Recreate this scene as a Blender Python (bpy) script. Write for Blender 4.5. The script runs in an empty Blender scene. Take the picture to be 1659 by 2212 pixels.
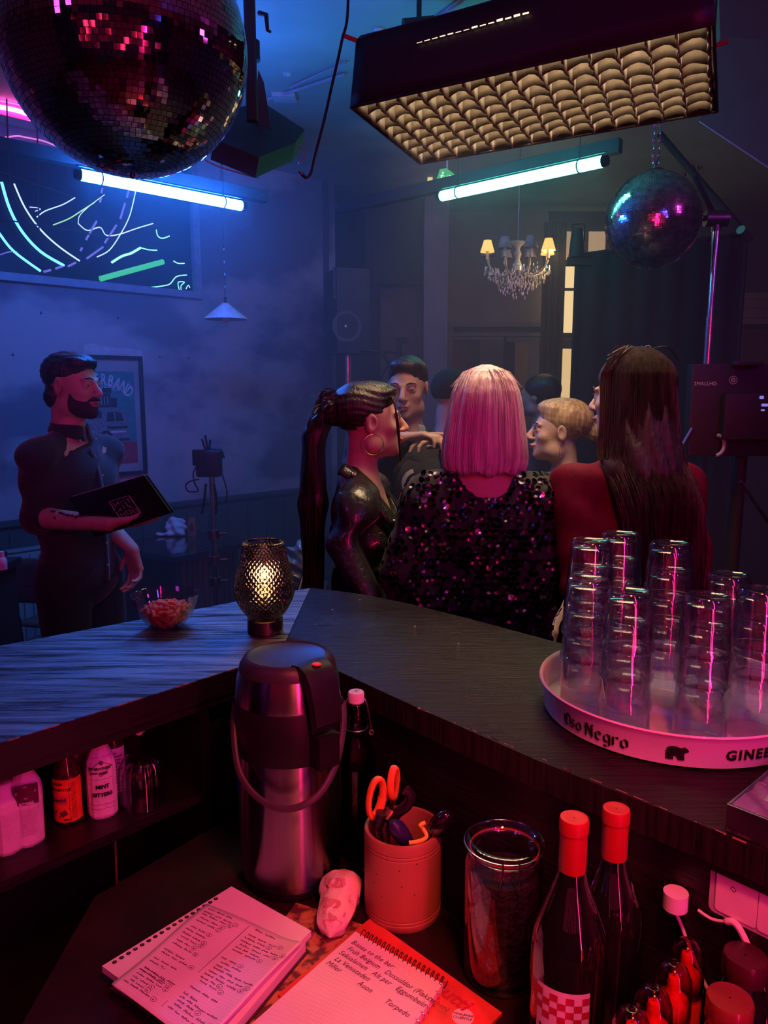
import bpy, bmesh, math, random
import numpy as np
from mathutils import Vector, Matrix, Euler
sc = bpy.context.scene
C = sc.collection
# ------------------------------------------------------------------ camera
CAM_H, PITCH, FPX, CX, CY = 1.65, math.radians(9.0), 1661.0, 829.5, 1106.0
cd = bpy.data.cameras.new('camera'); cam = bpy.data.objects.new('camera', cd); C.objects.link(cam)
cam.location = (0, 0, CAM_H); cam.rotation_euler = (math.radians(90) - PITCH, 0, 0)
cd.sensor_fit = 'HORIZONTAL'; cd.sensor_width = 36.0; cd.lens = 36.0 * FPX / 1659.0
cd.clip_start = 0.02; cd.clip_end = 60
sc.camera = cam
cosp, sinp = math.cos(PITCH), math.sin(PITCH)
def ray(u, v):
    a = (u - CX) / FPX; b = (CY - v) / FPX
    return Vector((a, cosp + b * sinp, -sinp + b * cosp))
def W(u, v, d): return Vector((0, 0, CAM_H)) + ray(u, v) * d
def Wz(u, v, z): r = ray(u, v); return Vector((0, 0, CAM_H)) + r * ((z - CAM_H) / r.z)
def Wy(u, v, y): r = ray(u, v); return Vector((0, 0, CAM_H)) + r * (y / r.y)
# ------------------------------------------------------------------ view, world
sc.view_settings.view_transform = 'Standard'; sc.view_settings.look = 'None'
sc.view_settings.gamma = 1.0; sc.view_settings.use_curve_mapping = False
sc.view_settings.exposure = 0.0
w = bpy.data.worlds.new('world'); sc.world = w; w.use_nodes = True
bg = w.node_tree.nodes['Background']; bg.inputs[0].default_value = (0.10, 0.08, 0.30, 1); bg.inputs[1].default_value = 0.010
cy = sc.cycles
cy.max_bounces = 14; cy.diffuse_bounces = 2; cy.glossy_bounces = 4; cy.transmission_bounces = 14
cy.transparent_max_bounces = 48; cy.volume_bounces = 0
cy.caustics_reflective = False; cy.caustics_refractive = False
cy.sample_clamp_indirect = 3.0; cy.sample_clamp_direct = 0.0
cy.use_denoising = True
cy.volume_step_rate = 4.0; cy.volume_max_steps = 64
cy.use_adaptive_sampling = True; cy.adaptive_threshold = 0.025
# ------------------------------------------------------------------ lights (area lights, one added to tint the haze)
def area(name, loc, target, size, color, power, size_y=None, spread=180):
    l = bpy.data.lights.new(name, 'AREA'); l.color = color; l.energy = power
    if size_y: l.shape = 'RECTANGLE'; l.size = size; l.size_y = size_y
    else: l.shape = 'SQUARE'; l.size = size
    l.spread = math.radians(spread)
    o = bpy.data.objects.new(name, l); C.objects.link(o); o.location = loc
    o.rotation_euler = (Vector(target) - Vector(loc)).to_track_quat('-Z', 'Y').to_euler()
    return o
# blue flood behind and to the right of the bar, washing the room and the right hand side
area('blue_flood', (1.7, -0.6, 2.75), (0.9, 2.2, 1.0), 0.22, (0.12, 0.07, 1.0), 7.5)
# dim violet wash from the left behind the bar
area('violet_wash', (-1.6, 0.2, 2.9), (-1.4, 3.4, 1.3), 0.5, (0.55, 0.05, 0.55), 5.0)
area('violet_haze_fill', (2.7, 1.6, 2.9), (1.2, 3.4, 1.2), 0.4, (0.60, 0.04, 0.50), 9.0)  # unseen violet light added to turn the haze purple on the right
area('back_wash', (0.3, 4.4, 3.0), (0.7, 6.2, 1.6), 0.6, (0.32, 0.30, 0.60), 5.0)
area('magenta_tube_spill', (0.66, -0.20, 1.80), (0.15, 1.2, 0.8), 0.04, (1.0, 0.008, 0.20), 11.0, 1.2)
area('red_lamp_over_worktop', (0.25, 0.30, 2.3), (0.08, 0.95, 0.82), 0.15, (1.0, 0.10, 0.07), 2.7, spread=60)
# ------------------------------------------------------------------ materials
MATS = {}
def mat(name, col, rough=0.5, metal=0.0, noise=0.12, nscale=30, bump=0.0, bscale=None, trans=0.0, ior=1.45,
        emit=None, estr=0.0, coat=0.0, spec=0.5, alpha=1.0, stretch=(1,1,1), rvar=0.0, sheen=0.0, col2=None, nlo=0.35, nhi=0.65, thin=False, aniso=0.0):
    if name in MATS: return MATS[name]
    m = bpy.data.materials.new(name); m.use_nodes = True; nt = m.node_tree; p = nt.nodes['Principled BSDF']
    p.inputs['Base Color'].default_value = (*col, 1); p.inputs['Roughness'].default_value = rough
    p.inputs['Metallic'].default_value = metal; p.inputs['IOR'].default_value = ior
    p.inputs['Transmission Weight'].default_value = trans; p.inputs['Coat Weight'].default_value = coat
    p.inputs['Specular IOR Level'].default_value = spec; p.inputs['Sheen Weight'].default_value = sheen
    p.inputs['Anisotropic'].default_value = aniso; p.inputs['Alpha'].default_value = alpha
    if emit: p.inputs['Emission Color'].default_value = (*emit, 1); p.inputs['Emission Strength'].default_value = estr
    tc = nt.nodes.new('ShaderNodeTexCoord'); mp = nt.nodes.new('ShaderNodeMapping'); mp.inputs['Scale'].default_value = stretch
    nt.links.new(tc.outputs['Object'], mp.inputs[0])
    if noise or col2:
        n = nt.nodes.new('ShaderNodeTexNoise'); n.inputs['Scale'].default_value = nscale; n.inputs['Detail'].default_value = 4
        nt.links.new(mp.outputs[0], n.inputs['Vector'])
        r = nt.nodes.new('ShaderNodeValToRGB'); r.color_ramp.elements[0].position = nlo; r.color_ramp.elements[1].position = nhi
        c1 = col2 if col2 else tuple(c * (1 - noise) for c in col); c2 = col if col2 else tuple(min(1, c * (1 + noise)) for c in col)
        r.color_ramp.elements[0].color = (*c1, 1); r.color_ramp.elements[1].color = (*c2, 1)
        nt.links.new(n.outputs[0], r.inputs[0]); nt.links.new(r.outputs[0], p.inputs['Base Color'])
        if rvar:
            mr = nt.nodes.new('ShaderNodeMapRange'); mr.inputs[1].default_value = 0.3; mr.inputs[2].default_value = 0.7
            mr.inputs[3].default_value = max(0, rough - rvar); mr.inputs[4].default_value = min(1, rough + rvar)
            nt.links.new(n.outputs[0], mr.inputs[0]); nt.links.new(mr.outputs[0], p.inputs['Roughness'])
    if bump:
        n2 = nt.nodes.new('ShaderNodeTexNoise'); n2.inputs['Scale'].default_value = bscale or nscale; n2.inputs['Detail'].default_value = 5
        nt.links.new(mp.outputs[0], n2.inputs['Vector'])
        b = nt.nodes.new('ShaderNodeBump'); b.inputs['Strength'].default_value = bump; b.inputs['Distance'].default_value = 0.01
        nt.links.new(n2.outputs[0], b.inputs['Height']); nt.links.new(b.outputs[0], p.inputs['Normal'])
    MATS[name] = m; return m
def emat(name, col, s, s2=None):
    if name in MATS: return MATS[name]
    m = bpy.data.materials.new(name); m.use_nodes = True; nt = m.node_tree
    p = nt.nodes['Principled BSDF']; p.inputs['Base Color'].default_value = (*[c * .5 for c in col], 1)
    p.inputs['Emission Color'].default_value = (*col, 1); p.inputs['Emission Strength'].default_value = s
    MATS[name] = m; return m
# ------------------------------------------------------------------ mesh building
class MB:
    def __init__(s): s.v = []; s.f = []; s.M = None
    def add(s, vs, fs):
        b = len(s.v)
        s.v += [tuple(s.M @ Vector(x)) if s.M else tuple(x) for x in vs]
        s.f += [tuple(i + b for i in f) for f in fs]; return s
    def box(s, c, size, R=None, taper=1.0):
        hx, hy, hz = [q / 2 for q in size]; c = Vector(c)
        vs = [Vector((x * hx * (taper if z > 0 else 1), y * hy * (taper if z > 0 else 1), z * hz)) for z in (-1, 1) for y in (-1, 1) for x in (-1, 1)]
        if R is not None: vs = [R @ q for q in vs]
        return s.add([q + c for q in vs], [(0,2,3,1),(4,5,7,6),(0,1,5,4),(2,6,7,3),(0,4,6,2),(1,3,7,5)])
    def bbox(s, c, size, b=0.003, R=None):
        # box with chamfered edges
        bm = bmesh.new(); bmesh.ops.create_cube(bm, size=1.0)
        for q in bm.verts: q.co = Vector((q.co.x * size[0], q.co.y * size[1], q.co.z * size[2]))
        bmesh.ops.bevel(bm, geom=list(bm.edges), offset=b, segments=2, affect='EDGES', profile=0.7)
        bm.verts.ensure_lookup_table()
        vs = [q.co.copy() for q in bm.verts]; fs = [tuple(q.index for q in f.verts) for f in bm.faces]; bm.free()
        if R is not None: vs = [R @ q for q in vs]
        return s.add([q + Vector(c) for q in vs], fs)
    def prism(s, pts, z0, z1):
        n = len(pts)
        vs = [(p[0], p[1], z0) for p in pts] + [(p[0], p[1], z1) for p in pts]
        fs = [tuple(range(n - 1, -1, -1)), tuple(range(n, 2 * n))] + [(i, (i + 1) % n, n + (i + 1) % n, n + i) for i in range(n)]
        return s.add(vs, fs)
    def extr(s, pts, vec):
        # planar 3D polygon extruded along vec
        n = len(pts); vec = Vector(vec)
        vs = [Vector(p) for p in pts] + [Vector(p) + vec for p in pts]
        fs = [tuple(range(n - 1, -1, -1)), tuple(range(n, 2 * n))] + [(i, (i + 1) % n, n + (i + 1) % n, n + i) for i in range(n)]
        return s.add(vs, fs)
    def tube(s, path, r, n=8, cap=True, flat=1.0):
        path = [Vector(p) for p in path]; rs = r if isinstance(r, (list, tuple)) else [r] * len(path)
        vs = []; up = None
        for i, p in enumerate(path):
            t = (path[min(i + 1, len(path) - 1)] - path[max(i - 1, 0)])
            t = t.normalized() if t.length > 1e-9 else Vector((0, 0, 1))
            if up is None: up = t.orthogonal().normalized()
            else:
                up = (up - t * up.dot(t)); up = up.normalized() if up.length > 1e-6 else t.orthogonal().normalized()
            w_ = t.cross(up)
            for k in range(n):
                a = 2 * math.pi * k / n
                vs.append(p + (up * math.cos(a) + w_ * math.sin(a) * flat) * rs[i])
        fs = [(i * n + k, i * n + (k + 1) % n, (i + 1) * n + (k + 1) % n, (i + 1) * n + k) for i in range(len(path) - 1) for k in range(n)]
        if cap: fs += [tuple(range(n - 1, -1, -1)), tuple(range((len(path) - 1) * n, len(path) * n))]
        return s.add(vs, fs)
    def lathe(s, prof, n=32, c=(0, 0, 0), R=None, rf=None, a0=0.0, a1=None):
        # prof: (r, z) list; rf(angle, r, z) -> r
        full = a1 is None; m = n if full else n + 1
        a1 = 2 * math.pi if full else a1; c = Vector(c); vs = []
        for (r, z) in prof:
            for k in range(m):
                a = a0 + (a1 - a0) * k / n; rr = rf(a, r, z) if rf else r
                q = Vector((rr * math.cos(a), rr * math.sin(a), z)); vs.append((R @ q if R is not None else q) + c)
        fs = []
        for i in range(len(prof) - 1):
            for k in range(n):
                k2 = (k + 1) % m
                fs.append((i * m + k, i * m + k2, (i + 1) * m + k2, (i + 1) * m + k))
        return s.add(vs, fs)
    def ell(s, c, r, n=12, m=8, R=None):
        r = r if isinstance(r, (tuple, list)) else (r, r, r)
        vs = [Vector((0, 0, -r[2]))]; fs = []
        for i in range(1, m):
            t = -math.pi / 2 + math.pi * i / m
            for k in range(n): a = 2 * math.pi * k / n; vs.append(Vector((r[0] * math.cos(t) * math.cos(a), r[1] * math.cos(t) * math.sin(a), r[2] * math.sin(t))))
        vs.append(Vector((0, 0, r[2])))
        for k in range(n): fs.append((0, 1 + (k + 1) % n, 1 + k)); fs.append((len(vs) - 1, 1 + (m - 2) * n + k, 1 + (m - 2) * n + (k + 1) % n))
        for i in range(m - 2):
            for k in range(n): fs.append((1 + i * n + k, 1 + i * n + (k + 1) % n, 1 + (i + 1) * n + (k + 1) % n, 1 + (i + 1) * n + k))
        if R is not None: vs = [R @ q for q in vs]
        return s.add([q + Vector(c) for q in vs], fs)
    def patch(s, fn, nu, nv, closeu=False):
        vs = [fn(i / nu, j / nv) for j in range(nv + 1) for i in range(nu + 1)]
        return s.add(vs, [(j * (nu + 1) + i, j * (nu + 1) + i + 1, (j + 1) * (nu + 1) + i + 1, (j + 1) * (nu + 1) + i) for j in range(nv) for i in range(nu)])
    def data(s, name, smooth=True):
        me = bpy.data.meshes.new(name); me.from_pydata([tuple(q) for q in s.v], [], s.f); me.update()
        if smooth:
            me.polygons.foreach_set('use_smooth', [True] * len(me.polygons))
            try: me.set_sharp_from_angle(angle=math.radians(38))
            except Exception: pass
        return me
    def build(s, name, m, parent=None, smooth=True, label=None, loc=None, rot=None, solid=None):
        o = bpy.data.objects.new(name, s.data(name, smooth)); C.objects.link(o)
        if m: o.data.materials.append(m)
        if parent: o.parent = parent
        if label: o['label'] = label
        if loc is not None: o.location = loc
        if rot is not None: o.rotation_euler = rot
        if solid:
            md = o.modifiers.new('solid', 'SOLIDIFY'); md.thickness = solid; md.offset = 0
        return o
def tag(o, label=None, cat=None, group=None, kind=None):
    if label: o['label'] = label
    if cat: o['category'] = cat
    if group: o['group'] = group
    if kind: o['kind'] = kind
    return o
def thing(name, label, cat, loc=(0, 0, 0), rz=0, group=None, rot=None):
    o = bpy.data.objects.new(name, None); C.objects.link(o); o.location = loc
    o.rotation_euler = rot if rot is not None else (0, 0, rz); o.empty_display_size = 0.05
    return tag(o, label, cat, group)
def struct(o): o['kind'] = 'structure'; return o
def kids(o): return [c for c in C.objects if c.parent == o]
def copy_tree(o, parent=None):
    c = o.copy(); C.objects.link(c)
    if parent: c.parent = parent
    for ch in o.children: copy_tree(ch, c)
    return c
def bez(p0, p1, p2, p3, n=16):
    p0, p1, p2, p3 = map(Vector, (p0, p1, p2, p3)); out = []
    for i in range(n + 1):
        t = i / n; out.append(p0 * (1 - t) ** 3 + p1 * 3 * t * (1 - t) ** 2 + p2 * 3 * t * t * (1 - t) + p3 * t ** 3)
    return out
def spline(pts, n=6):
    pts = [Vector(p) for p in pts]; out = []
    for i in range(len(pts) - 1):
        a = pts[max(i - 1, 0)]; b = pts[i]; c = pts[i + 1]; d = pts[min(i + 2, len(pts) - 1)]
        for k in range(n):
            t = k / n
            out.append(0.5 * ((2 * b) + (c - a) * t + (2 * a - 5 * b + 4 * c - d) * t * t + (3 * b - a - 3 * c + d) * t ** 3))
    out.append(pts[-1]); return out
def frame(o, x, y):
    # matrix with origin o, x axis x, y axis y (orthonormalised)
    x = Vector(x).normalized(); y = Vector(y); y = (y - x * x.dot(y)).normalized(); z = x.cross(y)
    return Matrix(((x.x, y.x, z.x, o[0]), (x.y, y.y, z.y, o[1]), (x.z, y.z, z.z, o[2]), (0, 0, 0, 1)))
# ------------------------------------------------------------------ lettering
_tc = {}
def text_geo(s, size=1.0, depth=0.0, shear=0.0, spacing=1.0, bold=0.0):
    k = (s, size, depth, shear, spacing, bold)
    if k in _tc: return _tc[k]
    cu = bpy.data.curves.new('t', 'FONT'); cu.body = s; cu.size = size; cu.extrude = depth; cu.shear = shear; cu.space_character = spacing
    cu.align_x = 'CENTER'; cu.align_y = 'CENTER'; cu.resolution_u = 2; cu.offset = bold
    o = bpy.data.objects.new('t', cu); C.objects.link(o)
    me = bpy.data.meshes.new_from_object(o.evaluated_get(bpy.context.evaluated_depsgraph_get()))
    vs = [v.co.copy() for v in me.vertices]; fs = [tuple(p.vertices) for p in me.polygons]
    bpy.data.objects.remove(o); bpy.data.curves.remove(cu); bpy.data.meshes.remove(me)
    _tc[k] = (vs, fs); return vs, fs
def text_on(mb, s, M, size, **kw):
    vs, fs = text_geo(s, size, **kw); mb.add([M @ v for v in vs], fs)
# pen strokes with a broad nib (black letter) or fine round pen
def nib_strokes(mb, strokes, fn, nib=(0.08, 0.06)):
    for st in strokes:
        for a, b in zip(st[:-1], st[1:]):
            q = [(a[0] - nib[0], a[1] - nib[1]), (a[0] + nib[0], a[1] + nib[1]), (b[0] + nib[0], b[1] + nib[1]), (b[0] - nib[0], b[1] - nib[1])]
            mb.add([fn(*x) for x in q], [(0, 1, 2, 3)])
def ribbon(mb, pts, wd, fn):
    # thin pen line on a plane; pts 2D
    for a, b in zip(pts[:-1], pts[1:]):
        dx, dy = b[0] - a[0], b[1] - a[1]; L = math.hypot(dx, dy) or 1; nx, ny = -dy / L * wd / 2, dx / L * wd / 2
        mb.add([fn(a[0] - nx, a[1] - ny), fn(b[0] - nx, b[1] - ny), fn(b[0] + nx, b[1] + ny), fn(a[0] + nx, a[1] + ny)], [(0, 1, 2, 3)])
# ------------------------------------------------------------------ implicit surfaces (bodies, hair, cloth)
import openvdb
def _s(x): return np.sqrt(x)
class SDF:
    def __init__(s, lo, hi, h):
        s.lo = np.array(lo, float); s.h = h; n = np.ceil((np.array(hi, float) - s.lo) / h).astype(int) + 1
        s.n = n; s.bg = 0.06; s.D = np.full(tuple(n), s.bg, np.float32)
    def sub(s, lo, hi, m=0.065):
        i0 = np.clip(np.floor((np.minimum(lo, hi) - m - s.lo) / s.h).astype(int), 0, s.n - 1)
        i1 = np.clip(np.ceil((np.maximum(lo, hi) + m - s.lo) / s.h).astype(int) + 1, 1, s.n)
        sl = tuple(slice(a, b) for a, b in zip(i0, i1))
        ax = [(s.lo[k] + np.arange(i0[k], i1[k]) * s.h).astype(np.float32) for k in range(3)]
        return sl, ax[0][:, None, None], ax[1][None, :, None], ax[2][None, None, :]
    def put(s, sl, d, k, mode):
        A = s.D[sl]
        if mode == 'u': q = np.maximum(k - np.abs(A - d), 0) / k if k > 0 else 0; s.D[sl] = np.minimum(A, d) - q * q * k / 4
        elif mode == 's': d = -d; q = np.maximum(k - np.abs(A - d), 0) / k if k > 0 else 0; s.D[sl] = np.maximum(A, d) + q * q * k / 4
    def cap(s, a, b, ra, rb=None, k=0.02, mode='u', flat=None):
        rb = ra if rb is None else rb; a = np.array(a, float); b = np.array(b, float); R = max(ra, rb)
        sl, X, Y, Z = s.sub(np.minimum(a, b) - R, np.maximum(a, b) + R, 0.03 + k)
        if 0 in s.D[sl].shape: return s
        ab = b - a; L = max(float(ab @ ab), 1e-9)
        px, py, pz = X - a[0], Y - a[1], Z - a[2]
        t = np.clip((px * ab[0] + py * ab[1] + pz * ab[2]) / L, 0, 1)
        dx, dy, dz = px - t * ab[0], py - t * ab[1], pz - t * ab[2]
        if flat is not None:
            n, f = flat; n = np.array(n, float); n /= np.linalg.norm(n); q = (dx * n[0] + dy * n[1] + dz * n[2]) * (f - 1)
            dx = dx + n[0] * q; dy = dy + n[1] * q; dz = dz + n[2] * q
        d = _s(dx * dx + dy * dy + dz * dz) - (ra + (rb - ra) * t)
        if flat is not None: d = d / max(1, flat[1]) * 1.15
        s.put(sl, d.astype(np.float32), k, mode); return s
    def ell(s, c, r, k=0.02, mode='u', R=None):
        c = np.array(c, float); r = np.array(r if hasattr(r, '__len__') else (r, r, r), float); m = r.max()
        sl, X, Y, Z = s.sub(c - m, c + m, 0.03 + k)
        if 0 in s.D[sl].shape: return s
        x, y, z = X - c[0], Y - c[1], Z - c[2]
        if R is not None:
            R = np.array(R); x, y, z = (R[0, 0] * x + R[1, 0] * y + R[2, 0] * z, R[0, 1] * x + R[1, 1] * y + R[2, 1] * z, R[0, 2] * x + R[1, 2] * y + R[2, 2] * z)
        k0 = _s((x / r[0]) ** 2 + (y / r[1]) ** 2 + (z / r[2]) ** 2); k1 = _s((x / r[0] ** 2) ** 2 + (y / r[1] ** 2) ** 2 + (z / r[2] ** 2) ** 2) + 1e-6
        d = k0 * (k0 - 1) / k1
        s.put(sl, d.astype(np.float32), k, mode); return s
    def cut(s, p, n, k=0.004):
        # remove the half space on the side n points to
        n = np.array(n, float); n /= np.linalg.norm(n); sl, X, Y, Z = s.sub(s.lo, s.lo + s.n * s.h)
        d = ((X - p[0]) * n[0] + (Y - p[1]) * n[1] + (Z - p[2]) * n[2]).astype(np.float32)
        A = s.D; q = np.maximum(k - np.abs(A - d), 0) / k; s.D = np.maximum(A, d) + q * q * k / 4; return s
    def disp(s, fn):
        sl, X, Y, Z = s.sub(s.lo, s.lo + s.n * s.h); s.D = (s.D + fn(X, Y, Z)).astype(np.float32); return s
    def copy(s):
        o = object.__new__(SDF); o.lo = s.lo; o.h = s.h; o.n = s.n; o.bg = s.bg; o.D = s.D.copy(); return o
    def mesh(s, name, m, parent=None, adapt=0.0, smooth=1):
        g = openvdb.FloatGrid(s.bg); A = np.clip(s.D, -s.bg, s.bg)
        A[0] = A[-1] = s.bg; A[:, 0] = A[:, -1] = s.bg; A[:, :, 0] = A[:, :, -1] = s.bg
        g.copyFromArray(A / s.h)
        p, t, q = g.convertToPolygons(isovalue=0.0, adaptivity=adapt)
        p = s.lo + p * s.h
        me = bpy.data.meshes.new(name)
        fs = [tuple(int(i) for i in f[::-1]) for f in t] + [tuple(int(i) for i in f[::-1]) for f in q]
        me.from_pydata(p.tolist(), [], fs); me.update()
        me.polygons.foreach_set('use_smooth', [True] * len(me.polygons))
        o = bpy.data.objects.new(name, me); C.objects.link(o); me.materials.append(m)
        if parent: o.parent = parent
        return o
# ------------------------------------------------------------------ room shell
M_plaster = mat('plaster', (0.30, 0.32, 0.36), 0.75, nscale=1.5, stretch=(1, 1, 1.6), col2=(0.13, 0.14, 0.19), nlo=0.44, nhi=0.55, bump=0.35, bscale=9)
M_ceil = mat('ceiling_paint', (0.30, 0.40, 0.36), 0.8, nscale=3, bump=0.15, bscale=20)
M_floor = mat('floor_boards', (0.05, 0.04, 0.035), 0.45, nscale=6, stretch=(1, 12, 1), bump=0.2)
M_green = mat('green_paint', (0.035, 0.07, 0.06), 0.6, nscale=5, bump=0.1)
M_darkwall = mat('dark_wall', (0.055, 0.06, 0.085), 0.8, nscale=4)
M_purple = mat('pillar_plaster', (0.23, 0.20, 0.26), 0.8, nscale=5)
M_beige = mat('beige_wall', (0.26, 0.22, 0.18), 0.85, nscale=3)
M_black = mat('black_matte', (0.012, 0.011, 0.013), 0.7, nscale=20)
M_blackgloss = mat('black_plastic', (0.012, 0.012, 0.014), 0.32, nscale=20)
M_metal = mat('dark_steel', (0.16, 0.16, 0.18), 0.38, 1.0, nscale=40)
M_chrome = mat('chrome', (0.75, 0.75, 0.78), 0.14, 1.0, nscale=60, noise=0.05)
M_whitepl = mat('white_plastic', (0.72, 0.70, 0.68), 0.45, noise=0.04)
M_cable = mat('cable_rubber', (0.015, 0.015, 0.017), 0.45)
ZC = 3.15
CORN = Vector((-0.45, 5.9, 0)); ES = Vector((0.70711, 0.70711, 0)); EN = Vector((0.70711, -0.70711, 0))
def LW(u, v, off=0.0):
    r = ray(u, v); o = Vector((0, 0, CAM_H)) - (CORN + EN * off); t = -o.dot(EN) / r.dot(EN)
    return Vector((0, 0, CAM_H)) + r * t
def LWsz(u, v, off=0.0): p = LW(u, v, off) - CORN; return p.dot(ES), p.z
def LP(s, z, off=0.0): return CORN + ES * s + EN * off + Vector((0, 0, z))
M = MB(); M.box((0, 2.5, -0.05), (9.6, 10.2, 0.1)); struct(M.build('floor', M_floor, smooth=False))
M = MB(); M.box((0, 2.5, ZC + 0.05), (9.6, 10.2, 0.1)); struct(M.build('ceiling', M_ceil, smooth=False))
M = MB(); M.extr([LP(-4.9, 0), LP(0.12, 0), LP(0.12, ZC), LP(-4.9, ZC)], -EN * 0.12); struct(M.build('wall_left', M_plaster, smooth=False))
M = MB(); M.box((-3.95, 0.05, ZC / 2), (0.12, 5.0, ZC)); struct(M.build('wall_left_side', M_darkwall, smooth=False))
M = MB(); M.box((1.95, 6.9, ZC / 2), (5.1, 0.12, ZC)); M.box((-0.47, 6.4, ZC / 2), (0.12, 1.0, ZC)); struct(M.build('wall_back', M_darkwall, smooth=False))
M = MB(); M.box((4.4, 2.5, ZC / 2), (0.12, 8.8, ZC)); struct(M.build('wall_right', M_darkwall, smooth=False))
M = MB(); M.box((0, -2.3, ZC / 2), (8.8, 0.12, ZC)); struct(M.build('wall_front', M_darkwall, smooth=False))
# wainscot on the left wall with boards and a cap rail
M = MB()
M.extr([LP(-4.8, 0.0, .001), LP(0.0, 0.0, .001), LP(0.0, 0.9, .001), LP(-4.8, 0.9, .001)], EN * 0.018); wn = struct(M.build('trim_1', M_green, smooth=False)); wn['label'] = 'dark green painted wainscot along the foot of the plaster wall'
M = MB(); M.extr([LP(-4.8, 0.9, .001), LP(0.0, 0.9, .001), LP(0.0, 0.93, .001), LP(-4.8, 0.93, .001)], EN * 0.04); M.build('cap_rail', M_green, wn, smooth=False)
for i in range(30):
    M = MB(); s0 = -4.75 + i * 0.16
    M.extr([LP(s0 + 0.004, 0.09, .019), LP(s0 + 0.156, 0.09, .019), LP(s0 + 0.156, 0.86, .019), LP(s0 + 0.004, 0.86, .019)], EN * 0.008); M.build('plank', M_green, wn, smooth=False)
M = MB(); M.extr([LP(-4.8, 0.0, .02), LP(0.0, 0.0, .02), LP(0.0, 0.09, .02), LP(-4.8, 0.09, .02)], EN * 0.015); struct(M.build('baseboard_left', M_green, smooth=False))
# bare light plaster patch above the poster
M = MB(); pc = [(180, 744), (200, 742), (232, 750), (275, 752), (306, 758), (312, 775), (306, 800), (240, 800), (180, 790)]
pts = [LW(u, v, 0.002) for u, v in pc]; M.extr(pts, EN * 0.002)
pp = struct(M.build('trim_2', mat('bare_plaster', (0.42, 0.42, 0.46), 0.9, nscale=40, bump=0.5), smooth=False)); pp['label'] = 'patch of bare pale plaster on the wall above the poster'
# small plaster holes and screws in the wall
for i, (u, v) in enumerate([(28, 766), (345, 771), (408, 774), (557, 774), (89, 676), (255, 687)]):
    M = MB(); M.ell(LW(u, v, 0.003), (0.006, 0.006, 0.008)); tag(M.build('wall_screw', M_metal), ['dark screw hole in the plaster left of the poster, level with its top edge', 'small screw in the plaster a hand right of the poster corner', 'second screw in the plaster right of the poster, beside its neighbour', 'lone screw in the plaster near the far corner of the room', 'small screw in the plaster below the framed window, above the man', 'small screw in the plaster below the framed window, above the poster'][i], 'screw', 'screws left in the plaster wall')
# ------------------------------------------------------------------ back of the room
YB = 6.83
def B(u, v, y=YB): return Wy(u, v, y)
def backpanel(name, u0, v0, u1, v1, y, th, m, parent=None, kind=True):
    a = B(u0, v0, y); b = B(u1, v1, y); M = MB(); M.box(((a.x + b.x) / 2, y + th / 2, (a.z + b.z) / 2), (abs(b.x - a.x), th, abs(a.z - b.z)))
    o = M.build(name, m, parent, smooth=False)
    return o
a = B(918, 300, 6.2); b = B(962, 1100, 6.2)
M = MB(); M.bbox(((a.x + b.x) / 2, 6.29, ZC / 2), (b.x - a.x, 0.18, ZC - 0.002), 0.006); p = struct(M.build('pillar', M_purple)); p['label'] = 'slim square pale plaster pillar beside the exit sign'
a = B(822, 620, YB - .04); b = B(925, 1200, YB - .04)
M = MB(); M.box(((a.x + b.x) / 2, YB, (a.z) / 2), (b.x - a.x, 0.02, a.z)); o = struct(M.build('trim_3', M_purple, smooth=False)); o['label'] = 'pale lilac painted stretch of the back wall beside the loudspeaker'
# beige wall above the vestibule
a = B(962, 430); b = B(1178, 697)
M = MB(); M.box(((a.x + b.x) / 2, YB + 0.02, (a.z + b.z) / 2), (b.x - a.x, 0.06, a.z - b.z)); o = struct(M.build('trim_4', M_beige, smooth=False)); o['label'] = 'beige painted wall above the vestibule door'
# dark header over the beige wall
a = B(760, 385, 6.1); b = B(1012, 680, 6.1)
M = MB(); M.box(((B(785, 400, 6.4).x + B(918, 400, 6.4).x) / 2, 6.42, (B(0, 612, 6.4).z + ZC) / 2), (B(918, 400, 6.4).x - B(785, 400, 6.4).x - .01, 0.05, ZC - B(0, 612, 6.4).z - .002))
o = M.build('hanging_drape', M_black); tag(o, 'dark drape hanging from ceiling between loudspeaker and slim pillar', 'drape')
# vestibule door: frame, two leaves, panes
dr = thing('door_1', 'grey framed vestibule double door with dark glass under beige wall', 'door', (0, 0, 0)); dr['kind'] = 'structure'; del dr['category']
M_door = mat('door_paint', (0.16, 0.14, 0.17), 0.5, nscale=8)
M_glassd = mat('dark_glass', (0.02, 0.022, 0.02), 0.12, nscale=5, noise=0.3)
M_ply = mat('pine_board', (0.30, 0.19, 0.07), 0.6, nscale=4, stretch=(8, 1, 1))
def dbox(name, u0, v0, u1, v1, y, th, m, parent=dr, label=None):
    o = backpanel(name, u0, v0, u1, v1, y, th, m, parent)
    if label: o['label'] = label
    return o
yf = YB - 0.06
zb = 0.02
def vpx(z, y): # pixel row of height z at plane y
    dy, dz = y, z - CAM_H; f = dy * cosp - dz * sinp; upc = dy * sinp + dz * cosp; return CY - FPX * upc / f
vb = vpx(zb, yf)
dbox('frame', 962, 697, 1182, 706, yf, 0.05, M_door); dbox('frame', 962, 706, 972, vb, yf, 0.05, M_door); dbox('frame', 1170, 706, 1182, vb, yf, 0.05, M_door)
dbox('frame', 962, 718, 1170, 726, yf - 0.01, 0.05, M_door)
dbox('door_leaf', 974, 728, 1086, vb, yf + 0.01, 0.03, M_door)
dbox('door_leaf', 1088, 728, 1169, vb, yf + 0.01, 0.03, M_door)
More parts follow.
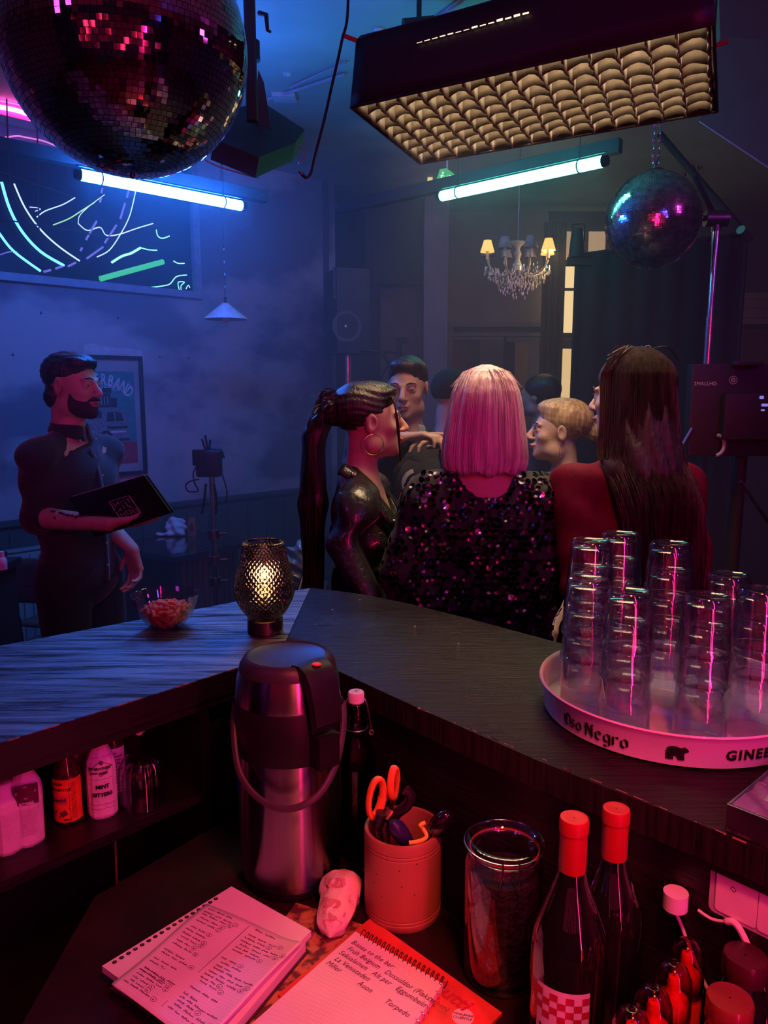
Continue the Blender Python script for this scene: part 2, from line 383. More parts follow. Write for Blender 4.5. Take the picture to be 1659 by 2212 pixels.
dbox('pane', 978, 734, 1034, 880, yf - 0.0, 0.02, M_glassd); dbox('pane', 1037, 734, 1083, 880, yf - 0.0, 0.02, mat('olive_glass', (0.085, 0.078, 0.05), 0.2), label='olive tinted pane'); dbox('pane', 1094, 738, 1111, 880, yf - 0.0, 0.02, M_glassd)
dbox('board', 1113, 740, 1138, 880, yf - 0.002, 0.02, M_ply, label='yellowish pine board behind the leaf')
M = MB(); M.tube([B(1000, 712, yf - .03), B(1060, 713, yf - .03)], 0.006); M.build('closer_arm', M_metal, dr)
# window slit: warm daylight between curtain and black flag
win = thing('window_1', None, None); win['kind'] = 'structure'; win['label'] = 'tall bright window glimpsed between brown curtain and black flag'
M_day = emat('daylight_pane', (1.0, 0.72, 0.34), 1.05)
M_dayl = emat('daylight_pane_lower', (1.0, 0.66, 0.30), 0.85)
yw = 6.6
def wpane(u0, v0, u1, v1, m, y=yw, nm='pane'):
    return backpanel(nm, u0, v0, u1, v1, y, 0.02, m, win)
wpane(1205, 575, 1290, 623, M_day); wpane(1205, 627, 1290, 720, M_day); wpane(1205, 752, 1290, 900, M_dayl)
wpane(1205, 500, 1420, 560, emat('upper_pane', (1.0, 0.66, 0.36), 0.40))
for (v0, v1) in ((566, 575), (622, 628), (719, 731), (733, 742), (744, 753)): wpane(1200, v0, 1420, v1, mat('window_wood', (0.16, 0.12, 0.10), 0.6), yw - 0.03, 'rail')
for u in (1262, 1310, 1365): wpane(u, 500, u + 7, 575, MATS['window_wood'], yw - 0.03, 'mullion')
o = wpane(1203, 900, 1420, vpx(0.1, yw), MATS['window_wood'], yw - 0.02, 'sill_panel')
# brown curtain with folds
def curtain(name, u0, u1, v0, y, m, amp=0.03, folds=7, z0=0.05):
    a = B(u0, v0, y); b = B(u1, v0, y); M = MB(); n = folds * 8
    M.patch(lambda s, t: Vector((a.x + (b.x - a.x) * s, y + amp * math.sin(s * folds * 2 * math.pi) * (0.6 + 0.4 * t) + 0.01 * math.sin(s * 23 + t * 5), z0 + (a.z - z0) * (1 - t))), n, 10)
    return M.build(name, m, solid=0.004)
o = curtain('curtain', 1176, 1224, 480, 6.3, mat('brown_velvet', (0.06, 0.032, 0.028), 0.85, sheen=0.3)); tag(o, 'brown curtain hanging in folds beside the bright window slit', 'curtain')
# exit sign
gx = thing('exit_sign', 'green emergency exit sign with running figure hanging above the teal tube', 'sign')
M_green_sign = emat('sign_green', (0.03, 0.55, 0.10), 0.55); M_white_sign = emat('sign_white', (0.6, 1.0, 0.6), 0.8)
ys = 4.9
pts = [Wy(u, v, ys) for u, v in [(940, 395), (950, 366), (964, 363), (987, 380), (982, 395)]]
M = MB(); M.extr(pts, (0, 0.03, 0)); M.build('panel', M_green_sign, gx, smooth=False)
sx = lambda x, y: Wy(x, y, ys - 0.003)
M = MB()
M.ell(sx(957, 373), (0.006, 0.002, 0.006))
ribbon(M, [(956, 376), (953, 384)], 3.2, sx); ribbon(M, [(953, 384), (957, 388), (955, 393)], 1.8, sx); ribbon(M, [(953, 384), (948, 388), (944, 388)], 1.8, sx)
ribbon(M, [(956, 378), (961, 381)], 1.5, sx); ribbon(M, [(956, 378), (950, 380)], 1.5, sx)
M.build('running_figure', M_white_sign, gx)
M = MB(); ribbon(M, [(962, 391), (967, 379)], 1.8, sx); ribbon(M, [(972, 378), (972, 391)], 5, sx); M.build('door_symbol', M_white_sign, gx)
M = MB(); M.box(Wy(966, 340, ys + 0.015), (0.01, 0.01, 0.35)); M.build('drop_rod', M_metal, gx)
M = MB(); M.box(Wy(929, 384, 5.8), (0.035, 0.02, 0.1)); o = M.build('lit_strip', emat('strip_yellow', (1.0, 0.8, 0.3), 0.8), smooth=False); tag(o, 'small yellow lit strip at the head of the slim pillar', 'lamp')
# ------------------------------------------------------------------ dark framed glass with painted reflections, left wall
s0, _ = LWsz(-120, 600); s1, _ = LWsz(424, 540); _, z0 = LWsz(424, 636); z1 = ZC - 0.12
nw = thing('window_2', None, None); nw['kind'] = 'structure'; nw['label'] = 'large framed dark window panel in the plaster wall behind painted reflections'
M_wframe = mat('blue_frame', (0.20, 0.24, 0.32), 0.5, nscale=15)
def lbox(M, s0, s1, z0, z1, o0, o1): M.extr([LP(s0, z0, o0), LP(s1, z0, o0), LP(s1, z1, o0), LP(s0, z1, o0)], EN * (o1 - o0))
for (a0, a1, b0, b1) in ((s0, s1, z0 - .03, z0 + .012), (s1 - .045, s1, z0 + .012, z1), (s0, s1, z1, z1 + .04)):
    M = MB(); lbox(M, a0, a1, b0, b1, 0.001, 0.05); M.build('frame', M_wframe, nw, smooth=False)
M = MB(); lbox(M, s0, s1 - .04, z0, z1, 0.002, 0.012); M.build('pane', mat('night_glass', (0.010, 0.006, 0.02), 0.30, nscale=3, noise=0.4, spec=.15), nw, smooth=False)
# glowing strokes stand in for neon and tube reflections in the glass
ns = thing('neon_reflections', 'tangle of glowing blue white and green strokes imitating reflections in dark framed window', 'reflection', LP((s0 + s1) / 2, z0, 0.05))
ns_inv = Matrix.Translation(-ns.location)
S = 2.9625
def nstroke(pts, r, m, nm='reflected_neon', sm=True, off=0.035):
    P = [LW(x / S, y / S, off) for x, y in pts]; P = spline(P, 5) if sm else P
    M = MB(); M.M = ns_inv; M.tube(P, r, 6); return M.build(nm, m, ns)
NB = emat('reflected_blue', (0.10, 0.38, 1.0), 3.2); NL = emat('reflected_pale', (0.40, 0.55, 1.0), 2.0); NC = emat('reflected_cyan', (0.25, 1.0, 0.85), 2.2)
NG = emat('reflected_green', (0.08, 0.80, 0.25), 0.62); NP = emat('reflected_pink', (1.0, 0.06, 0.42), 22.0); NV = emat('reflected_violet', (0.25, 0.22, 0.7), 0.55)
nstroke([(10,1165),(60,1330),(140,1480),(260,1610),(410,1700)], 0.008, NB)
nstroke([(90,1175),(160,1330),(260,1470),(380,1580),(510,1670)], 0.0045, NL)
nstroke([(-40,1440),(0,1500),(90,1610),(260,1735)], 0.007, NB)
nstroke([(870,1215),(830,1380),(770,1500),(700,1600),(620,1645)], 0.003, NL)
for q in ([(825,1210),(812,1265)], [(800,1300),(770,1400)], [(745,1440),(670,1555)], [(660,1580),(555,1655)], [(485,1680),(435,1705)], [(655,1205),(648,1235)], [(648,1265),(640,1295)], [(618,1415),(550,1535)], [(525,1585),(515,1605)], [(410,1700),(355,1720)], [(325,1728),(280,1740)]): nstroke(q, 0.006, NV)
nstroke([(500,1430),(560,1475),(640,1455),(680,1505),(760,1500),(880,1460),(980,1430)], 0.003, NL)
nstroke([(1000,1470),(1010,1510),(1040,1525),(1085,1510)], 0.003, NC)
nstroke([(715,1680),(780,1640),(840,1620),(900,1585)], 0.0065, NC); nstroke([(900,1585),(950,1598),(1005,1602)], 0.003, NC)
nstroke([(1110,1670),(1140,1685),(1180,1685)], 0.003, NC)
nstroke([(800,1830),(960,1838),(1050,1828),(1090,1815),(1130,1770),(1195,1760)], 0.0028, NC)
nstroke([(1150,1865),(1140,1808),(1180,1806),(1158,1830),(1162,1868)], 0.0025, NC); nstroke([(1190,1850),(1205,1825),(1215,1842)], 0.0025, NC)
nstroke([(640,1785),(1045,1675)], 0.016, NG, 'reflected_teal_tube', False)  # mirror image of the teal tube, built as a glowing stroke
nstroke([(235,1390),(290,1350),(400,1310),(480,1265)], 0.0028, NL); nstroke([(340,1440),(440,1400),(520,1350),(605,1295)], 0.003, emat('reflected_lime', (0.5, 1.0, 0.35), 0.9))
nstroke([(190,1325),(240,1330),(258,1340),(225,1352)], 0.002, NL); nstroke([(500,1430),(510,1380),(570,1320),(670,1245)], 0.002, NL)
nstroke([(0,1630),(60,1612),(110,1612)], 0.003, NV)
nstroke([(-30,680),(100,705),(240,750),(400,790)], 0.012, NP, 'reflected_pink_tube')  # reflected pink neon as a stroke, glow raised to light the board
nstroke([(-20,740),(80,775),(180,780),(260,745)], 0.006, emat('reflected_pink_soft', (0.9, 0.25, 0.7), 1.0)); nstroke([(30,880),(110,870),(170,880),(270,900),(350,930),(440,960)], 0.004, MATS['reflected_pink_soft'])
nstroke([(-30,640),(150,680),(300,760),(420,900)], 0.004, MATS['reflected_pink_soft'])
M = MB(); M.M = ns_inv; M.extr([LW(x / S, y / S, .014) for x, y in [(-160, 300), (180, 420), (300, 700), (470, 960), (-160, 900)]], EN * .004); M.build('pink_glow_board', mat('pink_glow_lilac', (.35, .16, .30), .7), ns, smooth=False)  # added board, its lilac colour stands in for the pink glow
for (sq, zq) in (((40, 560), (60, 1180)), ((235, 600), (250, 1500)), ((400, 700), (430, 1150)), ((-30, 610), (230, 640)), ((0, 1100), (470, 1260)), ((0, 1400), (700, 1520))):
    M = MB(); M.M = ns_inv; M.tube([LW(sq[0] / S, sq[1] / S, .06), LW(zq[0] / S, zq[1] / S, .06)], 0.004, 6); M.build('mesh_rod', M_black, ns)
# ------------------------------------------------------------------ poster
pc0 = LWsz(118, 880); pc1 = LWsz(309, 895); zt = LWsz(305, 770)[1]; zb_ = LWsz(316, 1022)[1]
pw = pc1[0] - pc0[0]; ph = zt - zb_
po = thing('framed_poster', 'black framed poster of an old van on teal with red block, on plaster wall', 'poster', LP((pc0[0] + pc1[0]) / 2, (zt + zb_) / 2, 0.002), rz=math.radians(45))
# local: x along wall to the far side, -y towards the room
M_ink = mat('poster_ink', (0.02, 0.02, 0.03), 0.6); M_pap = mat('poster_paper', (0.24, 0.26, 0.27), 0.7, nscale=8); M_teal = mat('poster_teal', (0.03, 0.20, 0.20), 0.7)
M_pred = mat('poster_red', (0.28, 0.015, 0.05), 0.7); M_pwh = mat('poster_white', (0.42, 0.46, 0.50), 0.7)
fw_ = 0.022
for cx_, cz_, sx_, sz_ in ((0, ph/2 - fw_/2, pw, fw_), (0, -ph/2 + fw_/2, pw, fw_), (-pw/2 + fw_/2, 0, fw_, ph - 2*fw_), (pw/2 - fw_/2, 0, fw_, ph - 2*fw_)):
    M = MB(); M.bbox((cx_, -0.014, cz_), (sx_, 0.026, sz_), 0.003); M.build('frame', M_blackgloss, po)
def pbox(nm, x0, x1, z0, z1, yy, m, lab=None): 
    M = MB(); M.box(((x0+x1)/2, yy, (z0+z1)/2), (x1-x0, 0.0015, z1-z0)); return M.build(nm, m, po, smooth=False, label=lab)
pbox('paper', -pw/2+fw_, pw/2-fw_, -ph/2+fw_, ph/2-fw_, -0.006, M_pap)
tx0, tx1 = -pw*.40, pw*.40
pbox('teal_field', tx0, tx1, -ph*.26, ph*.37, -0.0078, M_teal); pbox('red_block', tx0, tx1, -ph*.40, -ph*.22, -0.009, M_pred)
def PT(x, z, o=0.0098): return Vector((x, -o, z))
# arched title
M = MB(); title = 'SUMMERBAND'; n = len(title)
for i, ch in enumerate(title):
    a = (i - (n - 1) / 2) * 0.17; R_ = ph * .36
    Mx = Matrix.Translation((R_ * math.sin(a), -0.0098, ph*.30 - R_ * (1 - math.cos(a)))) @ Matrix.Rotation(a, 4, 'Y') @ Matrix.Rotation(math.radians(90), 4, 'X') 
    vs, fs = text_geo(ch, 0.075, bold=0.0022); M.add([Mx @ (Matrix.Diagonal((0.8, 1.25, 1, 1)) @ v) for v in vs], fs)
Mx = Matrix.Translation((0.03, -0.0098, ph*.225)) @ Matrix.Rotation(math.radians(90), 4, 'X'); vs, fs = text_geo('LABRADOR', 0.042, bold=0.001); M.add([Mx @ v for v in vs], fs)
M.build('title', M_pwh, po)
M = MB()
for i, t in enumerate(['1 · Main Centre, FI', 'Las Rates, NY', 'Bootning, CA', 'dk. Phoenix, AZ', 'Stavos, KEST', 'd Soto, Hamburg, NY', 'Ottawa, NY', 'NYC']):
    vs, fs = text_geo(t, 0.019); Mx = Matrix.Translation((0.06, -0.0105, -ph*.245 - i * 0.0145)) @ Matrix.Rotation(math.radians(90), 4, 'X'); M.add([Mx @ v for v in vs], fs)
M.build('tour_list', M_pwh, po)
# the van: body, windows, wheels, luggage
M = MB()
def pp2(pts, o): M.extr([PT(x, z, o) for x, z in pts], (0, -0.0006, 0))
pp2([(-.17,-.14),(-.17,.0),(-.14,.045),(.10,.05),(.15,.02),(.165,-.05),(.165,-.14)], .0086); M.build('van_body', mat('van_grey', (0.14, 0.16, 0.19), 0.7, nscale=120, noise=0.6), po)
M = MB()
for q in ([(-.13,-.01),(-.13,.03),(-.07,.032),(-.07,-.01)], [(-.06,-.01),(-.06,.032),(.0,.034),(.0,-.01)], [(.03,-.03),(.035,.025),(.075,.028),(.08,-.03)], [(.088,-.03),(.085,.028),(.125,.018),(.135,-.03)], [(.03,-.06),(.03,-.075),(.16,-.075),(.16,-.06)],
          [(-.02,.055),(-.02,.13),(.06,.14),(.06,.055)], [(.062,.055),(.062,.11),(.10,.11),(.10,.055)], [(.01,.14),(.01,.17),(.07,.17),(.07,.14)], [(-.17,-.15),(-.17,-.135),(.17,-.135),(.17,-.15)]): pp2(q, .0094)
M.build('van_shadows', M_ink, po)['kind'] = 'stuff'
M = MB()
for cx_ in (-.10, .02):
    pts = [(cx_ + .042 * math.cos(a), -.125 + .042 * math.sin(a)) for a in [k * math.pi / 8 for k in range(16)]]; pp2(pts, .0098)
M.build('wheels', M_ink, po)
M = MB()
for cx_ in (-.10, .02):
    pts = [(cx_ + .02 * math.cos(a), -.125 + .02 * math.sin(a)) for a in [k * math.pi / 6 for k in range(12)]]; pp2(pts, .0104)
pp2([(.045,-.088),(.045,-.1),(.15,-.1),(.15,-.088)], .0098)
for k in range(3): pp2([(.0 + k*.02,.07),(.0 + k*.02,.12),(.003+k*.02,.12),(.003+k*.02,.07)], .0102)
M.build('van_highlights', M_pwh, po)['kind'] = 'stuff'
# ------------------------------------------------------------------ bar counter
def barwood(name):
    m = bpy.data.materials.new(name); m.use_nodes = True; nt = m.node_tree; p = nt.nodes['Principled BSDF']
    tc = nt.nodes.new('ShaderNodeTexCoord'); mp = nt.nodes.new('ShaderNodeMapping')
    mp.inputs['Rotation'].default_value = (0, 0, BARROT[name]); mp.inputs['Scale'].default_value = (1.0, 22.0, 1.0)
    nt.links.new(tc.outputs['Object'], mp.inputs[0])
    n = nt.nodes.new('ShaderNodeTexNoise'); n.inputs['Scale'].default_value = 9; n.inputs['Detail'].default_value = 8; n.inputs['Roughness'].default_value = .65
    nt.links.new(mp.outputs[0], n.inputs['Vector'])
    n2 = nt.nodes.new('ShaderNodeTexNoise'); n2.inputs['Scale'].default_value = 7; n2.inputs['Detail'].default_value = 6
    nt.links.new(tc.outputs['Object'], n2.inputs['Vector'])
    n3 = nt.nodes.new('ShaderNodeTexNoise'); n3.inputs['Scale'].default_value = 260; n3.inputs['Detail'].default_value = 3
    nt.links.new(tc.outputs['Object'], n3.inputs['Vector'])
    r = nt.nodes.new('ShaderNodeValToRGB'); r.color_ramp.elements[0].color = (0.006, 0.005, 0.005, 1); r.color_ramp.elements[1].color = (0.028, 0.022, 0.020, 1)
    r.color_ramp.elements[0].position = .35; r.color_ramp.elements[1].position = .7
    nt.links.new(n.outputs[0], r.inputs[0]); nt.links.new(r.outputs[0], p.inputs['Base Color'])
    mr = nt.nodes.new('ShaderNodeMapRange'); mr.inputs[1].default_value = .33; mr.inputs[2].default_value = .66; mr.inputs[3].default_value = BARR[name][0]; mr.inputs[4].default_value = BARR[name][1]
    nt.links.new(n2.outputs[0], mr.inputs[0]); nt.links.new(mr.outputs[0], p.inputs['Roughness'])
    ad = nt.nodes.new('ShaderNodeMath'); ad.operation = 'MULTIPLY_ADD'; ad.inputs[1].default_value = 0.35
    nt.links.new(n3.outputs[0], ad.inputs[0]); nt.links.new(n.outputs[0], ad.inputs[2])
    b = nt.nodes.new('ShaderNodeBump'); b.inputs['Strength'].default_value = BARB[name]; b.inputs['Distance'].default_value = 0.006
    nt.links.new(ad.outputs[0], b.inputs['Height']); nt.links.new(b.outputs[0], p.inputs['Normal'])
    p.inputs['Specular IOR Level'].default_value = BARS[name]; p.inputs['IOR'].default_value = BARI[name]
    if name == 'bar_wood_left':
        # polish worn away along the grain
        n4 = nt.nodes.new('ShaderNodeTexNoise'); n4.inputs['Scale'].default_value = 3.5; n4.inputs['Detail'].default_value = 9; n4.inputs['Roughness'].default_value = .75; mp4 = nt.nodes.new('ShaderNodeMapping')
        mp4.inputs['Rotation'].default_value = (0, 0, BARROT[name]); mp4.inputs['Scale'].default_value = (1, 15, 1); nt.links.new(tc.outputs['Object'], mp4.inputs[0]); nt.links.new(mp4.outputs[0], n4.inputs['Vector'])
        m4 = nt.nodes.new('ShaderNodeMapRange'); m4.inputs[1].default_value = .42; m4.inputs[2].default_value = .58; m4.inputs[3].default_value = .05; m4.inputs[4].default_value = 1.0
        nt.links.new(n4.outputs[0], m4.inputs[0]); nt.links.new(m4.outputs[0], p.inputs['Specular IOR Level'])
    return m
BARROT = {'bar_wood_left': -math.radians(38), 'bar_wood_right': math.radians(46)}; BARR = {'bar_wood_left': (0.33, 0.50), 'bar_wood_right': (0.10, 0.30)}; BARB = {'bar_wood_left': .45, 'bar_wood_right': .4}; BARI = {'bar_wood_left': 2.3, 'bar_wood_right': 1.5}; BARS = {'bar_wood_left': 1.0, 'bar_wood_right': .22}
ML, MR = barwood('bar_wood_left'), barwood('bar_wood_right')
ZB = 1.12
bar = thing('bar_counter', 'black stained wooden bar counter with two legs meeting at a corner', 'bar counter', (-0.2, 1.5, 0))
inv = Matrix.Translation((0.2, -1.5, 0))
def BM(): m = MB(); m.M = inv; return m
OC = Vector((-0.20, 2.03)); IC = Vector((-0.175, 1.475))            # outer and inner corner of the top
dl = Vector((-0.785, -0.62)).normalized(); dr_ = Vector((0.72, -0.69)).normalized()
oL = OC + dl * 2.6; iL = Vector((-0.19, 1.47)) + Vector((-0.72, -0.77)).normalized() * 2.2
iL = Vector((-0.584, 1.1)) + (Vector((-0.584, 1.1)) - Vector((-0.271, 1.435))).normalized() * 1.6
oR = Vector((0.37, 1.572)) + dr_ * 1.6; iR = Vector((0.425, 0.844)) + Vector((0.355, -0.385)).normalized() * 1.3
edge = Vector((-0.211, 1.50))
M = BM(); M.prism([(OC.x - .001, OC.y), (-0.16 - .04, 2.03), tuple(oL), tuple(iL), (-0.271, 1.435), (edge.x - .0008, edge.y)], ZB - 0.045, ZB); M.build('top_left', ML, bar, smooth=False)
M = BM(); M.prism([(OC.x + .001, OC.y), (edge.x + .001, edge.y), (-0.155, 1.475), (-0.083, 1.398), (0.059, 1.229), (0.222, 1.045), (0.425, 0.844), tuple(iR), tuple(oR), (0.37, 1.572), (0.2, 1.745), (0.059, 1.877), (-0.06, 1.965), (-0.15, 2.01)], ZB - 0.045, ZB)
M.build('top_right', MR, bar, smooth=False)
MK = mat('bar_black_wood', (0.010, 0.008, 0.009), 0.42, nscale=12, stretch=(1, 1, 8), bump=0.25)
# fascia boards under the inner edge
def board(a, b, z0, z1, th, nm, m=MK, off=0.0):
    a = Vector((a[0], a[1])); b = Vector((b[0], b[1])); d = (b - a).normalized(); n = Vector((-d.y, d.x))
    M = BM(); a2 = a + n * off; b2 = b + n * off
    M.prism([tuple(a2), tuple(b2), tuple(b2 + n * th), tuple(a2 + n * th)], z0, z1); return M.build(nm, m, bar, smooth=False)
# right leg: upper fascia, set-back panel
board((-0.083, 1.398), iR, ZB - 0.058, ZB - 0.0455, 0.006, 'fascia', off=0.004)
board((-0.15, 1.47), iR, 0.0, ZB - 0.046, 0.02, 'back_panel', off=0.014)
board(oR, OC, 0.0, ZB - 0.046, 0.03, 'front_panel', off=0.06)
board(OC, oL, 0.0, ZB - 0.046, 0.03, 'front_panel', off=0.06)
# left leg: fascia, shelf and back of the open shelving
dL = (Vector((-0.584, 1.1)) - Vector((-0.271, 1.435))).normalized(); nL = Vector((dL.y, -dL.x))
if nL.y < 0: nL = -nL
def lp(s, t): return Vector((-0.271, 1.435)) + dL * s + nL * t       # s away from corner, t under the top
def lprism(s0, s1, t0, t1, z0, z1, nm, m=MK, par=bar):
    M = BM(); M.prism([tuple(lp(s0, t0)), tuple(lp(s1, t0)), tuple(lp(s1, t1)), tuple(lp(s0, t1))], z0, z1); return M.build(nm, m, par, smooth=False)
lprism(0.0, 2.0, 0.006, 0.026, ZB - 0.064, ZB - 0.0455, 'fascia')
lprism(0.0, 2.0, -0.002, -0.0002, ZB - 0.0452, ZB - .0015, 'edge_band')
lprism(0.10, 2.0, 0.01, 0.24, 0.872, 0.890, 'shelf')
lprism(0.08, 0.10, 0.01, 0.24, 0.0, ZB - 0.0455, 'side_panel'); lprism(0.0, 2.0, 0.24, 0.26, 0.0, ZB - 0.0455, 'back_panel')
lprism(0.10, 2.0, 0.01, 0.24, 0.50, 0.518, 'shelf'); lprism(0.0, 0.08, 0.02, 0.04, 0.0, ZB - 0.11, 'front_panel')
# pale worn edge and scratches on the rim of the top
Mw = mat('worn_wood', (0.30, 0.17, 0.10), 0.7)
M = BM()
random.seed(5)
for (a, b) in (((0.059, 1.229), (0.425, 0.844)), ((-0.271, 1.435), (-0.75, 0.92))):
    a = Vector(a); b = Vector(b)
    for k in range(26):
        t = random.random(); L = random.uniform(.003, .018); p = a.lerp(b, t); d = (b - a).normalized()
        n = Vector((-d.y, d.x)) * .0006; q = p + d * L
        M.prism([tuple(p + n), tuple(q + n), tuple(q - n), tuple(p - n)][::-1], ZB - .0012, ZB + .0006)
o = M.build('edge_wear', Mw, bar, smooth=False); o['kind'] = 'stuff'
# small metal bracket and mounting marks on the left fascia
br = thing('cabinet_catch', 'small pale metal catch screwed under the bar edge above the glass dome', 'catch', (0, 0, 0))
p = Wy(303, 1572, Wz(303, 1540, 1.07).y); M = MB(); R45 = Matrix.Rotation(math.radians(46), 3, 'Z'); br.location = p
M.bbox((0, -.004, 0), (0.018, 0.008, 0.016), .002, R45); M.build('plate', M_whitepl, br); M = MB(); M.tube([(0.004, -.02, 0), (0.004, -0.004, 0)], .006, 12); M.build('roller', M_whitepl, br)
# ------------------------------------------------------------------ worktop behind the bar
ZW = 0.82
wt = thing('worktop', 'low dark worktop behind the bar under the notebooks', 'worktop', (0.1, 0.8, 0))
M = MB(); pts = [(-0.48, 0.30), (-0.48, 1.16), tuple(lp(0.05, 0.0)), (-0.225, 1.405), (-0.14, 1.385), (0.02, 1.215), (0.59, 0.59), (0.59, 0.30)]
M.M = Matrix.Translation((-0.1, -0.8, 0))
M.prism(pts[::-1], ZW - 0.03, ZW); M.build('top', mat('worktop_lino', (0.022, 0.008, 0.010), 0.4, nscale=14, col2=(0.012, 0.007, 0.009), spec=.3), wt, smooth=False)
M = MB(); M.M = Matrix.Translation((-0.1, -0.8, 0)); M.box((-0.03, 0.60, 0.395), (0.66, 0.5, 0.789)); M.build('cabinet', MK, wt, smooth=False)
# ------------------------------------------------------------------ tube lights, beams, softbox
def tube_light(a, b, r, em, label, beam_off):
    a = Vector(a); b = Vector(b); mid = (a + b) / 2
    t = thing('tube_light', label, 'tube light', mid); d = (b - a).normalized(); A = a - mid; Bv = b - mid
    M = MB(); M.tube([A + d * .012, A + d * .02, Bv - d * .02, Bv - d * .012], [r * .8, r, r, r * .8], 20); M.build('tube', em, t)
    for e, s in ((A, 1), (Bv, -1)):
        M = MB(); M.tube([e - d * s * .006, e, e + d * s * .016], [r * .85, r * 1.02, r * 1.02], 16); M.build('end_cap', M_blackgloss, t)
    for f in (0.13, 0.86):
        p = A.lerp(Bv, f); M = MB()
        ring = [p + (Vector((0, 0, 1)) * math.cos(x) + d.cross(Vector((0, 0, 1))) * math.sin(x)) * (r * 1.06) for x in [k * math.pi / 10 for k in range(21)]]
        M.tube(ring, .003, 6, cap=False); M.tube([p + Vector((0, 0, r)), p + Vector((0, 0, r + .035))], .004, 6); M.build('clip', M_black, t)
    M = MB(); M.tube([A + Vector((0, 0, r + .012)), Bv + Vector((0, 0, r + .012))], .0035, 6); M.build('safety_wire', M_cable, t)
    for f in (.13, .86):
        p = A.lerp(Bv, f); M = MB(); M.tube([p + Vector((0, 0, r + .03)), Vector((p.x, p.y, ZC - mid.z - .001))], .0016, 5); M.build('hanger_wire', M_cable, t)
    return t
E_blue = emat('tube_blue', (0.03, 0.26, 1.0), 1.0); E_teal = emat('tube_teal', (0.10, 1.0, 0.74), 1.0)
# white-hot core: emission strong enough that the tube itself clips
def core(m, c, s):
    p = m.node_tree.nodes['Principled BSDF']; p.inputs['Emission Color'].default_value = (*c, 1); p.inputs['Emission Strength'].default_value = s
core(E_blue, (0.022, 0.175, 1.0), 220.0); core(E_teal, (0.08, 0.80, 0.66), 20.0)
tube_light(W(165, 376, 2.95), W(528, 446, 3.42), 0.021, E_blue, 'glowing blue tube light hanging under the large mirror ball', .1)
tube_light(W(948, 425, 3.75), W(1310, 347, 3.15), 0.0235, E_teal, 'glowing teal tube light hanging under the honeycomb softbox', .1)
def beam(a, b, w_, h_, m, label, nm='ceiling_beam'):
    a = Vector(a); b = Vector(b); d = (b - a).normalized(); s = d.cross(Vector((0, 0, 1))).normalized() * w_ / 2; u_ = Vector((0, 0, h_))
    M = MB(); M.extr([a - s, a + s, a + s + u_, a - s + u_], b - a); return tag(M.build(nm, m, smooth=False), label, 'beam')
M_beam = mat('beam_steel', (0.05, 0.05, 0.06), 0.5, 0.6, nscale=12)
beam(W(-200, 290, 2.75), W(575, 438, 3.62), 0.05, 0.05, M_beam, 'dark steel bar above the blue tube crossing the framed window')
beam(W(735, 462, 4.35), W(1340, 330, 3.40), 0.05, 0.06, M_beam, 'grey steel bar running behind the teal tube')
# magenta tube behind the bar staff (out of frame, seen in reflections)
mt = thing('tube_light', 'upright magenta tube light standing behind the bar', 'tube light', (0.67, -0.28, 1.35))
M = MB(); M.tube([(0, 0, -1.0), (0, 0, 1.0)], 0.02, 16); M.build('tube', emat('tube_magenta', (1.0, 0.02, 0.17), 45.0), mt)
M = MB(); M.tube([(0, 0.0, -1.03), (0, 0.0, -1.0)], 0.022, 16); M.build('end_cap', M_blackgloss, mt); M = MB(); M.tube([(0, 0.0, 1.0), (0, 0.0, 1.03)], 0.022, 16); M.build('end_cap', M_blackgloss, mt)
M = MB(); M.tube([(0, 0.0, -1.34), (0, 0, -1.03)], 0.012, 12); M.lathe([(0.12, -1.35), (0.12, -1.335), (0.01, -1.33)], 20); M.build('stand', M_black, mt)
bk_ = thing('back_bar_lights', 'row of thin upright red light tubes on the wall behind the bar', 'light fitting', (0, -2.2, 0.9))
for k in range(15):
    M = MB(); M.tube([(-2.1 + k * .3, 0, 0), (-2.1 + k * .3, 0, 1.7)], .007, 8); M.build('tube', emat('tube_red_thin', (1.0, .02, .10), 7.0), bk_)
for z in (-.03, 1.73):
    M = MB(); M.box((0, -.01, z), (4.4, .05, .05)); M.build('rail', M_black, bk_, smooth=False)
# ---- softbox with honeycomb grid
A_, B_, C_, D_ = Vector((-0.089, 2.268, 2.42)), Vector((0.70, 1.78, 2.42)), Vector((0.93, 2.30, 2.42)), Vector((0.125, 2.80, 2.42))
sb = thing('softbox', 'large black softbox with tan lit honeycomb grid hanging over the group', 'softbox', (A_ + B_ + C_ + D_) / 4)
cS = sb.location.copy(); q4 = [p - cS for p in (A_, B_, C_, D_)]
def SQ(s, t, z=0.0): # bilinear on the opening: s along A->B, t along A->D
    s = .012 + .976 * s; t = .015 + .97 * t; p = q4[0] * (1 - s) * (1 - t) + q4[1] * s * (1 - t) + q4[2] * s * t + q4[3] * (1 - s) * t
    bow = 0.035 * math.sin(math.pi * s) * (1 - 2 * t) * 1.0
    out = (q4[0] - q4[3]).normalized() * bow * 0.0
    return p + out + Vector((0, 0, z))
M_sbk = mat('softbox_nylon', (0.012, 0.010, 0.014), 0.5, nscale=30, bump=0.1)
M = MB(); e = 1.004
lo4 = [q * e + Vector((0, 0, 0.0)) for q in q4]; up4 = [q * 0.97 + Vector((0, 0, 0.17)) for q in q4]; tp4 = [q * 0.93 + Vector((0, 0, 0.178)) for q in q4]
for k in range(4):
    for (P, Q) in ((lo4, up4), (up4, tp4)):
        a, b, c, d = P[k], P[(k + 1) % 4], Q[(k + 1) % 4], Q[k]
        M.patch(lambda s, t: (a * (1 - s) + b * s) * (1 - t) + (d * (1 - s) + c * s) * t + Vector((0, 0, .006 * math.sin(s * 9 + t * 3) * math.sin(math.pi * t))), 20, 4)
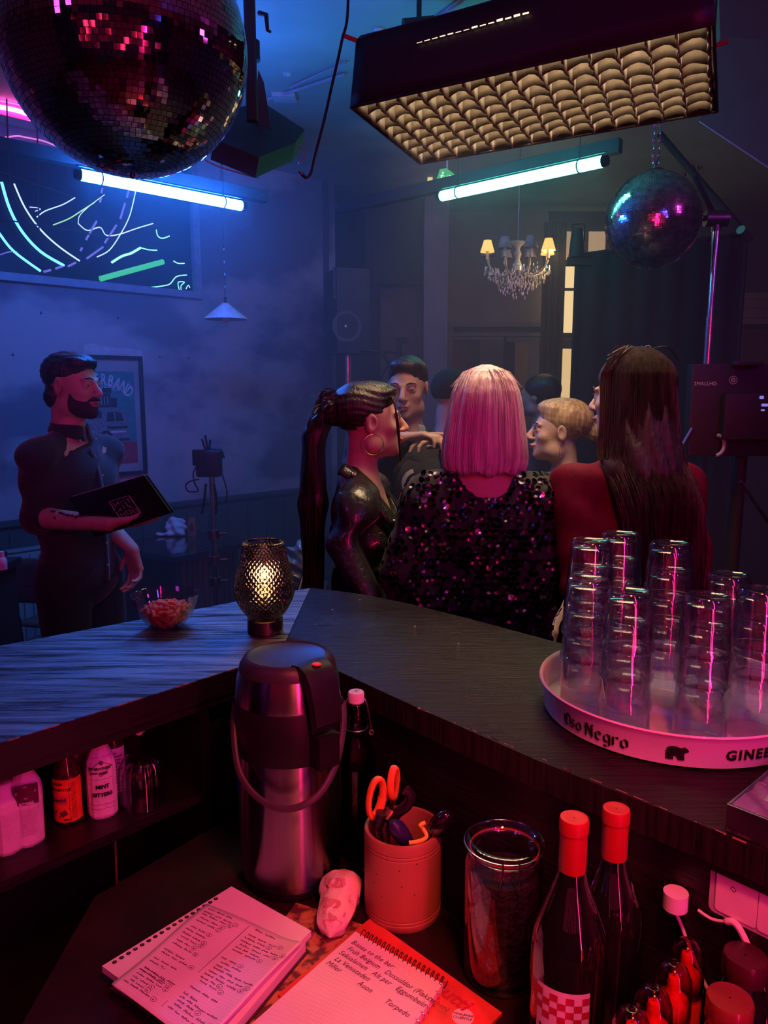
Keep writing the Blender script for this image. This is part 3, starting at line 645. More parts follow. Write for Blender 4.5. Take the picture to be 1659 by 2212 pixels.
M.add(tp4, [(0, 1, 2, 3)]); M.build('shell', M_sbk, sb, solid=0.006)
for k in range(4):
    M = MB(); M.tube([lo4[k], lo4[(k + 1) % 4]], 0.004, 8); M.build('rim_piping', M_sbk, sb)
    M = MB(); M.tube([up4[k] , up4[k] + (up4[k] - cS * 0).normalized() * .035], 0.006, 8); M.build('rod_tip', mat('red_tip', (0.35, 0.02, 0.03), 0.5), sb)
M = MB(); M.add([q * 0.96 + Vector((0, 0, 0.085)) for q in q4], [(0, 3, 2, 1)]); M.build('diffuser', emat('softbox_glow', (1.0, 0.68, 0.38), 26.0), sb, smooth=False)
# light leaking through a seam on the near side
M = MB(); pts = [Vector((0, 0, 0))] 
sa, sb_ = lo4[0].lerp(lo4[1], 0.22), lo4[0].lerp(lo4[1], 0.56)
na = (q4[0] - q4[3]).normalized()
random.seed(3)
for k in range(14):
    t = k / 14; p = (sa.lerp(sb_, t) + Vector((0, 0, .118)) - (sa + sb_) * .0) ; q = (sa.lerp(sb_, t + .05) + Vector((0, 0, .118)))
    p = p * 0.985 + na * 0.008; q = q * 0.985 + na * 0.008; th = random.uniform(.0008, .004) * (0.4 + t)
    M.extr([p, q, q + Vector((0, 0, th)), p + Vector((0, 0, th))], na * .002)
M.build('seam_leak', emat('leak_glow', (1.0, 0.8, 0.5), 1.6), sb, smooth=False)
M_grid = mat('grid_fabric', (0.050, 0.040, 0.031), 0.85, nscale=60, bump=0.1, sheen=0.2)
NS, NT, DZ = 14, 8, 0.062
for i in range(NS + 1):
    s = i / NS; M = MB(); jit = random.uniform(-.004, .004)
    n = NT * 4
    M.patch(lambda x, y: SQ(s, y * 0 + x, 0) + Vector((jit * math.sin(x * 9) + 0.004 * math.sin(x * NT * 2 * math.pi) * (1 - y), 0.003 * math.cos(x * NT * math.pi + i), y * DZ - .007 * (1 - y) + 0.003 * abs(math.sin(x * NT * math.pi)) * (1 - y))), n, 3)
    M.build('cross_strip', M_grid, sb, solid=0.0015)
for j in range(NT + 1):
    t = j / NT; M = MB(); n = NS * 4
    M.patch(lambda x, y: SQ(x, t, 0) + Vector((0.002 * math.sin(x * 31), (0.005 * math.sin(x * NS * math.pi * 2 + j) + 0.004 * math.sin(x * 40 + j * 2)) * (1 - y), y * DZ + 0.010 * abs(math.sin(x * NS * math.pi)) ** .7 * (1 - y))), n, 3)
    M.build('long_strip', M_grid, sb, solid=0.0015)
M = MB(); M.tube([(0, 0, .17), (0, 0, ZC - cS.z - .002)], 0.016, 12); M.build('yoke_pole', M_black, sb)
# ------------------------------------------------------------------ things on the bar top
def glassmat(name, tint=(1, 1, 1), rough=0.0, ior=1.45, spec=0.5):
    m = bpy.data.materials.new(name); m.use_nodes = True; nt = m.node_tree; p = nt.nodes['Principled BSDF']
    p.inputs['Base Color'].default_value = (*tint, 1); p.inputs['Transmission Weight'].default_value = 1; p.inputs['Roughness'].default_value = rough; p.inputs['IOR'].default_value = ior
    p.inputs['Specular IOR Level'].default_value = spec
    n = nt.nodes.new('ShaderNodeTexNoise'); n.inputs['Scale'].default_value = 40; b = nt.nodes.new('ShaderNodeBump'); b.inputs['Strength'].default_value = 0.02
    tc = nt.nodes.new('ShaderNodeTexCoord'); nt.links.new(tc.outputs['Object'], n.inputs['Vector']); nt.links.new(n.outputs[0], b.inputs['Height']); nt.links.new(b.outputs[0], p.inputs['Normal'])
    return m
def thinglass(name, tint=(.93, .93, .95), rough=0.03, ior=1.5):
    # thin clear wall: light passes straight, reflections by fresnel
    m = bpy.data.materials.new(name); m.use_nodes = True; nt = m.node_tree; nt.nodes.clear()
    tr_ = nt.nodes.new('ShaderNodeBsdfTransparent'); tr_.inputs[0].default_value = (*tint, 1); gl = nt.nodes.new('ShaderNodeBsdfGlossy'); gl.inputs['Roughness'].default_value = rough
    lw = nt.nodes.new('ShaderNodeLayerWeight'); lw.inputs[0].default_value = .5; pw_ = nt.nodes.new('ShaderNodeMath'); pw_.operation = 'POWER'; pw_.inputs[1].default_value = 2.6
    nt.links.new(lw.outputs['Facing'], pw_.inputs[0]); fr = nt.nodes.new('ShaderNodeMapRange'); fr.inputs[3].default_value = ((ior - 1) / (ior + 1)) ** 2; fr.inputs[4].default_value = .95; nt.links.new(pw_.outputs[0], fr.inputs[0]); n = nt.nodes.new('ShaderNodeTexNoise'); n.inputs['Scale'].default_value = 55; tc = nt.nodes.new('ShaderNodeTexCoord')
    b = nt.nodes.new('ShaderNodeBump'); b.inputs['Strength'].default_value = .03; nt.links.new(tc.outputs['Object'], n.inputs['Vector']); nt.links.new(n.outputs[0], b.inputs['Height']); nt.links.new(b.outputs[0], gl.inputs['Normal'])
    mx = nt.nodes.new('ShaderNodeMixShader'); nt.links.new(fr.outputs[0], mx.inputs[0]); nt.links.new(tr_.outputs[0], mx.inputs[1]); nt.links.new(gl.outputs[0], mx.inputs[2])
    o = nt.nodes.new('ShaderNodeOutputMaterial'); nt.links.new(mx.outputs[0], o.inputs['Surface']); return m
G_clear = thinglass('clear_glass', ior=1.75); G_smoke = glassmat('smoked_glass', (0.26, 0.20, 0.22), 0.12); G_brown = glassmat('amber_glass', (0.10, 0.03, 0.015))
G_tumbler = thinglass('tumbler_glass', tint=(.97, .97, .99), rough=.008, ior=2.1)
# serving tray
TX, TY, TR = 0.475, 1.215, 0.208
M_tray = mat('tray_enamel', (0.80, 0.76, 0.78), 0.22, noise=0.04, nscale=6, coat=0.4); M_print = mat('black_print', (0.01, 0.008, 0.01), 0.5)
tr = thing('serving_tray', 'round pale metal serving tray with black lettering, loaded with stacked glasses', 'tray', (TX, TY, ZB + .0005))
M = MB(); r = TR
M.lathe([(0.001, 0), (r - .012, 0), (r - .004, .004), (r + .001, .045), (r + .004, .049), (r + .0055, .052), (r + .004, .0545), (r + .001, .053), (r - .002, .048), (r - .007, .008), (r - .016, .004), (0.001, .004)], 96)
M.build('dish', M_tray, tr)
def tcyl(cx, cz, out=0.0009):
    # maps (x along rim, z) on the outer wall
    def f(x, z): a = cx + x / r; rr = r - .004 + (cz + z) * .11 + out + .0002; return Vector((rr * math.cos(a), rr * math.sin(a), cz + z))
    return f
def a_of(u, v):
    # azimuth on the tray rim for a pixel column near row v
    best = None
    for k in range(2400):
        a = -math.pi + k * math.pi / 2400 * 1.2 - 0.3
        p = Vector((TX + r * math.cos(a), TY + r * math.sin(a), ZB + .025)); d = p.y * cosp + (CAM_H - p.z) * sinp
        e_ = abs(CX + p.x / d * FPX - u)
        if p.y < TY + .05 and (best is None or e_ < best[0]): best = (e_, a)
    return best[1]
# black letter title, drawn with a broad nib
BL = {'O': [[(.1,.2),(.1,.8),(.4,1)],[(.4,1),(.7,.8),(.7,.2),(.4,0),(.1,.2)],[(.3,.15),(.3,.85)]], 's': [[(.5,.6),(.3,.7),(.1,.55),(.5,.2),(.3,0),(.08,.1)]], 'o': [[(.1,.15),(.1,.55),(.3,.7),(.5,.55),(.5,.15),(.3,0),(.1,.15)]],
      'N': [[(.1,0),(.1,.9)],[(.0,.9),(.15,1),(.6,.1)],[(.6,0),(.6,1),(.7,.95)],[(.1,.05),(.0,.0)]], 'e': [[(.5,.1),(.3,0),(.1,.15),(.1,.55),(.3,.7),(.5,.5),(.12,.3)]], 'g': [[(.5,.6),(.3,.7),(.1,.5),(.1,.2),(.3,.05),(.5,.15)],[(.5,.68),(.5,-.15),(.3,-.32),(.08,-.22)]], 'r': [[(.12,0),(.12,.65)],[(.05,.6),(.15,.7)],[(.15,.5),(.35,.7),(.48,.6)]]}
M = MB(); a0 = a_of(1218, 1555); f = tcyl(a0, 0.015); x = 0.0
a1 = a_of(1352, 1610)
word = ['O', 's', 'o', ' ', 'N', 'e', 'g', 'r', 'o']; adv = [.9, .85, .85, .4, 1.15, .9, .9, .85, .85]
tot = sum(adv); sc_ = (a1 - a0) * r / (tot - .25)
for ch, ad in zip(word, adv):
    if ch != ' ': nib_strokes(M, BL[ch], lambda px, pz: f(x + px * .022 , pz * .020), nib=(.085, .065))
    x += ad * sc_
M.build('lettering', M_print, tr, smooth=False)['kind'] = 'stuff'
# bear emblem
M = MB(); fb = tcyl(a_of(1462, 1645), 0.014)
bear = [(-.95,.0),(-.80,.0),(-.62,.35),(-.50,.0),(-.28,.0),(-.30,.32),(-.05,.30),(.12,.28),(.14,.0),(.38,.0),(.36,.3),(.46,.42),(.50,.02),(.70,.02),(.62,.5),(.72,.66),(.95,.72),(1.02,.80),(.92,.98),(.70,1.08),(.62,1.16),(.52,1.06),(.30,1.02),(-.05,1.12),(-.5,1.14),(-.85,.95),(-.98,.6)]
bmb = bmesh.new(); vv = [bmb.verts.new((a * .0155, b * .0185, 0)) for a, b in bear]; fc = bmb.faces.new(vv); bmesh.ops.triangulate(bmb, faces=[fc]); bmb.verts.index_update()
M.add([fb(q.co.x, q.co.y) for q in bmb.verts], [tuple(q.index for q in f2.verts) for f2 in bmb.faces]); bmb.free(); M.build('bear_emblem', M_print, tr, smooth=False)
M = MB(); fg = tcyl(a_of(1623, 1655), 0.0245); vs, fs = text_geo('GINEBRA', 0.021, bold=0.0009, spacing=1.25); x0 = min(v.x for v in vs)
fg = tcyl(a_of(1569, 1655), 0.0245); M.add([fg(v.x - x0, v.y) for v in vs], fs); M.build('lettering', M_print, tr, smooth=False)['kind'] = 'stuff'
# stacked tumblers, upside down
def tumbler():
    H_ = .092; N = 40
    fl = lambda a, r_, z: r_ * (1 + (0.015 * math.cos(12 * a * 1.0) if .012 < z < .078 and r_ > .02 else 0))
    M = MB(); # z measured with the rim down at 0
    prof = [(.0385, .0), (.0403, .0012), (.0408, .010), (.0388, .014), (.0383, .02), (.0350, .072), (.0345, .080), (.0335, .087), (.0305, .0915), (.027, .0918), (.024, .0895), (.001, .089)]
    M.lathe(prof, N, rf=fl)
    inner = [(.0385, .0), (.0378, .0015), (.0372, .02), (.0330, .072), (.0300, .0785), (.024, .081), (.001, .0815)]
    M2 = MB(); M2.lathe(inner, N)
    fs = [tuple(reversed(q)) for q in M2.f]; M.add(M2.v, fs)
    bm = bmesh.new(); me = M.data('tumbler'); bm.from_mesh(me); bmesh.ops.remove_doubles(bm, verts=bm.verts, dist=1e-5); bm.to_mesh(me); bm.free()
    me.polygons.foreach_set('use_smooth', [True] * len(me.polygons)); me.materials.append(G_tumbler); return me
tmesh = tumbler(); PIT = .0455
stacks = [(1278, 1.285, 5, ''), (1341, 1.350, 5, ''), (1272, 1.200, 4, ''), (1449, 1.262, 5, ''), (1361, 1.122, 4, ''), (1575, 1.226, 4, ''), (1530, 1.095, 4, ''), (1645, 1.132, 4, '')]
sname = ['rear left stack on the tray', 'rearmost stack on the tray', 'leftmost stack at the tray rim', 'tall middle stack on the tray', 'front stack behind the black lettering', 'rear right stack on the tray', 'front stack behind the bear emblem', 'stack at the right picture edge']
ordn = {5: ['lowest', 'second lowest', 'middle', 'second highest', 'topmost'], 4: ['lowest', 'second lowest', 'third up', 'topmost']}
TPOS = []
for (u, y, n, _), sn in zip(stacks, sname):
    zt_ = ZB + .005 + .0918 + (n - 1) * PIT; d = y * cosp + (CAM_H - zt_) * sinp; x = (u - CX) / FPX * d; TPOS.append((round(x, 3), y))
    for k in range(n):
        o = bpy.data.objects.new('drinking_glass', tmesh); C.objects.link(o); o.location = (x + random.uniform(-.0001, .0001), y + random.uniform(-.0001, .0001), ZB + .0052 + k * PIT); o.rotation_euler = (0, 0, random.random() * 6)
        tag(o, 'ribbed tumbler, %s in the %s' % (ordn[n][k], sn), 'drinking glass', 'tumblers stacked upside down on the tray')
print('TPOS', TPOS)
# glass bowl of nuts
bx = Wz(360, 1352, ZB + .002)
bo = thing('glass_bowl', 'small clear glass bowl of reddish nuts on the left of the bar', 'bowl', (bx.x, bx.y, ZB + .0005))
M = MB(); po_ = [(.030, 0), (.032, .001), (.040, .006), (.056, .026), (.068, .052), (.0755, .0745), (.0762, .0765), (.0745, .0772), (.0728, .0755), (.065, .053), (.053, .028), (.037, .0095), (.001, .006)]
M.lathe([(.001, .0015), (.028, .0015), (.030, 0)] + po_[1:], 56); M.build('bowl', G_clear, bo)
M_nut = mat('coated_nut', (0.75, 0.20, 0.09), 0.5, nscale=60, bump=0.4, col2=(0.5, 0.10, 0.05))
nm = MB(); nm.ell((0, 0, 0), (.0085, .0052, .0048), 8, 6); nm.ell((.007, 0, 0), (.006, .0046, .0044), 8, 6); nme = nm.data('nut'); nme.materials.append(M_nut)
random.seed(11); cnt = 0
lay = [(.011, .027), (.017, .033), (.023, .039), (.030, .044), (.037, .048), (.0435, .050), (.050, .036), (.0555, .018)]
for z, R_ in lay:
    nn = max(3, int(R_ * R_ * math.pi / (.0125 * .010) * .92)); ga = 2.39996
    for k in range(nn):
        rr = R_ * math.sqrt((k + .5) / nn); 
        if z < .04 and rr < R_ - .016: continue
        a = k * ga + z * 300; cx = .010 if bx.x else 0
        o = bpy.data.objects.new('peanut', nme); C.objects.link(o); o.location = (bx.x + rr * math.cos(a) , bx.y + rr * math.sin(a), ZB + z + random.uniform(-.001, .002)); o.rotation_euler = (random.uniform(-.6, .6), random.uniform(-.6, .6), random.random() * 6)
        s_ = random.uniform(.9, 1.15); o.scale = (s_, s_, s_); cnt += 1
        tag(o, 'reddish coated peanut in the clear glass bowl', 'nut', 'peanuts in the glass bowl')
M = MB(); M.lathe([(.001, .008), (.02, .009), (.030, .02), (.038, .034), (.034, .042), (.001, .046)], 16); o = M.build('nut_fill', M_nut, bo); o['kind'] = 'stuff'
# table lamp of diamond cut smoked glass
lx = Wz(570, 1371, ZB)
la = thing('table_lamp', 'smoked diamond-cut glass table lamp with glowing bulb at the bar corner', 'lamp', (lx.x, lx.y + .022, ZB + .0005))
M = MB(); M.lathe([(.001, 0), (.0385, 0), (.0395, .001), (.0395, .030), (.038, .031), (.001, .031)], 40); M.build('base', mat('bronze', (0.20, 0.14, 0.12), 0.16, 1.0), la)
prof = [(.034, .031), (.042, .040), (.052, .054), (.062, .073), (.0668, .088), (.0662, .105), (.0625, .128), (.0565, .152), (.050, .176), (.0455, .196), (.0445, .202)]
def interp(z):
    for (r0, z0), (r1, z1) in zip(prof[:-1], prof[1:]):
        if z <= z1: return r0 + (r1 - r0) * (z - z0) / (z1 - z0)
    return prof[-1][0]
NZ = 92; full = [(interp(.031 + (.202 - .031) * i / NZ), .031 + (.202 - .031) * i / NZ) for i in range(NZ + 1)]
def dia(a, r_, z):
    if z > .198: return r_
    p = a * 34 / (2 * math.pi); q = (z - .031) / .0125
    f1 = abs(((p + q) % 1) - .5) * 2; f2 = abs(((p - q) % 1) - .5) * 2
    return r_ - .0032 * max(f1, f2) ** 2
M = MB(); M.lathe(full, 204, rf=dia)
ins = [(r_ - .0046, z) for r_, z in full[::6]]; M.lathe([(full[-1][0], full[-1][1]), (full[-1][0] - .002, .2035), (ins[-1][0], ins[-1][1])] , 204)
M3 = MB(); M3.lathe(ins, 68); M.add(M3.v, [tuple(reversed(q)) for q in M3.f]); M.build('shade', G_smoke, la)
M = MB(); M.lathe([(.001, .031), (.011, .031), (.011, .055), (.001, .055)], 16); M.build('socket', M_black, la)
M = MB(); M.ell((0, 0, .090), (.012, .012, .015), 16, 10); M.build('bulb', emat('bulb_warm', (1.0, 0.60, 0.20), 10.0), la)
pl = bpy.data.lights.new('lamp_bulb', 'POINT'); pl.energy = 0.22; pl.color = (1, .6, .25); pl.shadow_soft_size = .02; plo = bpy.data.objects.new('lamp_bulb', pl); C.objects.link(plo); plo.parent = la; plo.location = (0, 0, .13)
# steel box at the right of the bar
K = Wz(1565, 1797, ZB); ed = Vector((0.355, -0.385, 0)).normalized(); pe = Vector((0.385, 0.355, 0)).normalized()
sbx = thing('steel_box', 'shallow blue lit steel box wrapped in clear film at right bar edge', 'box', (K.x, K.y, ZB + .0008)); Rb = Matrix(((ed.x, pe.x, 0), (ed.y, pe.y, 0), (0, 0, 1)))
M_stl = mat('box_steel', (0.35, 0.33, 0.40), 0.3, 1.0, nscale=30)
L_, D_2, H_ = .34, .26, .036
for (cx_, cy_, sx_, sy_) in ((L_/2, .002, L_, .004), (L_/2, D_2 - .002, L_, .004), (.002, D_2/2, .004, D_2 - .009), (L_ - .002, D_2/2, .004, D_2 - .009)):
    M = MB(); M.bbox(Rb @ Vector((cx_, cy_, H_/2)), (sx_, sy_, H_), .0012, Rb); M.build('side', M_stl, sbx)
M = MB(); M.box(Rb @ Vector((L_/2, D_2/2, .002)), (L_ - .009, D_2 - .009, .004), Rb); M.build('bottom', M_stl, sbx)
M = MB(); M.patch(lambda s, t: Rb @ Vector((.004 + s * (L_ - .008), .004 + t * (D_2 - .008), H_ - .003 + .003 * math.sin(s * 21 + t * 13) * math.sin(t * 17 + s * 5) + .0015 * math.sin(s * 60 + t * 47))), 44, 34); M.build('film', mat('clear_film', (0.22, 0.20, 0.30), 0.12, spec=1.0, coat=1.0), sbx)
# crumbs on the bar
random.seed(8); M_cr = mat('crumb', (0.6, 0.5, 0.45), 0.8)
for (u, v, lb) in [(777, 1295, 'tiny pale crumb near the outer bar edge by the leather jacket'), (896, 1353, 'tiny pale crumb on the bar behind the sequin top'), (905, 1530, 'pale crumb right at the inner bar edge above the crock'), (660, 1393, 'tiny crumb on the bar right of the lamp foot'), (718, 1317, 'tiny crumb on the bar between lamp and outer edge'), (990, 1390, 'tiny crumb on the bar in front of the red reflections')]:
    p = Wz(u, v, ZB + .001); M = MB(); M.ell(p, (.0022, .0015, .0011), 8, 5); tag(M.build('crumb', M_cr), lb, 'crumb', 'crumbs on the bar top')
# ------------------------------------------------------------------ airpot
ax, ay = -.160, 1.222
ap = thing('airpot', 'brushed steel pump airpot with black lid and pouring lever below the bar corner', 'flask', (ax, ay, ZW + .0005))
Z = lambda z: z - ZW
M_brush = mat('brushed_steel', (0.30, 0.28, 0.30), 0.24, 1.0, nscale=30, stretch=(1, 1, 30), noise=0.04)
nt_ = M_brush.node_tree; tg_ = nt_.nodes.new('ShaderNodeTangent'); tg_.direction_type = 'RADIAL'; tg_.axis = 'Z'; pb_ = nt_.nodes['Principled BSDF']; nt_.links.new(tg_.outputs[0], pb_.inputs['Tangent']); pb_.inputs['Anisotropic'].default_value = .985; pb_.inputs['Anisotropic Rotation'].default_value = 0.25; pb_.inputs['Roughness'].default_value = .27
M_abk = mat('airpot_black', (0.010, 0.009, 0.011), 0.42, spec=.3)
M = MB(); M.lathe([(.001, 0), (.078, 0), (.080, .004), (.080, .014)], 48); M.build('foot', M_abk, ap)
M = MB(); M.lathe([(.079, .013), (.083, .018), (.086, .032), (.087, .05), (.087, Z(1.062))], 64); M.build('body', M_brush, ap)
M = MB(); M.lathe([(.087, Z(1.058)), (.0885, Z(1.062)), (.0885, Z(1.143)), (.086, Z(1.147))], 64); M.build('collar', M_abk, ap)
M = MB(); M.lathe([(.0865, Z(1.146)), (.0875, Z(1.149)), (.0845, Z(1.18)), (.080, Z(1.198))], 64); M.build('top_band', M_brush, ap)
M = MB(); M.lathe([(.0805, Z(1.196)), (.079, Z(1.205)), (.072, Z(1.216)), (.066, Z(1.219)), (.0645, Z(1.2175)), (.062, Z(1.216)), (.03, Z(1.2115)), (.001, Z(1.2105))], 64); M.build('lid', mat('lid_black', (0.03, 0.03, 0.035), 0.42), ap)
ph_ = math.radians(-48); dv = Vector((math.cos(ph_), math.sin(ph_), 0)); sv = Vector((-dv.y, dv.x, 0))
path = [(.052, 1.2195, .030), (.070, 1.2215, .030), (.088, 1.214, .030), (.100, 1.195, .0295), (.107, 1.165, .028), (.1115, 1.132, .0265)]
M = MB(); rings = []
for (rr, z, wd) in path: rings.append([dv * (rr - .010) + sv * (-wd) + Vector((0, 0, Z(z) - .014)), dv * rr + sv * (-wd * .92) + Vector((0, 0, Z(z))), dv * (rr + .003) + Vector((0, 0, Z(z) + .002)), dv * rr + sv * (wd * .92) + Vector((0, 0, Z(z))), dv * (rr - .010) + sv * wd + Vector((0, 0, Z(z) - .014))])
vs = [q for rg in rings for q in rg]; fs = [(i * 5 + k, i * 5 + (k + 1) % 5, (i + 1) * 5 + (k + 1) % 5, (i + 1) * 5 + k) for i in range(len(rings) - 1) for k in range(5)] + [(4, 3, 2, 1, 0), tuple(range(len(vs) - 5, len(vs)))]
M.add(vs, fs); M.build('pour_lever', mat('lever_black', (0.014, 0.013, 0.016), 0.45, spec=.35), ap)
M = MB(); M.ell(dv * .0795 + Vector((0, 0, Z(1.2215))), (.008, .006, .003), 14, 8); M.build('lever_button', mat('orange_dot', (0.8, 0.15, 0.05), 0.5), ap)
Rp = Matrix(((dv.x, sv.x, 0), (dv.y, sv.y, 0), (0, 0, 1)))
M = MB(); M.bbox(dv * .094 + Vector((0, 0, Z(1.085))), (.036, .042, .055), .005, Rp); M.bbox(dv * .088 + Vector((0, 0, Z(1.128))), (.012, .02, .04), .003, Rp); M.build('spout', M_abk, ap)
M = MB(); pts = [(-.0895, .0, 1.135), (-.086, -.035, 1.09), (-.070, -.075, 1.045), (-.035, -.100, 1.015), (.01, -.112, 1.005), (.055, -.100, 1.02), (.082, -.070, 1.055), (.093, -.03, 1.10), (.0915, .0, 1.135)]
M.tube(spline([(a, b, Z(c)) for a, b, c in pts], 5), .0042, 8, flat=1.4); M.build('carry_handle', mat('handle_grey', (0.06, 0.05, 0.055), 0.4), ap)
for s_ in (-1, 1):
    M = MB(); M.ell((s_ * .0885, 0, Z(1.135)), (.005, .009, .009), 12, 8); M.build('pivot', M_abk, ap)
# swing-top bottle
y_ = 1.288; sbz = 1.128; x_ = (769 - CX) / FPX * (y_ * cosp + (CAM_H - sbz) * sinp)
sw = thing('swing_top_bottle', 'dark swing-top bottle with pink lit white stopper behind the airpot', 'bottle', (x_, y_, ZW + .0005))
M = MB(); M.lathe([(.001, .004), (.030, .002), (.034, 0), (.036, .006), (.036, .17), (.034, .19), (.024, .215), (.019, .232), (.0195, .250), (.0205, .256), (.0195, .262), (.017, .268), (.0165, .280), (.0135, .284), (.011, .280), (.0115, .25), (.03, .19), (.032, .02), (.001, .01)], 36)
M.build('glass', glassmat('dark_bottle_glass', (0.35, 0.30, 0.32)), sw)
M = MB(); M.lathe([(.001, .011), (.0315, .02), (.0315, .165), (.029, .19), (.016, .222), (.001, .2225)], 28); M.build('drink', mat('dark_drink', (0.02, 0.004, 0.006), 0.1), sw)
M = MB(); M.lathe([(.001, .306), (.013, .3055), (.0145, .303), (.0145, .288), (.012, .285), (.001, .285)], 24); M.build('stopper', mat('porcelain', (0.80, 0.74, 0.76), 0.3), sw)
M = MB(); ribbon(M, [(-.007, -.006), (.0, .002), (.007, .007)], .0008, lambda a, b: Vector((a, b, .3064))); ribbon(M, [(-.002, .007), (.0, .002), (.006, -.005)], .0008, lambda a, b: Vector((a, b, .3064))); M.build('pen_mark', M_print, sw)
M = MB(); M.tube([(.0145, 0, .293), (.019, -.006, .285), (.024, -.012, .262), (.027, -.014, .238)], .0012, 6); M.tube([(-.0145, 0, .293), (-.019, -.004, .285), (-.0215, -.006, .262), (-.021, -.006, .240)], .0012, 6)
M.tube([(.021 * math.cos(a), .021 * math.sin(a), .240) for a in [k * math.pi / 12 for k in range(25)]], .0012, 6, cap=False); M.tube([(.0275 + .004 * math.cos(a), -.014, .236 + .004 * math.sin(a)) for a in [k * math.pi / 6 for k in range(13)]], .001, 6, cap=False); M.build('wire_bail', mat('bail_wire', (0.6, 0.5, 0.5), 0.3, 1.0), sw)
# wooden crock with kitchen tools
cx0, cy0 = .030, 1.131
cr = thing('utensil_crock', 'round turned wooden crock holding kitchen tools on the worktop', 'crock', (cx0, cy0, ZW + .0005))
M_wood = mat('turned_wood', (0.42, 0.17, 0.09), 0.5, nscale=7, stretch=(1, 1, .25), col2=(0.28, 0.10, 0.055), bump=0.1, bscale=30)
H_c = .145; rg = [(.001, 0), (.060, 0), (.0615, .002)]
for z in (.012, .018): rg += [(.0615, z - .0012), (.0600, z), (.0615, z + .0012)]
for z in (H_c - .024, H_c - .018): rg += [(.0615, z - .0012), (.0600, z), (.0615, z + .0012)]
rg += [(.0615, H_c - .002), (.0605, H_c), (.0555, H_c), (.0548, H_c - .002), (.0548, .008), (.001, .008)]
M = MB(); M.lathe(rg, 64); M.build('body', M_wood, cr)
random.seed(4); M = MB()
for (u, v) in [(818, 1892), (870, 1878), (897, 1918), (862, 1925), (905, 1877), (828, 1942), (811, 1910)]:
    p = Wz(u, v, .88); a = math.atan2(p.y - cy0, p.x - cx0); a = -math.pi/2 + (u - 872) / 84.0; z = .145 * (2010 - v) / 175 + random.uniform(-.012, .012); a += random.uniform(-.12, .12)
    q = Vector((.0617 * math.cos(a), .0617 * math.sin(a), z)); M.ell(q, (.0011, .0006, .0016), 6, 4)
o = M.build('stain_specks', mat('stain', (0.12, 0.03, 0.03), 0.7), cr); o['kind'] = 'stuff'
zr = ZW + H_c
def tool(nm, lab, cat='utensil'): return thing(nm, lab, cat, (cx0, cy0, zr))
# orange-handled scissors
sct = tool('scissors', 'scissors with orange loop handles standing in the wooden crock', 'scissors')
M_or = mat('orange_plastic', (0.90, 0.20, 0.04), 0.4, noise=.05)
def loop3(c, w_, h_, tilt, lean): 
    pts = []
    for k in range(25):
        a = 2 * math.pi * k / 24; p = Vector((w_ * math.cos(a), 0, h_ * math.sin(a))); p = Matrix.Rotation(lean, 3, 'Y') @ p; p = Matrix.Rotation(tilt, 3, 'Z') @ p; pts.append(p + Vector(c))
    return pts
M = MB(); M.tube(loop3((-.043, .0, .048), .013, .031, .6, .15), .005, 10, cap=False, flat=1.5); M.build('handle_loop', M_or, sct)
M = MB(); M.tube(loop3((-.014, .02, .062), .010, .026, 1.0, .05), .004, 10, cap=False, flat=1.5); M.build('handle_loop', M_or, sct)
M = MB(); M.tube([(-.040, .002, .02), (-.034, .004, -.03), (-.02, .005, -.12)], [.006, .005, .002], 8, flat=.5); M.build('blade', M_chrome, sct); M = MB(); M.tube([(-.016, .016, .038), (-.024, .01, -.02), (-.03, .005, -.12)], [.006, .005, .002], 8, flat=.5); M.build('blade', M_chrome, sct)
tp = tool('pliers', 'dark curved tool handle with brass joint beside the orange scissors', 'tool')
M = MB(); M.tube(spline([(-.022, -.012, .012), (-.008, -.012, .030), (.006, -.012, .042), (.012, -.012, .058), (.004, -.012, .068)], 4), .0085, 10); M.build('handle', M_blackgloss, tp)
M = MB(); M.tube([(-.040, -.016, .005), (-.033, -.016, .032)], [.008, .010], 10); M.build('handle', M_blackgloss, tp)
M = MB(); M.tube([(-.026, -.018, .022), (-.018, -.012, .034)], .0075, 10); M.tube([(-.024, -.013, .01), (-.02, -.005, -.10)], .004, 8); M.build('joint', mat('brass', (0.6, 0.45, 0.15), 0.3, 1.0), tp)
for (nm, lab, p0, p1, rr, mm) in (('peeler', 'fat dark blue tool handle leaning in the middle of the crock', (-.018, -.038, .030), (.012, -.026, -.02), .0135, mat('navy_plastic', (0.02, 0.02, 0.09), 0.35)),
                              ('ladle', 'glossy black rounded spoon head leaning over the right rim of the crock', None, None, 0, None)):
    t = tool(nm, lab)
    if p0: 
        M = MB(); d = (Vector(p1) - Vector(p0)); pts = [Vector(p0) + d * k / 8 for k in range(9)]
        M.tube(pts, [rr * .35, rr * .8, rr, rr * 1.02, rr, rr * .95, rr * .85, rr * .75, rr * .7], 14); M.build('handle', mm, t); M = MB(); M.tube([Vector(p1), Vector(p1) + d * 1.6], .004, 8); M.build('shaft', M_chrome, t)
    else:
        M = MB(); Rl = Matrix.Rotation(math.radians(35), 3, 'Y') @ Matrix.Rotation(math.radians(-50), 3, 'Y'); M.ell((.058, -.028, .020), (.017, .013, .026), 18, 12, Matrix.Rotation(math.radians(38), 3, 'Y')); M.build('bowl', mat('black_gloss', (0.008, 0.006, 0.008), 0.06, coat=1.0), t)
        M = MB(); M.tube([(.042, -.022, .0), (.01, -.01, -.06), (-.005, 0, -.13)], .004, 8); M.build('shaft', M_blackgloss, t)
t = tool('measuring_spoon', 'small yellow plastic loop lying inside the crock rim', 'utensil')
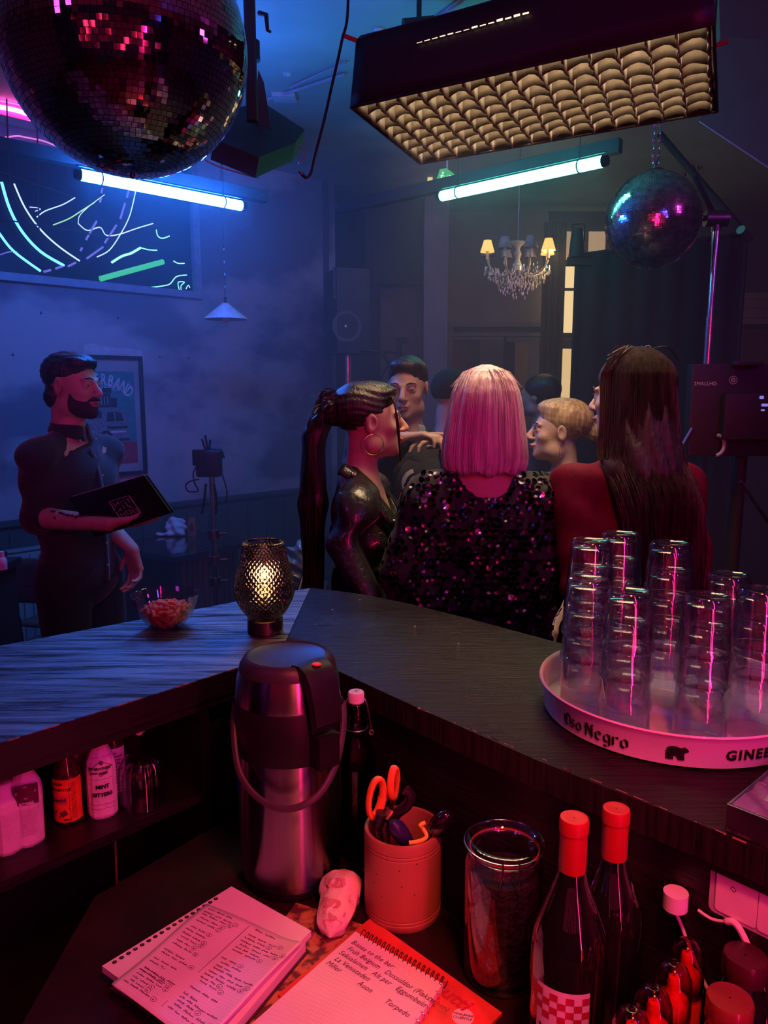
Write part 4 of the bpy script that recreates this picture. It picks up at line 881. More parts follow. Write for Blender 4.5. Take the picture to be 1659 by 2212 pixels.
M = MB(); M.tube(spline([(.008, -.050, .002), (.025, -.0465, .003), (.036, -.036, .004), (.030, -.030, .014), (.026, -.032, .020), (.034, -.030, .024)], 4), .0032, 8); M.tube([(.02, -.045, .0), (.01, -.02, -.13)], .003, 6); M.build('loop', mat('yellow_plastic', (0.9, 0.65, 0.05), 0.4), t)
# clip jar
jx, jy = .169, .992
jr = thing('clip_jar', 'tall clear preserving jar with wire clip lid and dark contents', 'jar', (jx, jy, ZW + .0005))
M = MB(); M.lathe([(.001, .003), (.044, .001), (.049, .0), (.053, .006), (.0545, .014), (.0545, .175), (.050, .186), (.0475, .190), (.0475, .194), (.0455, .194), (.0455, .188), (.050, .178), (.0512, .16), (.0512, .018), (.045, .008), (.001, .008)], 48); M.build('glass', G_clear, jr)
M = MB(); M.lathe([(.001, .009), (.0505, .018), (.0505, .150), (.045, .160), (.001, .163)], 40); M.build('coffee_beans', mat('dark_beans', (0.03, 0.012, 0.012), 0.6, nscale=80, bump=1.0), jr)['kind'] = 'stuff'
M = MB(); M.lathe([(.0475, .1945), (.0485, .1955), (.0485, .198), (.0475, .199)], 48); M.build('seal_ring', mat('rubber_red', (0.55, 0.12, 0.06), 0.5), jr)
M = MB(); M.lathe([(.0468, .1992), (.0535, .200), (.0545, .204), (.0520, .2095), (.0470, .2105), (.0440, .2095), (.036, .201), (.034, .1985), (.001, .1975), (.001, .1935), (.036, .1935), (.045, .1955), (.0468, .1992)], 48); M.build('lid', G_clear, jr)
M = MB(); ring = lambda R_, z, r_=.0013: M.tube([(R_ * math.cos(a), R_ * math.sin(a), z) for a in [k * math.pi / 20 for k in range(41)]], r_, 6, cap=False)
ring(.0495, .1915); ring(.056, .2045, .0012)
for dx in (-.011, .011): M.tube([(dx, -.0565, .207), (dx, -.0585, .190), (dx * 1.2, -.0575, .172), (dx * 1.2, -.054, .170)], .0013, 6)
M.build('wire_clip', M_chrome, jr)
# wine bottles
M_wgl = mat('wine_glass_dark', (0.006, 0.008, 0.006), 0.05, coat=0.5, spec=.8); M_foil = mat('red_capsule', (0.42, 0.008, 0.014), 0.42, noise=.06)
M_lbl = mat('label_paper', (0.75, 0.68, 0.70), 0.65, noise=.04); M_lred = mat('label_red', (0.45, 0.02, 0.05), 0.6)
def wine(x, y, h, r_, u, lab, a_mid, arc):
    t = thing('wine_bottle', lab, 'bottle', (x, y, ZW + .0005), 0, 'wine bottles with red capsules'); k = h / .30
    M = MB(); M.lathe([(.001, .01), (r_ * .8, .002), (r_ * .93, 0), (r_, .006), (r_, .150 * k), (r_ * .93, .172 * k), (r_ * .66, .202 * k), (r_ * .42, .228 * k), (.0145, .245 * k), (.0140, .262 * k)], 48); M.build('glass', M_wgl, t)
    M = MB(); M.lathe([(.0158, h - .066), (.0162, h - .064), (.0160, h - .022), (.0162, h - .018), (.0172, h - .017), (.0172, h - .004), (.0162, h - .0005), (.0150, h), (.011, h - .0006), (.001, h - .0006)], 32); M.build('capsule', M_foil, t)
    z0, z1 = .035, .128 * k; rr = r_ + .0004; a0 = a_mid - arc / 2; 
    M = MB(); M.patch(lambda s, q: Vector((rr * math.cos(a0 + arc * s), rr * math.sin(a0 + arc * s), z0 + (z1 - z0) * q)), 24, 4); M.build('label', M_lbl, t)
    M = MB(); cs = .0088; nc = int(arc * r_ / cs); rr2 = r_ + .0009
    for i in range(nc):
        for j in range(4):
            if (i + j) % 2: continue
            b0 = a0 + arc * i / nc; b1 = a0 + arc * (i + 1) / nc; c1 = z1 - .006 - j * cs; c0 = c1 - cs
            M.add([(rr2 * math.cos(b0), rr2 * math.sin(b0), c0), (rr2 * math.cos(b1), rr2 * math.sin(b1), c0), (rr2 * math.cos(b1), rr2 * math.sin(b1), c1), (rr2 * math.cos(b0), rr2 * math.sin(b0), c1)], [(0, 1, 2, 3)])
    M.build('check_pattern', M_lred, t, smooth=False)['kind'] = 'stuff'
    M = MB(); vs, fs = text_geo('VERUM', .017, bold=.0004)
    am = a_mid; M.add([(rr2 * math.cos(am + v.x / r_), rr2 * math.sin(am + v.x / r_), z1 - .058 + v.y) for v in vs], fs); M.build('lettering', M_print, t)['kind'] = 'stuff'
    return t
wine(.222, .830, .338, .045, 0, 'nearer wine bottle with red capsule and checked label turned left', math.radians(-112), 1.45)
wine(.291, .893, .313, .041, 0, 'farther wine bottle with red capsule, standing behind the nearer one', math.radians(-150), 1.2)
# squeeze bottles with clear domed caps
M_sq = mat('orange_sauce', (0.80, 0.06, 0.02), 0.35, noise=.1, coat=.3); G_dome = thinglass('dome_plastic', (.85, .50, .48), .12, 1.35)
sp = thing('squeeze_bottle', 'x', 'bottle', (0, 0, 0), 0, 'squeeze bottles with clear domed caps')
M = MB(); M.lathe([(.001, 0), (.0185, 0), (.0195, .003), (.0195, .110), (.017, .120), (.001, .121)], 28); M.build('bottle', M_sq, sp)
M = MB(); M.lathe([(.0175, .121), (.0175, .134), (.014, .142), (.008, .148), (.0068, .156), (.0072, .160), (.0055, .166), (.001, .1675)], 24, rf=lambda a, r_, z: r_ * (1 + .10 * math.cos(6 * a) * (1 if .125 < z < .15 else 0))); M.build('nozzle', mat('nozzle_orange', (0.95, 0.16, 0.04), 0.3), sp)
M = MB(); M.lathe([(.0207, .118), (.0207, .150), (.0195, .164), (.015, .176), (.008, .182), (.001, .1835)], 28); M.build('dome_cap', G_dome, sp, solid=.0008)
sq = [(1485, 2040, 'farthest'), (1457, 2090, 'second farthest'), (1413, 2143, 'second nearest'), (1366, 2190, 'nearest')]
for i, (u, v, l) in enumerate(sq):
    o = sp if i == 0 else copy_tree(sp); p = Wz(u, v, ZW + .178); o.location = (p.x, p.y, ZW + .0005); o['label'] = 'orange red squeeze bottle with clear domed cap, %s of the row of four' % l
# dark screw-cap bottles at the right corner
for (u, v, zt_, rr, l) in ((1566, 2150, .985, .024, 'dark bottle with wide brown red cap in the lower right corner'), (1600, 2058, .99, .024, 'dark ribbed screw cap bottle standing behind the brown capped one')):
    p = Wz(u, v, zt_); h = zt_ - ZW; t = thing('sauce_bottle', l, 'bottle', (p.x + .004, p.y - .004, ZW + .0005))
    M = MB(); M.lathe([(.001, 0), (rr * 1.05, 0), (rr * 1.15, .004), (rr * 1.15, h - .055), (rr * .9, h - .035), (rr * .88, h - .028)], 32); M.build('glass', M_wgl, t)
    M = MB(); M.lathe([(rr, h - .028), (rr * 1.03, h - .026), (rr * 1.03, h - .003), (rr * .97, h), (.001, h)], 40, rf=lambda a, r_, z: r_ * (1 + .012 * math.cos(40 * a))); M.build('cap', mat('cap_brown', (0.20, 0.035, 0.025), 0.3, coat=.5) if rr and 'brown red' in l else mat('cap_dark', (0.05, 0.01, 0.015), 0.3), t)
# ------------------------------------------------------------------ papers on the worktop
M_paper = mat('squared_paper', (0.80, 0.74, 0.72), 0.75, noise=.05, nscale=10); M_pen = mat('pen_ink', (0.10, 0.02, 0.06), 0.6); M_grid_l = mat('paper_grid', (0.62, 0.52, 0.56), 0.75); M_cover = mat('notebook_cover', (0.05, 0.02, 0.03), 0.5)
def sheet(M, pts, z0, z1, curl=None):
    # quad in the picture order: p0 -> p1 top edge, p3 -> p2 bottom
    return M.prism([(p.x, p.y) for p in pts][::-1] if (pts[1] - pts[0]).cross(pts[3] - pts[0]).z < 0 else [(p.x, p.y) for p in pts], z0, z1)
def pagefn(pts, z):
    p0, p1, p2, p3 = pts
    def f(x, y): q = (p0 * (1 - x) + p1 * x) * (1 - y) + (p3 * (1 - x) + p2 * x) * y; return Vector((q.x, q.y, z))
    return f
def notebook(lab, quads, z0, spiral=None, loc=None, cover=True):
    p = quads[0]; c = sum(quads, Vector()) / 4; t = thing('notebook', lab, 'notebook', (c.x, c.y, z0)); Mi = Matrix.Translation((-c.x, -c.y, -z0)); return t, Mi
zA = ZW + .001
q1 = [Wz(u, v, zA + .02) for u, v in ((505, 1925), (668, 2030), (470, 2262), (235, 2110))]
t1, Mi = notebook('lower closed spiral notebook under the pad of cocktail notes', q1, zA)
M = MB(); M.M = Mi; sheet(M, q1, zA, zA + .002); M.build('cover', M_cover, t1, smooth=False); M = MB(); M.M = Mi; sheet(M, [q1[0].lerp(q1[2], .02), q1[1].lerp(q1[3], .02), q1[2].lerp(q1[0], .02), q1[3].lerp(q1[1], .02)], zA + .002, zA + .016); M.build('pages', M_paper, t1, smooth=False)
zB_ = zA + .0165
q2 = [Wz(u, v, zB_ + .012) for u, v in ((500, 1912), (672, 2008), (438, 2242), (220, 2084))]
t2, Mi = notebook('upper notebook with handwritten circled lists and torn spiral edge', q2, zB_)
M = MB(); M.M = Mi; sheet(M, q2, zB_, zB_ + .010); M.build('pages', M_paper, t2, smooth=False)
# punched holes and wire along the left edge
f2 = pagefn(q2, zB_ + .0105)
for k in range(17):
    M = MB(); M.M = Mi; c = f2(.035, .16 + k * .0485); M.lathe([(.0035, 0), (.001, .0008)], 10, c=c); M.build('punched_hole', M_black, t2, smooth=False)
# loose top sheet, slightly curled, with writing
q3 = [Wz(u, v, zB_ + .016) for u, v in ((447, 1948), (652, 2036), (436, 2262), (240, 2122))]
t3, Mi = notebook('loose squared sheet of handwritten circled notes on the upper notebook', q3, zB_ + .011); t3.name = 'note_sheet'; t3['category'] = 'paper'
z3 = zB_ + .0125; p0, p1, p2, p3 = q3
def f3(x, y, o=0.0): q = (p0 * (1 - x) + p1 * x) * (1 - y) + (p3 * (1 - x) + p2 * x) * y; return Vector((q.x, q.y, z3 + o + .012 * max(0, x - .75) ** 2 * 16 * .5 + .0012 * math.sin(x * 5 + y * 7)))
M = MB(); M.M = Mi; M.patch(lambda s, q: f3(s, q), 24, 24); M.build('sheet', M_paper, t3, solid=.0004)
def gridlines(M, f, n, m, w_=.004):
    for k in range(1, n): ribbon(M, [(k / n, j / 12) for j in range(13)], w_ * .3, f)
    for k in range(1, m): ribbon(M, [(j / 12, k / m) for j in range(13)], w_ * .3, f)
M = MB(); M.M = Mi; gridlines(M, lambda a, b: f3(a, b, .0004), 38, 40); o = M.build('ruling', M_grid_l, t3, smooth=False); o['kind'] = 'stuff'
# writing: lines run from the lower left to the upper right side of the sheet (the sheet lies turned)
random.seed(21); M = MB(); M.M = Mi
def scrawl(M, f, x0, y0, dx, dy, L, h, wd, seed=None):
    # cursive word of length L along direction d, height h along normal
    n = max(4, int(L / (h * .32))); pts = []; nx, ny = dy, -dx
    for i in range(n + 1):
        a = i * L / n; up = (i % 2) * h * random.uniform(.4, 1.0) - (h * .25 if random.random() < .1 else 0)
        pts.append((x0 + dx * a + nx * up + random.uniform(-.002, .002), y0 + dy * a + ny * up))
    ribbon(M, pts, wd, f)
fa = lambda a, b: f3(a, b, .0007)
for col_, (x0, wcol) in enumerate(((.05, .40), (.53, .40))):
    y = .05
    while y < .93:
        x = x0 + random.uniform(0, .04); end = x0 + wcol * random.uniform(.5, 1)
        if random.random() < .85:
            while x < end - .05:
                L = random.uniform(.045, .11); scrawl(M, fa, x, y, 1, .02, L, .017, .0035); x += L + .022
            if random.random() < .6:
                cx_, cy_ = x + .02, y - .006; ribbon(M, [(cx_ + .026 * math.cos(a), cy_ + .017 * math.sin(a)) for a in [k * math.pi / 7 for k in range(15)]], .003, fa); scrawl(M, fa, cx_ - .009, cy_ + .007, 1, 0, .018, .013, .0035)
        y += random.uniform(.030, .042)
ribbon(M, [(.50, .04), (.49, .5), (.49, .93)], .004, fa)
for yy in (.75, .78): ribbon(M, [(.08, yy), (.34, yy + .02)], .005, fa)
o = M.build('handwriting', M_pen, t3, smooth=False); o['kind'] = 'stuff'
# right pad with spiral binding and short note
zC_ = ZW + .006
q5 = [Wz(u, v, ZW + .004) for u, v in ((800, 1985), (1085, 2190), (880, 2400), (600, 2150))]
t5, Mi = notebook('red menu magazine with round sticker under the open spiral pad', q5, ZW + .0008); t5.name = 'magazine'; t5['category'] = 'magazine'
M = MB(); M.M = Mi; sheet(M, q5, ZW + .001, ZW + .0055); M.build('cover', mat('magazine_red', (0.62, 0.07, 0.05), 0.45, nscale=12, noise=.25), t5, smooth=False)
f5 = pagefn(q5, ZW + .0060)
st = Wz(1000, 2196, ZW + .006); M = MB(); M.M = Mi; M.lathe([(.0145, 0), (.0145, .0003), (.001, .0004)], 32, c=(st.x, st.y, ZW + .0056)); M.build('round_sticker', M_paper, t5)
ux = (q5[1] - q5[0]).normalized(); uy = Vector((-ux.y, ux.x, 0))
rx = Vector((.95, -.25, 0)).normalized(); ry = Vector((.25, .95, 0)).normalized()
M = MB(); M.M = Mi
for i, s_ in enumerate(('VIINILAHDE', 'CLUBISTUP')):
    vs, fs = text_geo(s_, .0052, bold=.0001); M.add([Vector((st.x, st.y, ZW + .0062)) + rx * v.x + ry * (v.y + .003 - i * .006) for v in vs], fs)
M.build('sticker_lettering', M_print, t5)
M = MB(); M.M = Mi; tp_ = Wz(975, 2150, ZW + .0062); vs, fs = text_geo('Lutti', .032, bold=.0006, shear=.2); M.add([tp_ + ux * (v.x - .0) + uy * (v.y) for v in vs], fs); M.build('title', M_lred, t5)
q4_ = [Wz(u, v, ZW + .016) for u, v in ((768, 2012), (957, 2125), (800, 2345), (500, 2250))]
t4, Mi = notebook('open squared spiral pad with a short pencilled list, lower centre', q4_, ZW + .006)
M = MB(); M.M = Mi; sheet(M, q4_, ZW + .0062, ZW + .016)
M.build('pages', M_paper, t4, smooth=False)
f4 = pagefn(q4_, ZW + .0163); M = MB(); M.M = Mi; gridlines(M, f4, 34, 34); o = M.build('ruling', M_grid_l, t4, smooth=False); o['kind'] = 'stuff'
M = MB(); M.M = Mi
ex = (q4_[1] - q4_[0]).normalized(); ey = Vector((-ex.y, ex.x, 0)); org = q4_[0]
lines = ['Bisses to the bar:', 'Früh Belgium   Dussuldor (Flaksschen)', 'Seksalainen   Alt per   Eggumbeln', 'La Venistaden', 'Miller          Auon       Torpedo']
for i, s_ in enumerate(lines):
    vs, fs = text_geo(s_, .0125, shear=.25, spacing=1.05); x0 = min(v.x for v in vs)
    o_ = org + ex * .012 - ey * (.020 + i * .0135) + ex * (.004 * (i % 2)); 
    M.add([Vector((o_.x, o_.y, ZW + .0167)) + ex * (v.x - x0) * .88 + ey * v.y for v in vs], fs)
o = M.build('handwriting', M_pen, t4, smooth=False); o['kind'] = 'stuff'
# wire spiral above the top edge
for k in range(19):
    c = q4_[0].lerp(q4_[1], .06 + k * .05) + ey * .004; M = MB(); M.M = Mi
    M.tube([Vector((c.x, c.y, ZW + .013)) + ey * (.0075 * math.cos(a)) + Vector((0, 0, .0075 * math.sin(a))) + ex * .001 * a for a in [j * 2 * math.pi / 14 for j in range(15)]], .0007, 5, cap=False); M.build('wire_loop', M_black, t4)
for k in range(12):
    c = q4_[1].lerp(q4_[2], .02 + k * .075); ed2 = (q4_[2] - q4_[1]).normalized(); M = MB(); M.M = Mi; out = ex
    M.tube([Vector((c.x, c.y, ZW + .011)) + out * (.0045 * math.cos(a)) + Vector((0, 0, .006 * math.sin(a))) for a in [j * 2 * math.pi / 12 for j in range(13)]], .0006, 5, cap=False); M.build('wire_loop', M_chrome, t4)
# oilcloth strip between the pads
q6 = [Wz(u, v, ZW + .0006) for u, v in ((640, 1950), (790, 2000), (560, 2290), (440, 2215))]
c6 = sum(q6, Vector()) / 4; M = MB(); sheet(M, q6, ZW + .0004, ZW + .0012)
o = M.build('paper_mat', mat('printed_mat', (0.50, 0.24, 0.10), 0.6, nscale=45, col2=(0.10, 0.03, 0.03), nlo=.42, nhi=.56), smooth=False); tag(o, 'worn printed brown paper mat lying between the two notebooks', 'mat')
# wrapped sandwich roll
pa, pb = Wz(742, 1900, ZW + .03), Wz(712, 2026, ZW + .015); ln = (pb - pa).length; 
wr = thing('wrapped_roll', 'sandwich roll wrapped in printed paper lying between airpot and crock', 'food', pa); dx = (pb - pa).normalized(); sx_ = dx.cross(Vector((0, 0, 1))).normalized(); uz = sx_.cross(dx)
def wf(s, a, o=0.0):
    rr = (.010 + .020 * math.sin(math.pi * min(1, s * .62 + .30)) ** .8 + (.004 if s < .3 else 0)) * (1 + .05 * math.sin(3 * a + s * 9) + .05 * math.sin(7 * a)) + o
    if s > .85: rr *= 1 - (s - .85) * 6.3
    if s < .04: rr *= .8
    return dx * (s * ln) + sx_ * rr * math.cos(a) + uz * rr * .8 * math.sin(a)
M = MB(); M.patch(lambda s, t: wf(t, s * 2 * math.pi), 26, 22); M.build('wrapper', mat('wrap_paper', (0.80, 0.62, 0.55), 0.6, nscale=25, noise=.12, bump=.6, bscale=60), wr)
M = MB(); M.ell(dx * .004, (.024, .022, .017), 14, 10); M.build('roll', mat('bread', (0.75, 0.42, 0.18), 0.8, nscale=30, bump=.3), wr)
M = MB(); vs, fs = text_geo('Kalle', .044, bold=.0012); x0 = min(v.x for v in vs); x1 = max(v.x for v in vs)
M.add([wf(.90 - (v.x - x0) / (x1 - x0) * .68, math.pi / 2 + v.y / .022 , .0012) for v in vs], fs); o = M.build('printed_word', mat('wrap_print', (0.60, 0.22, 0.24), 0.6), wr)
# ------------------------------------------------------------------ fittings on the right fascia
fa_, fb_ = Vector((-0.083, 1.398, 0)), Vector((iR.x, iR.y, 0)); fa_ = Vector((0.222, 1.045, 0)); fd = Vector((0.425 - 0.222, 0.844 - 1.045, 0)).normalized(); fn = Vector((fd.y, -fd.x, 0))
fa_ = Vector((-0.15, 1.47, 0)); fd = (Vector((iR.x, iR.y, 0)) - fa_).normalized(); fn = Vector((fd.y, -fd.x, 0))
def FW(u, v, off=0.0):
    if fn.dot(-fa_) < 0: n = -fn
    else: n = fn
    r_ = ray(u, v); o = Vector((0, 0, CAM_H)) - (fa_ + n * off); t = -o.dot(n) / r_.dot(n); return Vector((0, 0, CAM_H)) + r_ * t
nf = fn if fn.dot(-fa_) > 0 else -fn
pn = thing('socket_panel', 'pink lit white double socket panel on the bar side at right edge', 'socket panel', FW(1610, 1945, -.02)); io = Matrix.Translation(-pn.location)
def rr_pts(c, w_, h_, r_):
    out = []
    for (sx, sz, a0) in ((1, 1, 0), (-1, 1, 90), (-1, -1, 180), (1, -1, 270)):
        for k in range(5): a = math.radians(a0 + k * 22.5); out.append(c + fd * (sx * (w_ / 2 - r_) + r_ * math.cos(a)) + Vector((0, 0, sz * (h_ / 2 - r_) + r_ * math.sin(a))))
    return out
c0 = FW(1640, 1948, -.0139); M = MB(); M.M = io; M.extr(rr_pts(c0, .118, .082, .008), nf * .0015); M.build('frame', mat('frame_white', (0.45, 0.40, 0.42), 0.4), pn, smooth=False)
for sx in (-1, 1):
    M = MB(); M.M = io; M.extr(rr_pts(c0 + nf * .0016 + fd * sx * .0255, .050, .070, .004), nf * .0015); M.build('rocker', M_whitepl, pn, smooth=False)
M = MB(); M.M = io; ribbon(M, [(-.03, .006), (-.033, .002), (-.029, -.001), (-.026, .002), (-.03, .006)], .0008, lambda a, b: c0 + fd * a + nf * .0033 + Vector((0, 0, b))); M.build('switch_symbol', M_print, pn)
ks = thing('cable_knob', 'small white cylindrical plug hanging on a thin pale cord beside bottles', 'plug', FW(1459, 1952, -.025)); io = Matrix.Translation(-ks.location)
k0 = FW(1459, 1945, .004); M = MB(); M.M = io; M.tube([k0 + Vector((0, 0, .012)), k0 + Vector((0, 0, -.010))], .0155, 20); M.build('plug', M_whitepl, ks)
M = MB(); M.M = io; M.tube(spline([k0 + Vector((0, 0, -.015)), FW(1470, 1995, -.008), FW(1487, 2040, -.008), FW(1520, 2120, -.008), FW(1560, 2200, -.008), FW(1575, 2300, -.008)], 6), .0024, 8); M.build('cord', M_whitepl, ks)
cb = MB(); cb.tube(spline([FW(1508, 1966, -.008), FW(1535, 1984, -.008), FW(1560, 1990, -.008), FW(1585, 1992, -.008), FW(1605, 2020, -.008), FW(1630, 2080, -.008), FW(1645, 2140, -.008), FW(1650, 2260, -.008)], 6), [.002 if k < 14 else .0042 for k in range(43)], 8); tag(cb.build('power_cord', M_whitepl), 'pale power cord running down below the socket panel', 'cord')
M = MB(); M.extr([FW(u, v, -.0135) for u, v in ((1433, 1803), (1446, 1801), (1492, 1822), (1486, 1834), (1447, 1815))], nf * .0006); tag(M.build('tape_strip', M_whitepl), 'torn strip of pale tape on the bar fascia left of socket panel', 'tape')
# ------------------------------------------------------------------ things on the left shelf
ZS = .8905
def shelf_pos(u, v, t=.045):
    # point on the shelf plane
    return Wz(u, v, ZS)
def txt_cyl(t, s_, size, rad, zc, am, m, name='lettering', bold=.0003):
    vs, fs = text_geo(s_, size, bold=bold); M = MB(); M.add([(rad * math.cos(am + v.x / rad), rad * math.sin(am + v.x / rad), zc + v.y) for v in vs], fs); o = M.build(name, m, t); o['kind'] = 'stuff'; return o
M_wrap = mat('bottle_wrap', (0.82, 0.74, 0.76), 0.6, nscale=22, noise=.08, bump=.5, bscale=35); M_dlabel = mat('dark_label', (0.12, 0.03, 0.06), 0.6)
def wrapped(u, v, h, lab, txt, band, seed):
    random.seed(seed); p = shelf_pos(u, v); t = thing('wrapped_bottle', lab, 'bottle', (p.x + .002, p.y + .020, ZS)); rb = .0265; ph = [random.uniform(0, 6) for _ in range(3)]
    rf = lambda a, r_, z: r_ * (1 + .035 * math.cos(4 * a + ph[0]) + .025 * math.cos(7 * a + ph[1] + z * 40) + (.02 * math.cos(9 * a) if z > h * .6 else 0))
    M = MB(); M.lathe([(.001, 0), (rb * .9, 0), (rb, .006), (rb, h * .62), (rb * .93, h * .72), (rb * .62, h * .84), (rb * .50, h * .93), (rb * .48, h * .99), (rb * .3, h), (.001, h)], 14, rf=rf); M.build('paper_wrap', M_wrap, t, smooth=False)
    return t
rl = .0285
t = wrapped(212, 1768, .150, 'bottle in pale paper with pointed crest, next to the ribbed glass', 0, 0, 1)
am = math.radians(-72); fpt = lambda x, z: (rl * math.cos(am + x / rl), rl * math.sin(am + x / rl), z)
M = MB(); ribbon(M, [(-.020, .094), (.002, .112), (.024, .099), (.002, .084), (-.020, .094)], .0010, fpt); ribbon(M, [(-.018, .089), (.002, .089)], .003, fpt); M.ell(fpt(.003, .1095), (.004, .001, .004), 8, 6); M.build('crest', M_dlabel, t)['kind'] = 'stuff'
txt_cyl(t, 'FEE BROTHERS', .0062, rl + .0005, .0985, am, M_print); txt_cyl(t, '1864', .006, rl + .0005, .0895, am + .25, M_print); txt_cyl(t, 'MINT', .0098, rl + .0005, .064, am + .12, M_print, bold=.0004); txt_cyl(t, 'BITTERS', .0098, rl + .0005, .049, am + .1, M_print, bold=.0004)
for z in (.120, .078, .030, .022): 
    M = MB(); ribbon(M, [(x / 1000, z + .001 * math.sin(x)) for x in range(-24, 25, 4)], .0005, fpt); M.build('printed_line', M_dlabel, t)
t = wrapped(48, 1830, .148, 'bottle in pale paper with dark oval label, second from left', 0, 0, 2)
am = math.radians(-65); fpt = lambda x, z: (rl * math.cos(am + x / rl), rl * math.sin(am + x / rl), z)
M = MB(); M.patch(lambda s, q: Vector(fpt(-.021 + .044 * s, .076 + .036 * q + .004 * math.sin(s * math.pi))), 14, 4); M.build('dark_label', M_dlabel, t)
rl += .0006; M = MB(); ribbon(M, [(-.015, .1), (.001, .112), (.018, .1), (.001, .090), (-.015, .1)], .0012, fpt); M.build('crest', M_wrap, t)['kind'] = 'stuff'; txt_cyl(t, 'BITTERS', .0065, rl, .081, am + .05, M_wrap); rl -= .0006
for z in [.07 - k * .0035 for k in range(14)]:
    M = MB(); ribbon(M, [(x / 1000, z) for x in range(-20, 22, 6)], .0004, fpt); M.build('printed_line', M_dlabel, t)
t = wrapped(2, 1848, .120, 'crumpled pale paper wrapped bottle cut off by the left edge', 0, 0, 6)
t = wrapped(178, 1726, .150, 'pale paper wrapped bottle half hidden behind the sauce bottle', 0, 0, 9)
# sauce bottle with orange label
p = shelf_pos(142, 1778); t = thing('sauce_bottle', 'dark hot sauce bottle with orange label between two wrapped bottles', 'bottle', (p.x, p.y + .016, ZS)); rb = .0245
M = MB(); M.lathe([(.001, 0), (rb * .9, 0), (rb, .005), (rb, .088), (rb * .9, .100), (rb * .55, .117), (rb * .45, .125), (rb * .43, .150)], 32); M.build('glass', mat('sauce_glass', (0.05, 0.006, 0.006), 0.06, coat=.6), t)
M = MB(); M.lathe([(rb * .5, .146), (rb * .5, .165), (.001, .166)], 20); M.build('cap', M_abk, t)
am = math.radians(-78); ro = rb + .0005; M = MB(); M.patch(lambda s, q: Vector((ro * math.cos(am - 1.35 + 2.7 * s), ro * math.sin(am - 1.35 + 2.7 * s), .006 + .080 * q)), 28, 3); M.build('label', mat('label_orange', (0.85, 0.13, 0.02), 0.6, nscale=50), t)
ro += .0005; M = MB(); M.patch(lambda s, q: Vector((ro * math.cos(am - .9 + 1.05 * s), ro * math.sin(am - .9 + 1.05 * s), .040 + .016 * q)), 12, 2); M.build('label_oval', mat('label_pink', (0.6, 0.08, 0.12), 0.6), t)
txt_cyl(t, 'SALSA', .0066, ro, .078, am - .48, M_print); txt_cyl(t, 'DE CHIPOTLE', .0066, ro, .067, am - .38, M_print); txt_cyl(t, 'Zaaschilá', .0085, ro + .0004, .048, am - .4, M_print); txt_cyl(t, '200 ml', .0048, ro, .011, am + .12, M_print)
fpt = lambda x, z: (ro * math.cos(am + x / ro), ro * math.sin(am + x / ro), z)
M = MB(); ribbon(M, [(-.020, .024), (-.008, .020), (.002, .026)], .010, fpt); M.build('pepper_print', M_dlabel, t)['kind'] = 'stuff'
M = MB(); ribbon(M, [(.0075 + .0006 * math.sin(k), .010 + k * .005) for k in range(15)], .0007, fpt)
for k in range(22): ribbon(M, [(.0105, .012 + k * .0031), (.0195, .012 + k * .0031)], .0010, fpt)
M.build('fine_print', M_print, t)['kind'] = 'stuff'
# tall bottle behind with pale label
p = shelf_pos(240, 1722); t = thing('bitters_bottle', 'dark bottle with pale printed label behind the crested wrapped bottle', 'bottle', (p.x + .002, p.y + .018, ZS)); rb = .0215
M = MB(); M.lathe([(.001, 0), (rb, .002), (rb, .100), (rb * .92, .112), (rb * .5, .135), (rb * .42, .165)], 32); M.build('glass', MATS['sauce_glass'], t)
M = MB(); ro = rb + .0005; M.patch(lambda s, q: Vector((ro * math.cos(-2.7 + 2.6 * s), ro * math.sin(-2.7 + 2.6 * s), .010 + .088 * q)), 20, 3); M.build('label', M_wrap, t)
for k in range(12): txt_cyl(t, ['PEYO', 'OLD FASHION', 'AROMATIC', 'COCKTAIL'][k % 4], .0055, ro + .0005, .088 - k * .0066, -1.25, M_dlabel)
# upturned ribbed glass
p = shelf_pos(300, 1752); t = thing('ribbed_glass', 'upturned ribbed dome glass at right end of the low shelf', 'drinking glass', (p.x, p.y + .030, ZS + .0003))
rf = lambda a, r_, z: r_ * (1 + (.035 * math.cos(22 * a) if .004 < z < .09 and r_ > .012 else 0))
M = MB(); M.lathe([(.040, 0), (.0425, .002), (.0425, .06), (.040, .075), (.033, .088), (.022, .097), (.01, .100), (.001, .1005)], 132, rf=rf); M2 = MB(); M2.lathe([(.040, 0), (.0375, .004), (.0365, .055), (.031, .070), (.018, .078), (.001, .08)], 66); M.add(M2.v, [tuple(reversed(q)) for q in M2.f]); M.build('glass', G_clear, t)
M = MB(); M.tube([Wy(248, 1795, p.y - .01), Wy(252, 1900, p.y - .01), Wy(256, 1945, p.y - .01)], .0018, 6); tag(M.build('hanging_wire', mat('wire_red', (0.25, 0.05, 0.05), 0.5)), 'thin pale wire hanging under the low shelf', 'wire')
# ------------------------------------------------------------------ people
def skinmat(name, col): 
    m = mat(name, col, 0.48, nscale=25, noise=0.08, bump=0.08, bscale=90); p = m.node_tree.nodes['Principled BSDF']
    p.inputs['Subsurface Weight'].default_value = 0.0; return m
SK1 = skinmat('skin_fair', (0.58, 0.37, 0.28)); SK2 = skinmat('skin_warm', (0.50, 0.30, 0.21))
M_eyew = mat('eye_white', (0.65, 0.62, 0.6), 0.2); M_iris = mat('iris', (0.04, 0.025, 0.02), 0.1); M_lip = mat('lips', (0.45, 0.12, 0.12), 0.4); M_brow = mat('brow_hair', (0.02, 0.013, 0.01), 0.7)
def hairmat(name, c1, c2, sc=(90, 90, 4), rough=.38, c3=None):
    m = mat(name, c1, rough, nscale=1.0, stretch=sc, col2=c2, nlo=.4, nhi=.6, bump=.35, bscale=1.6, spec=.6)
    return m
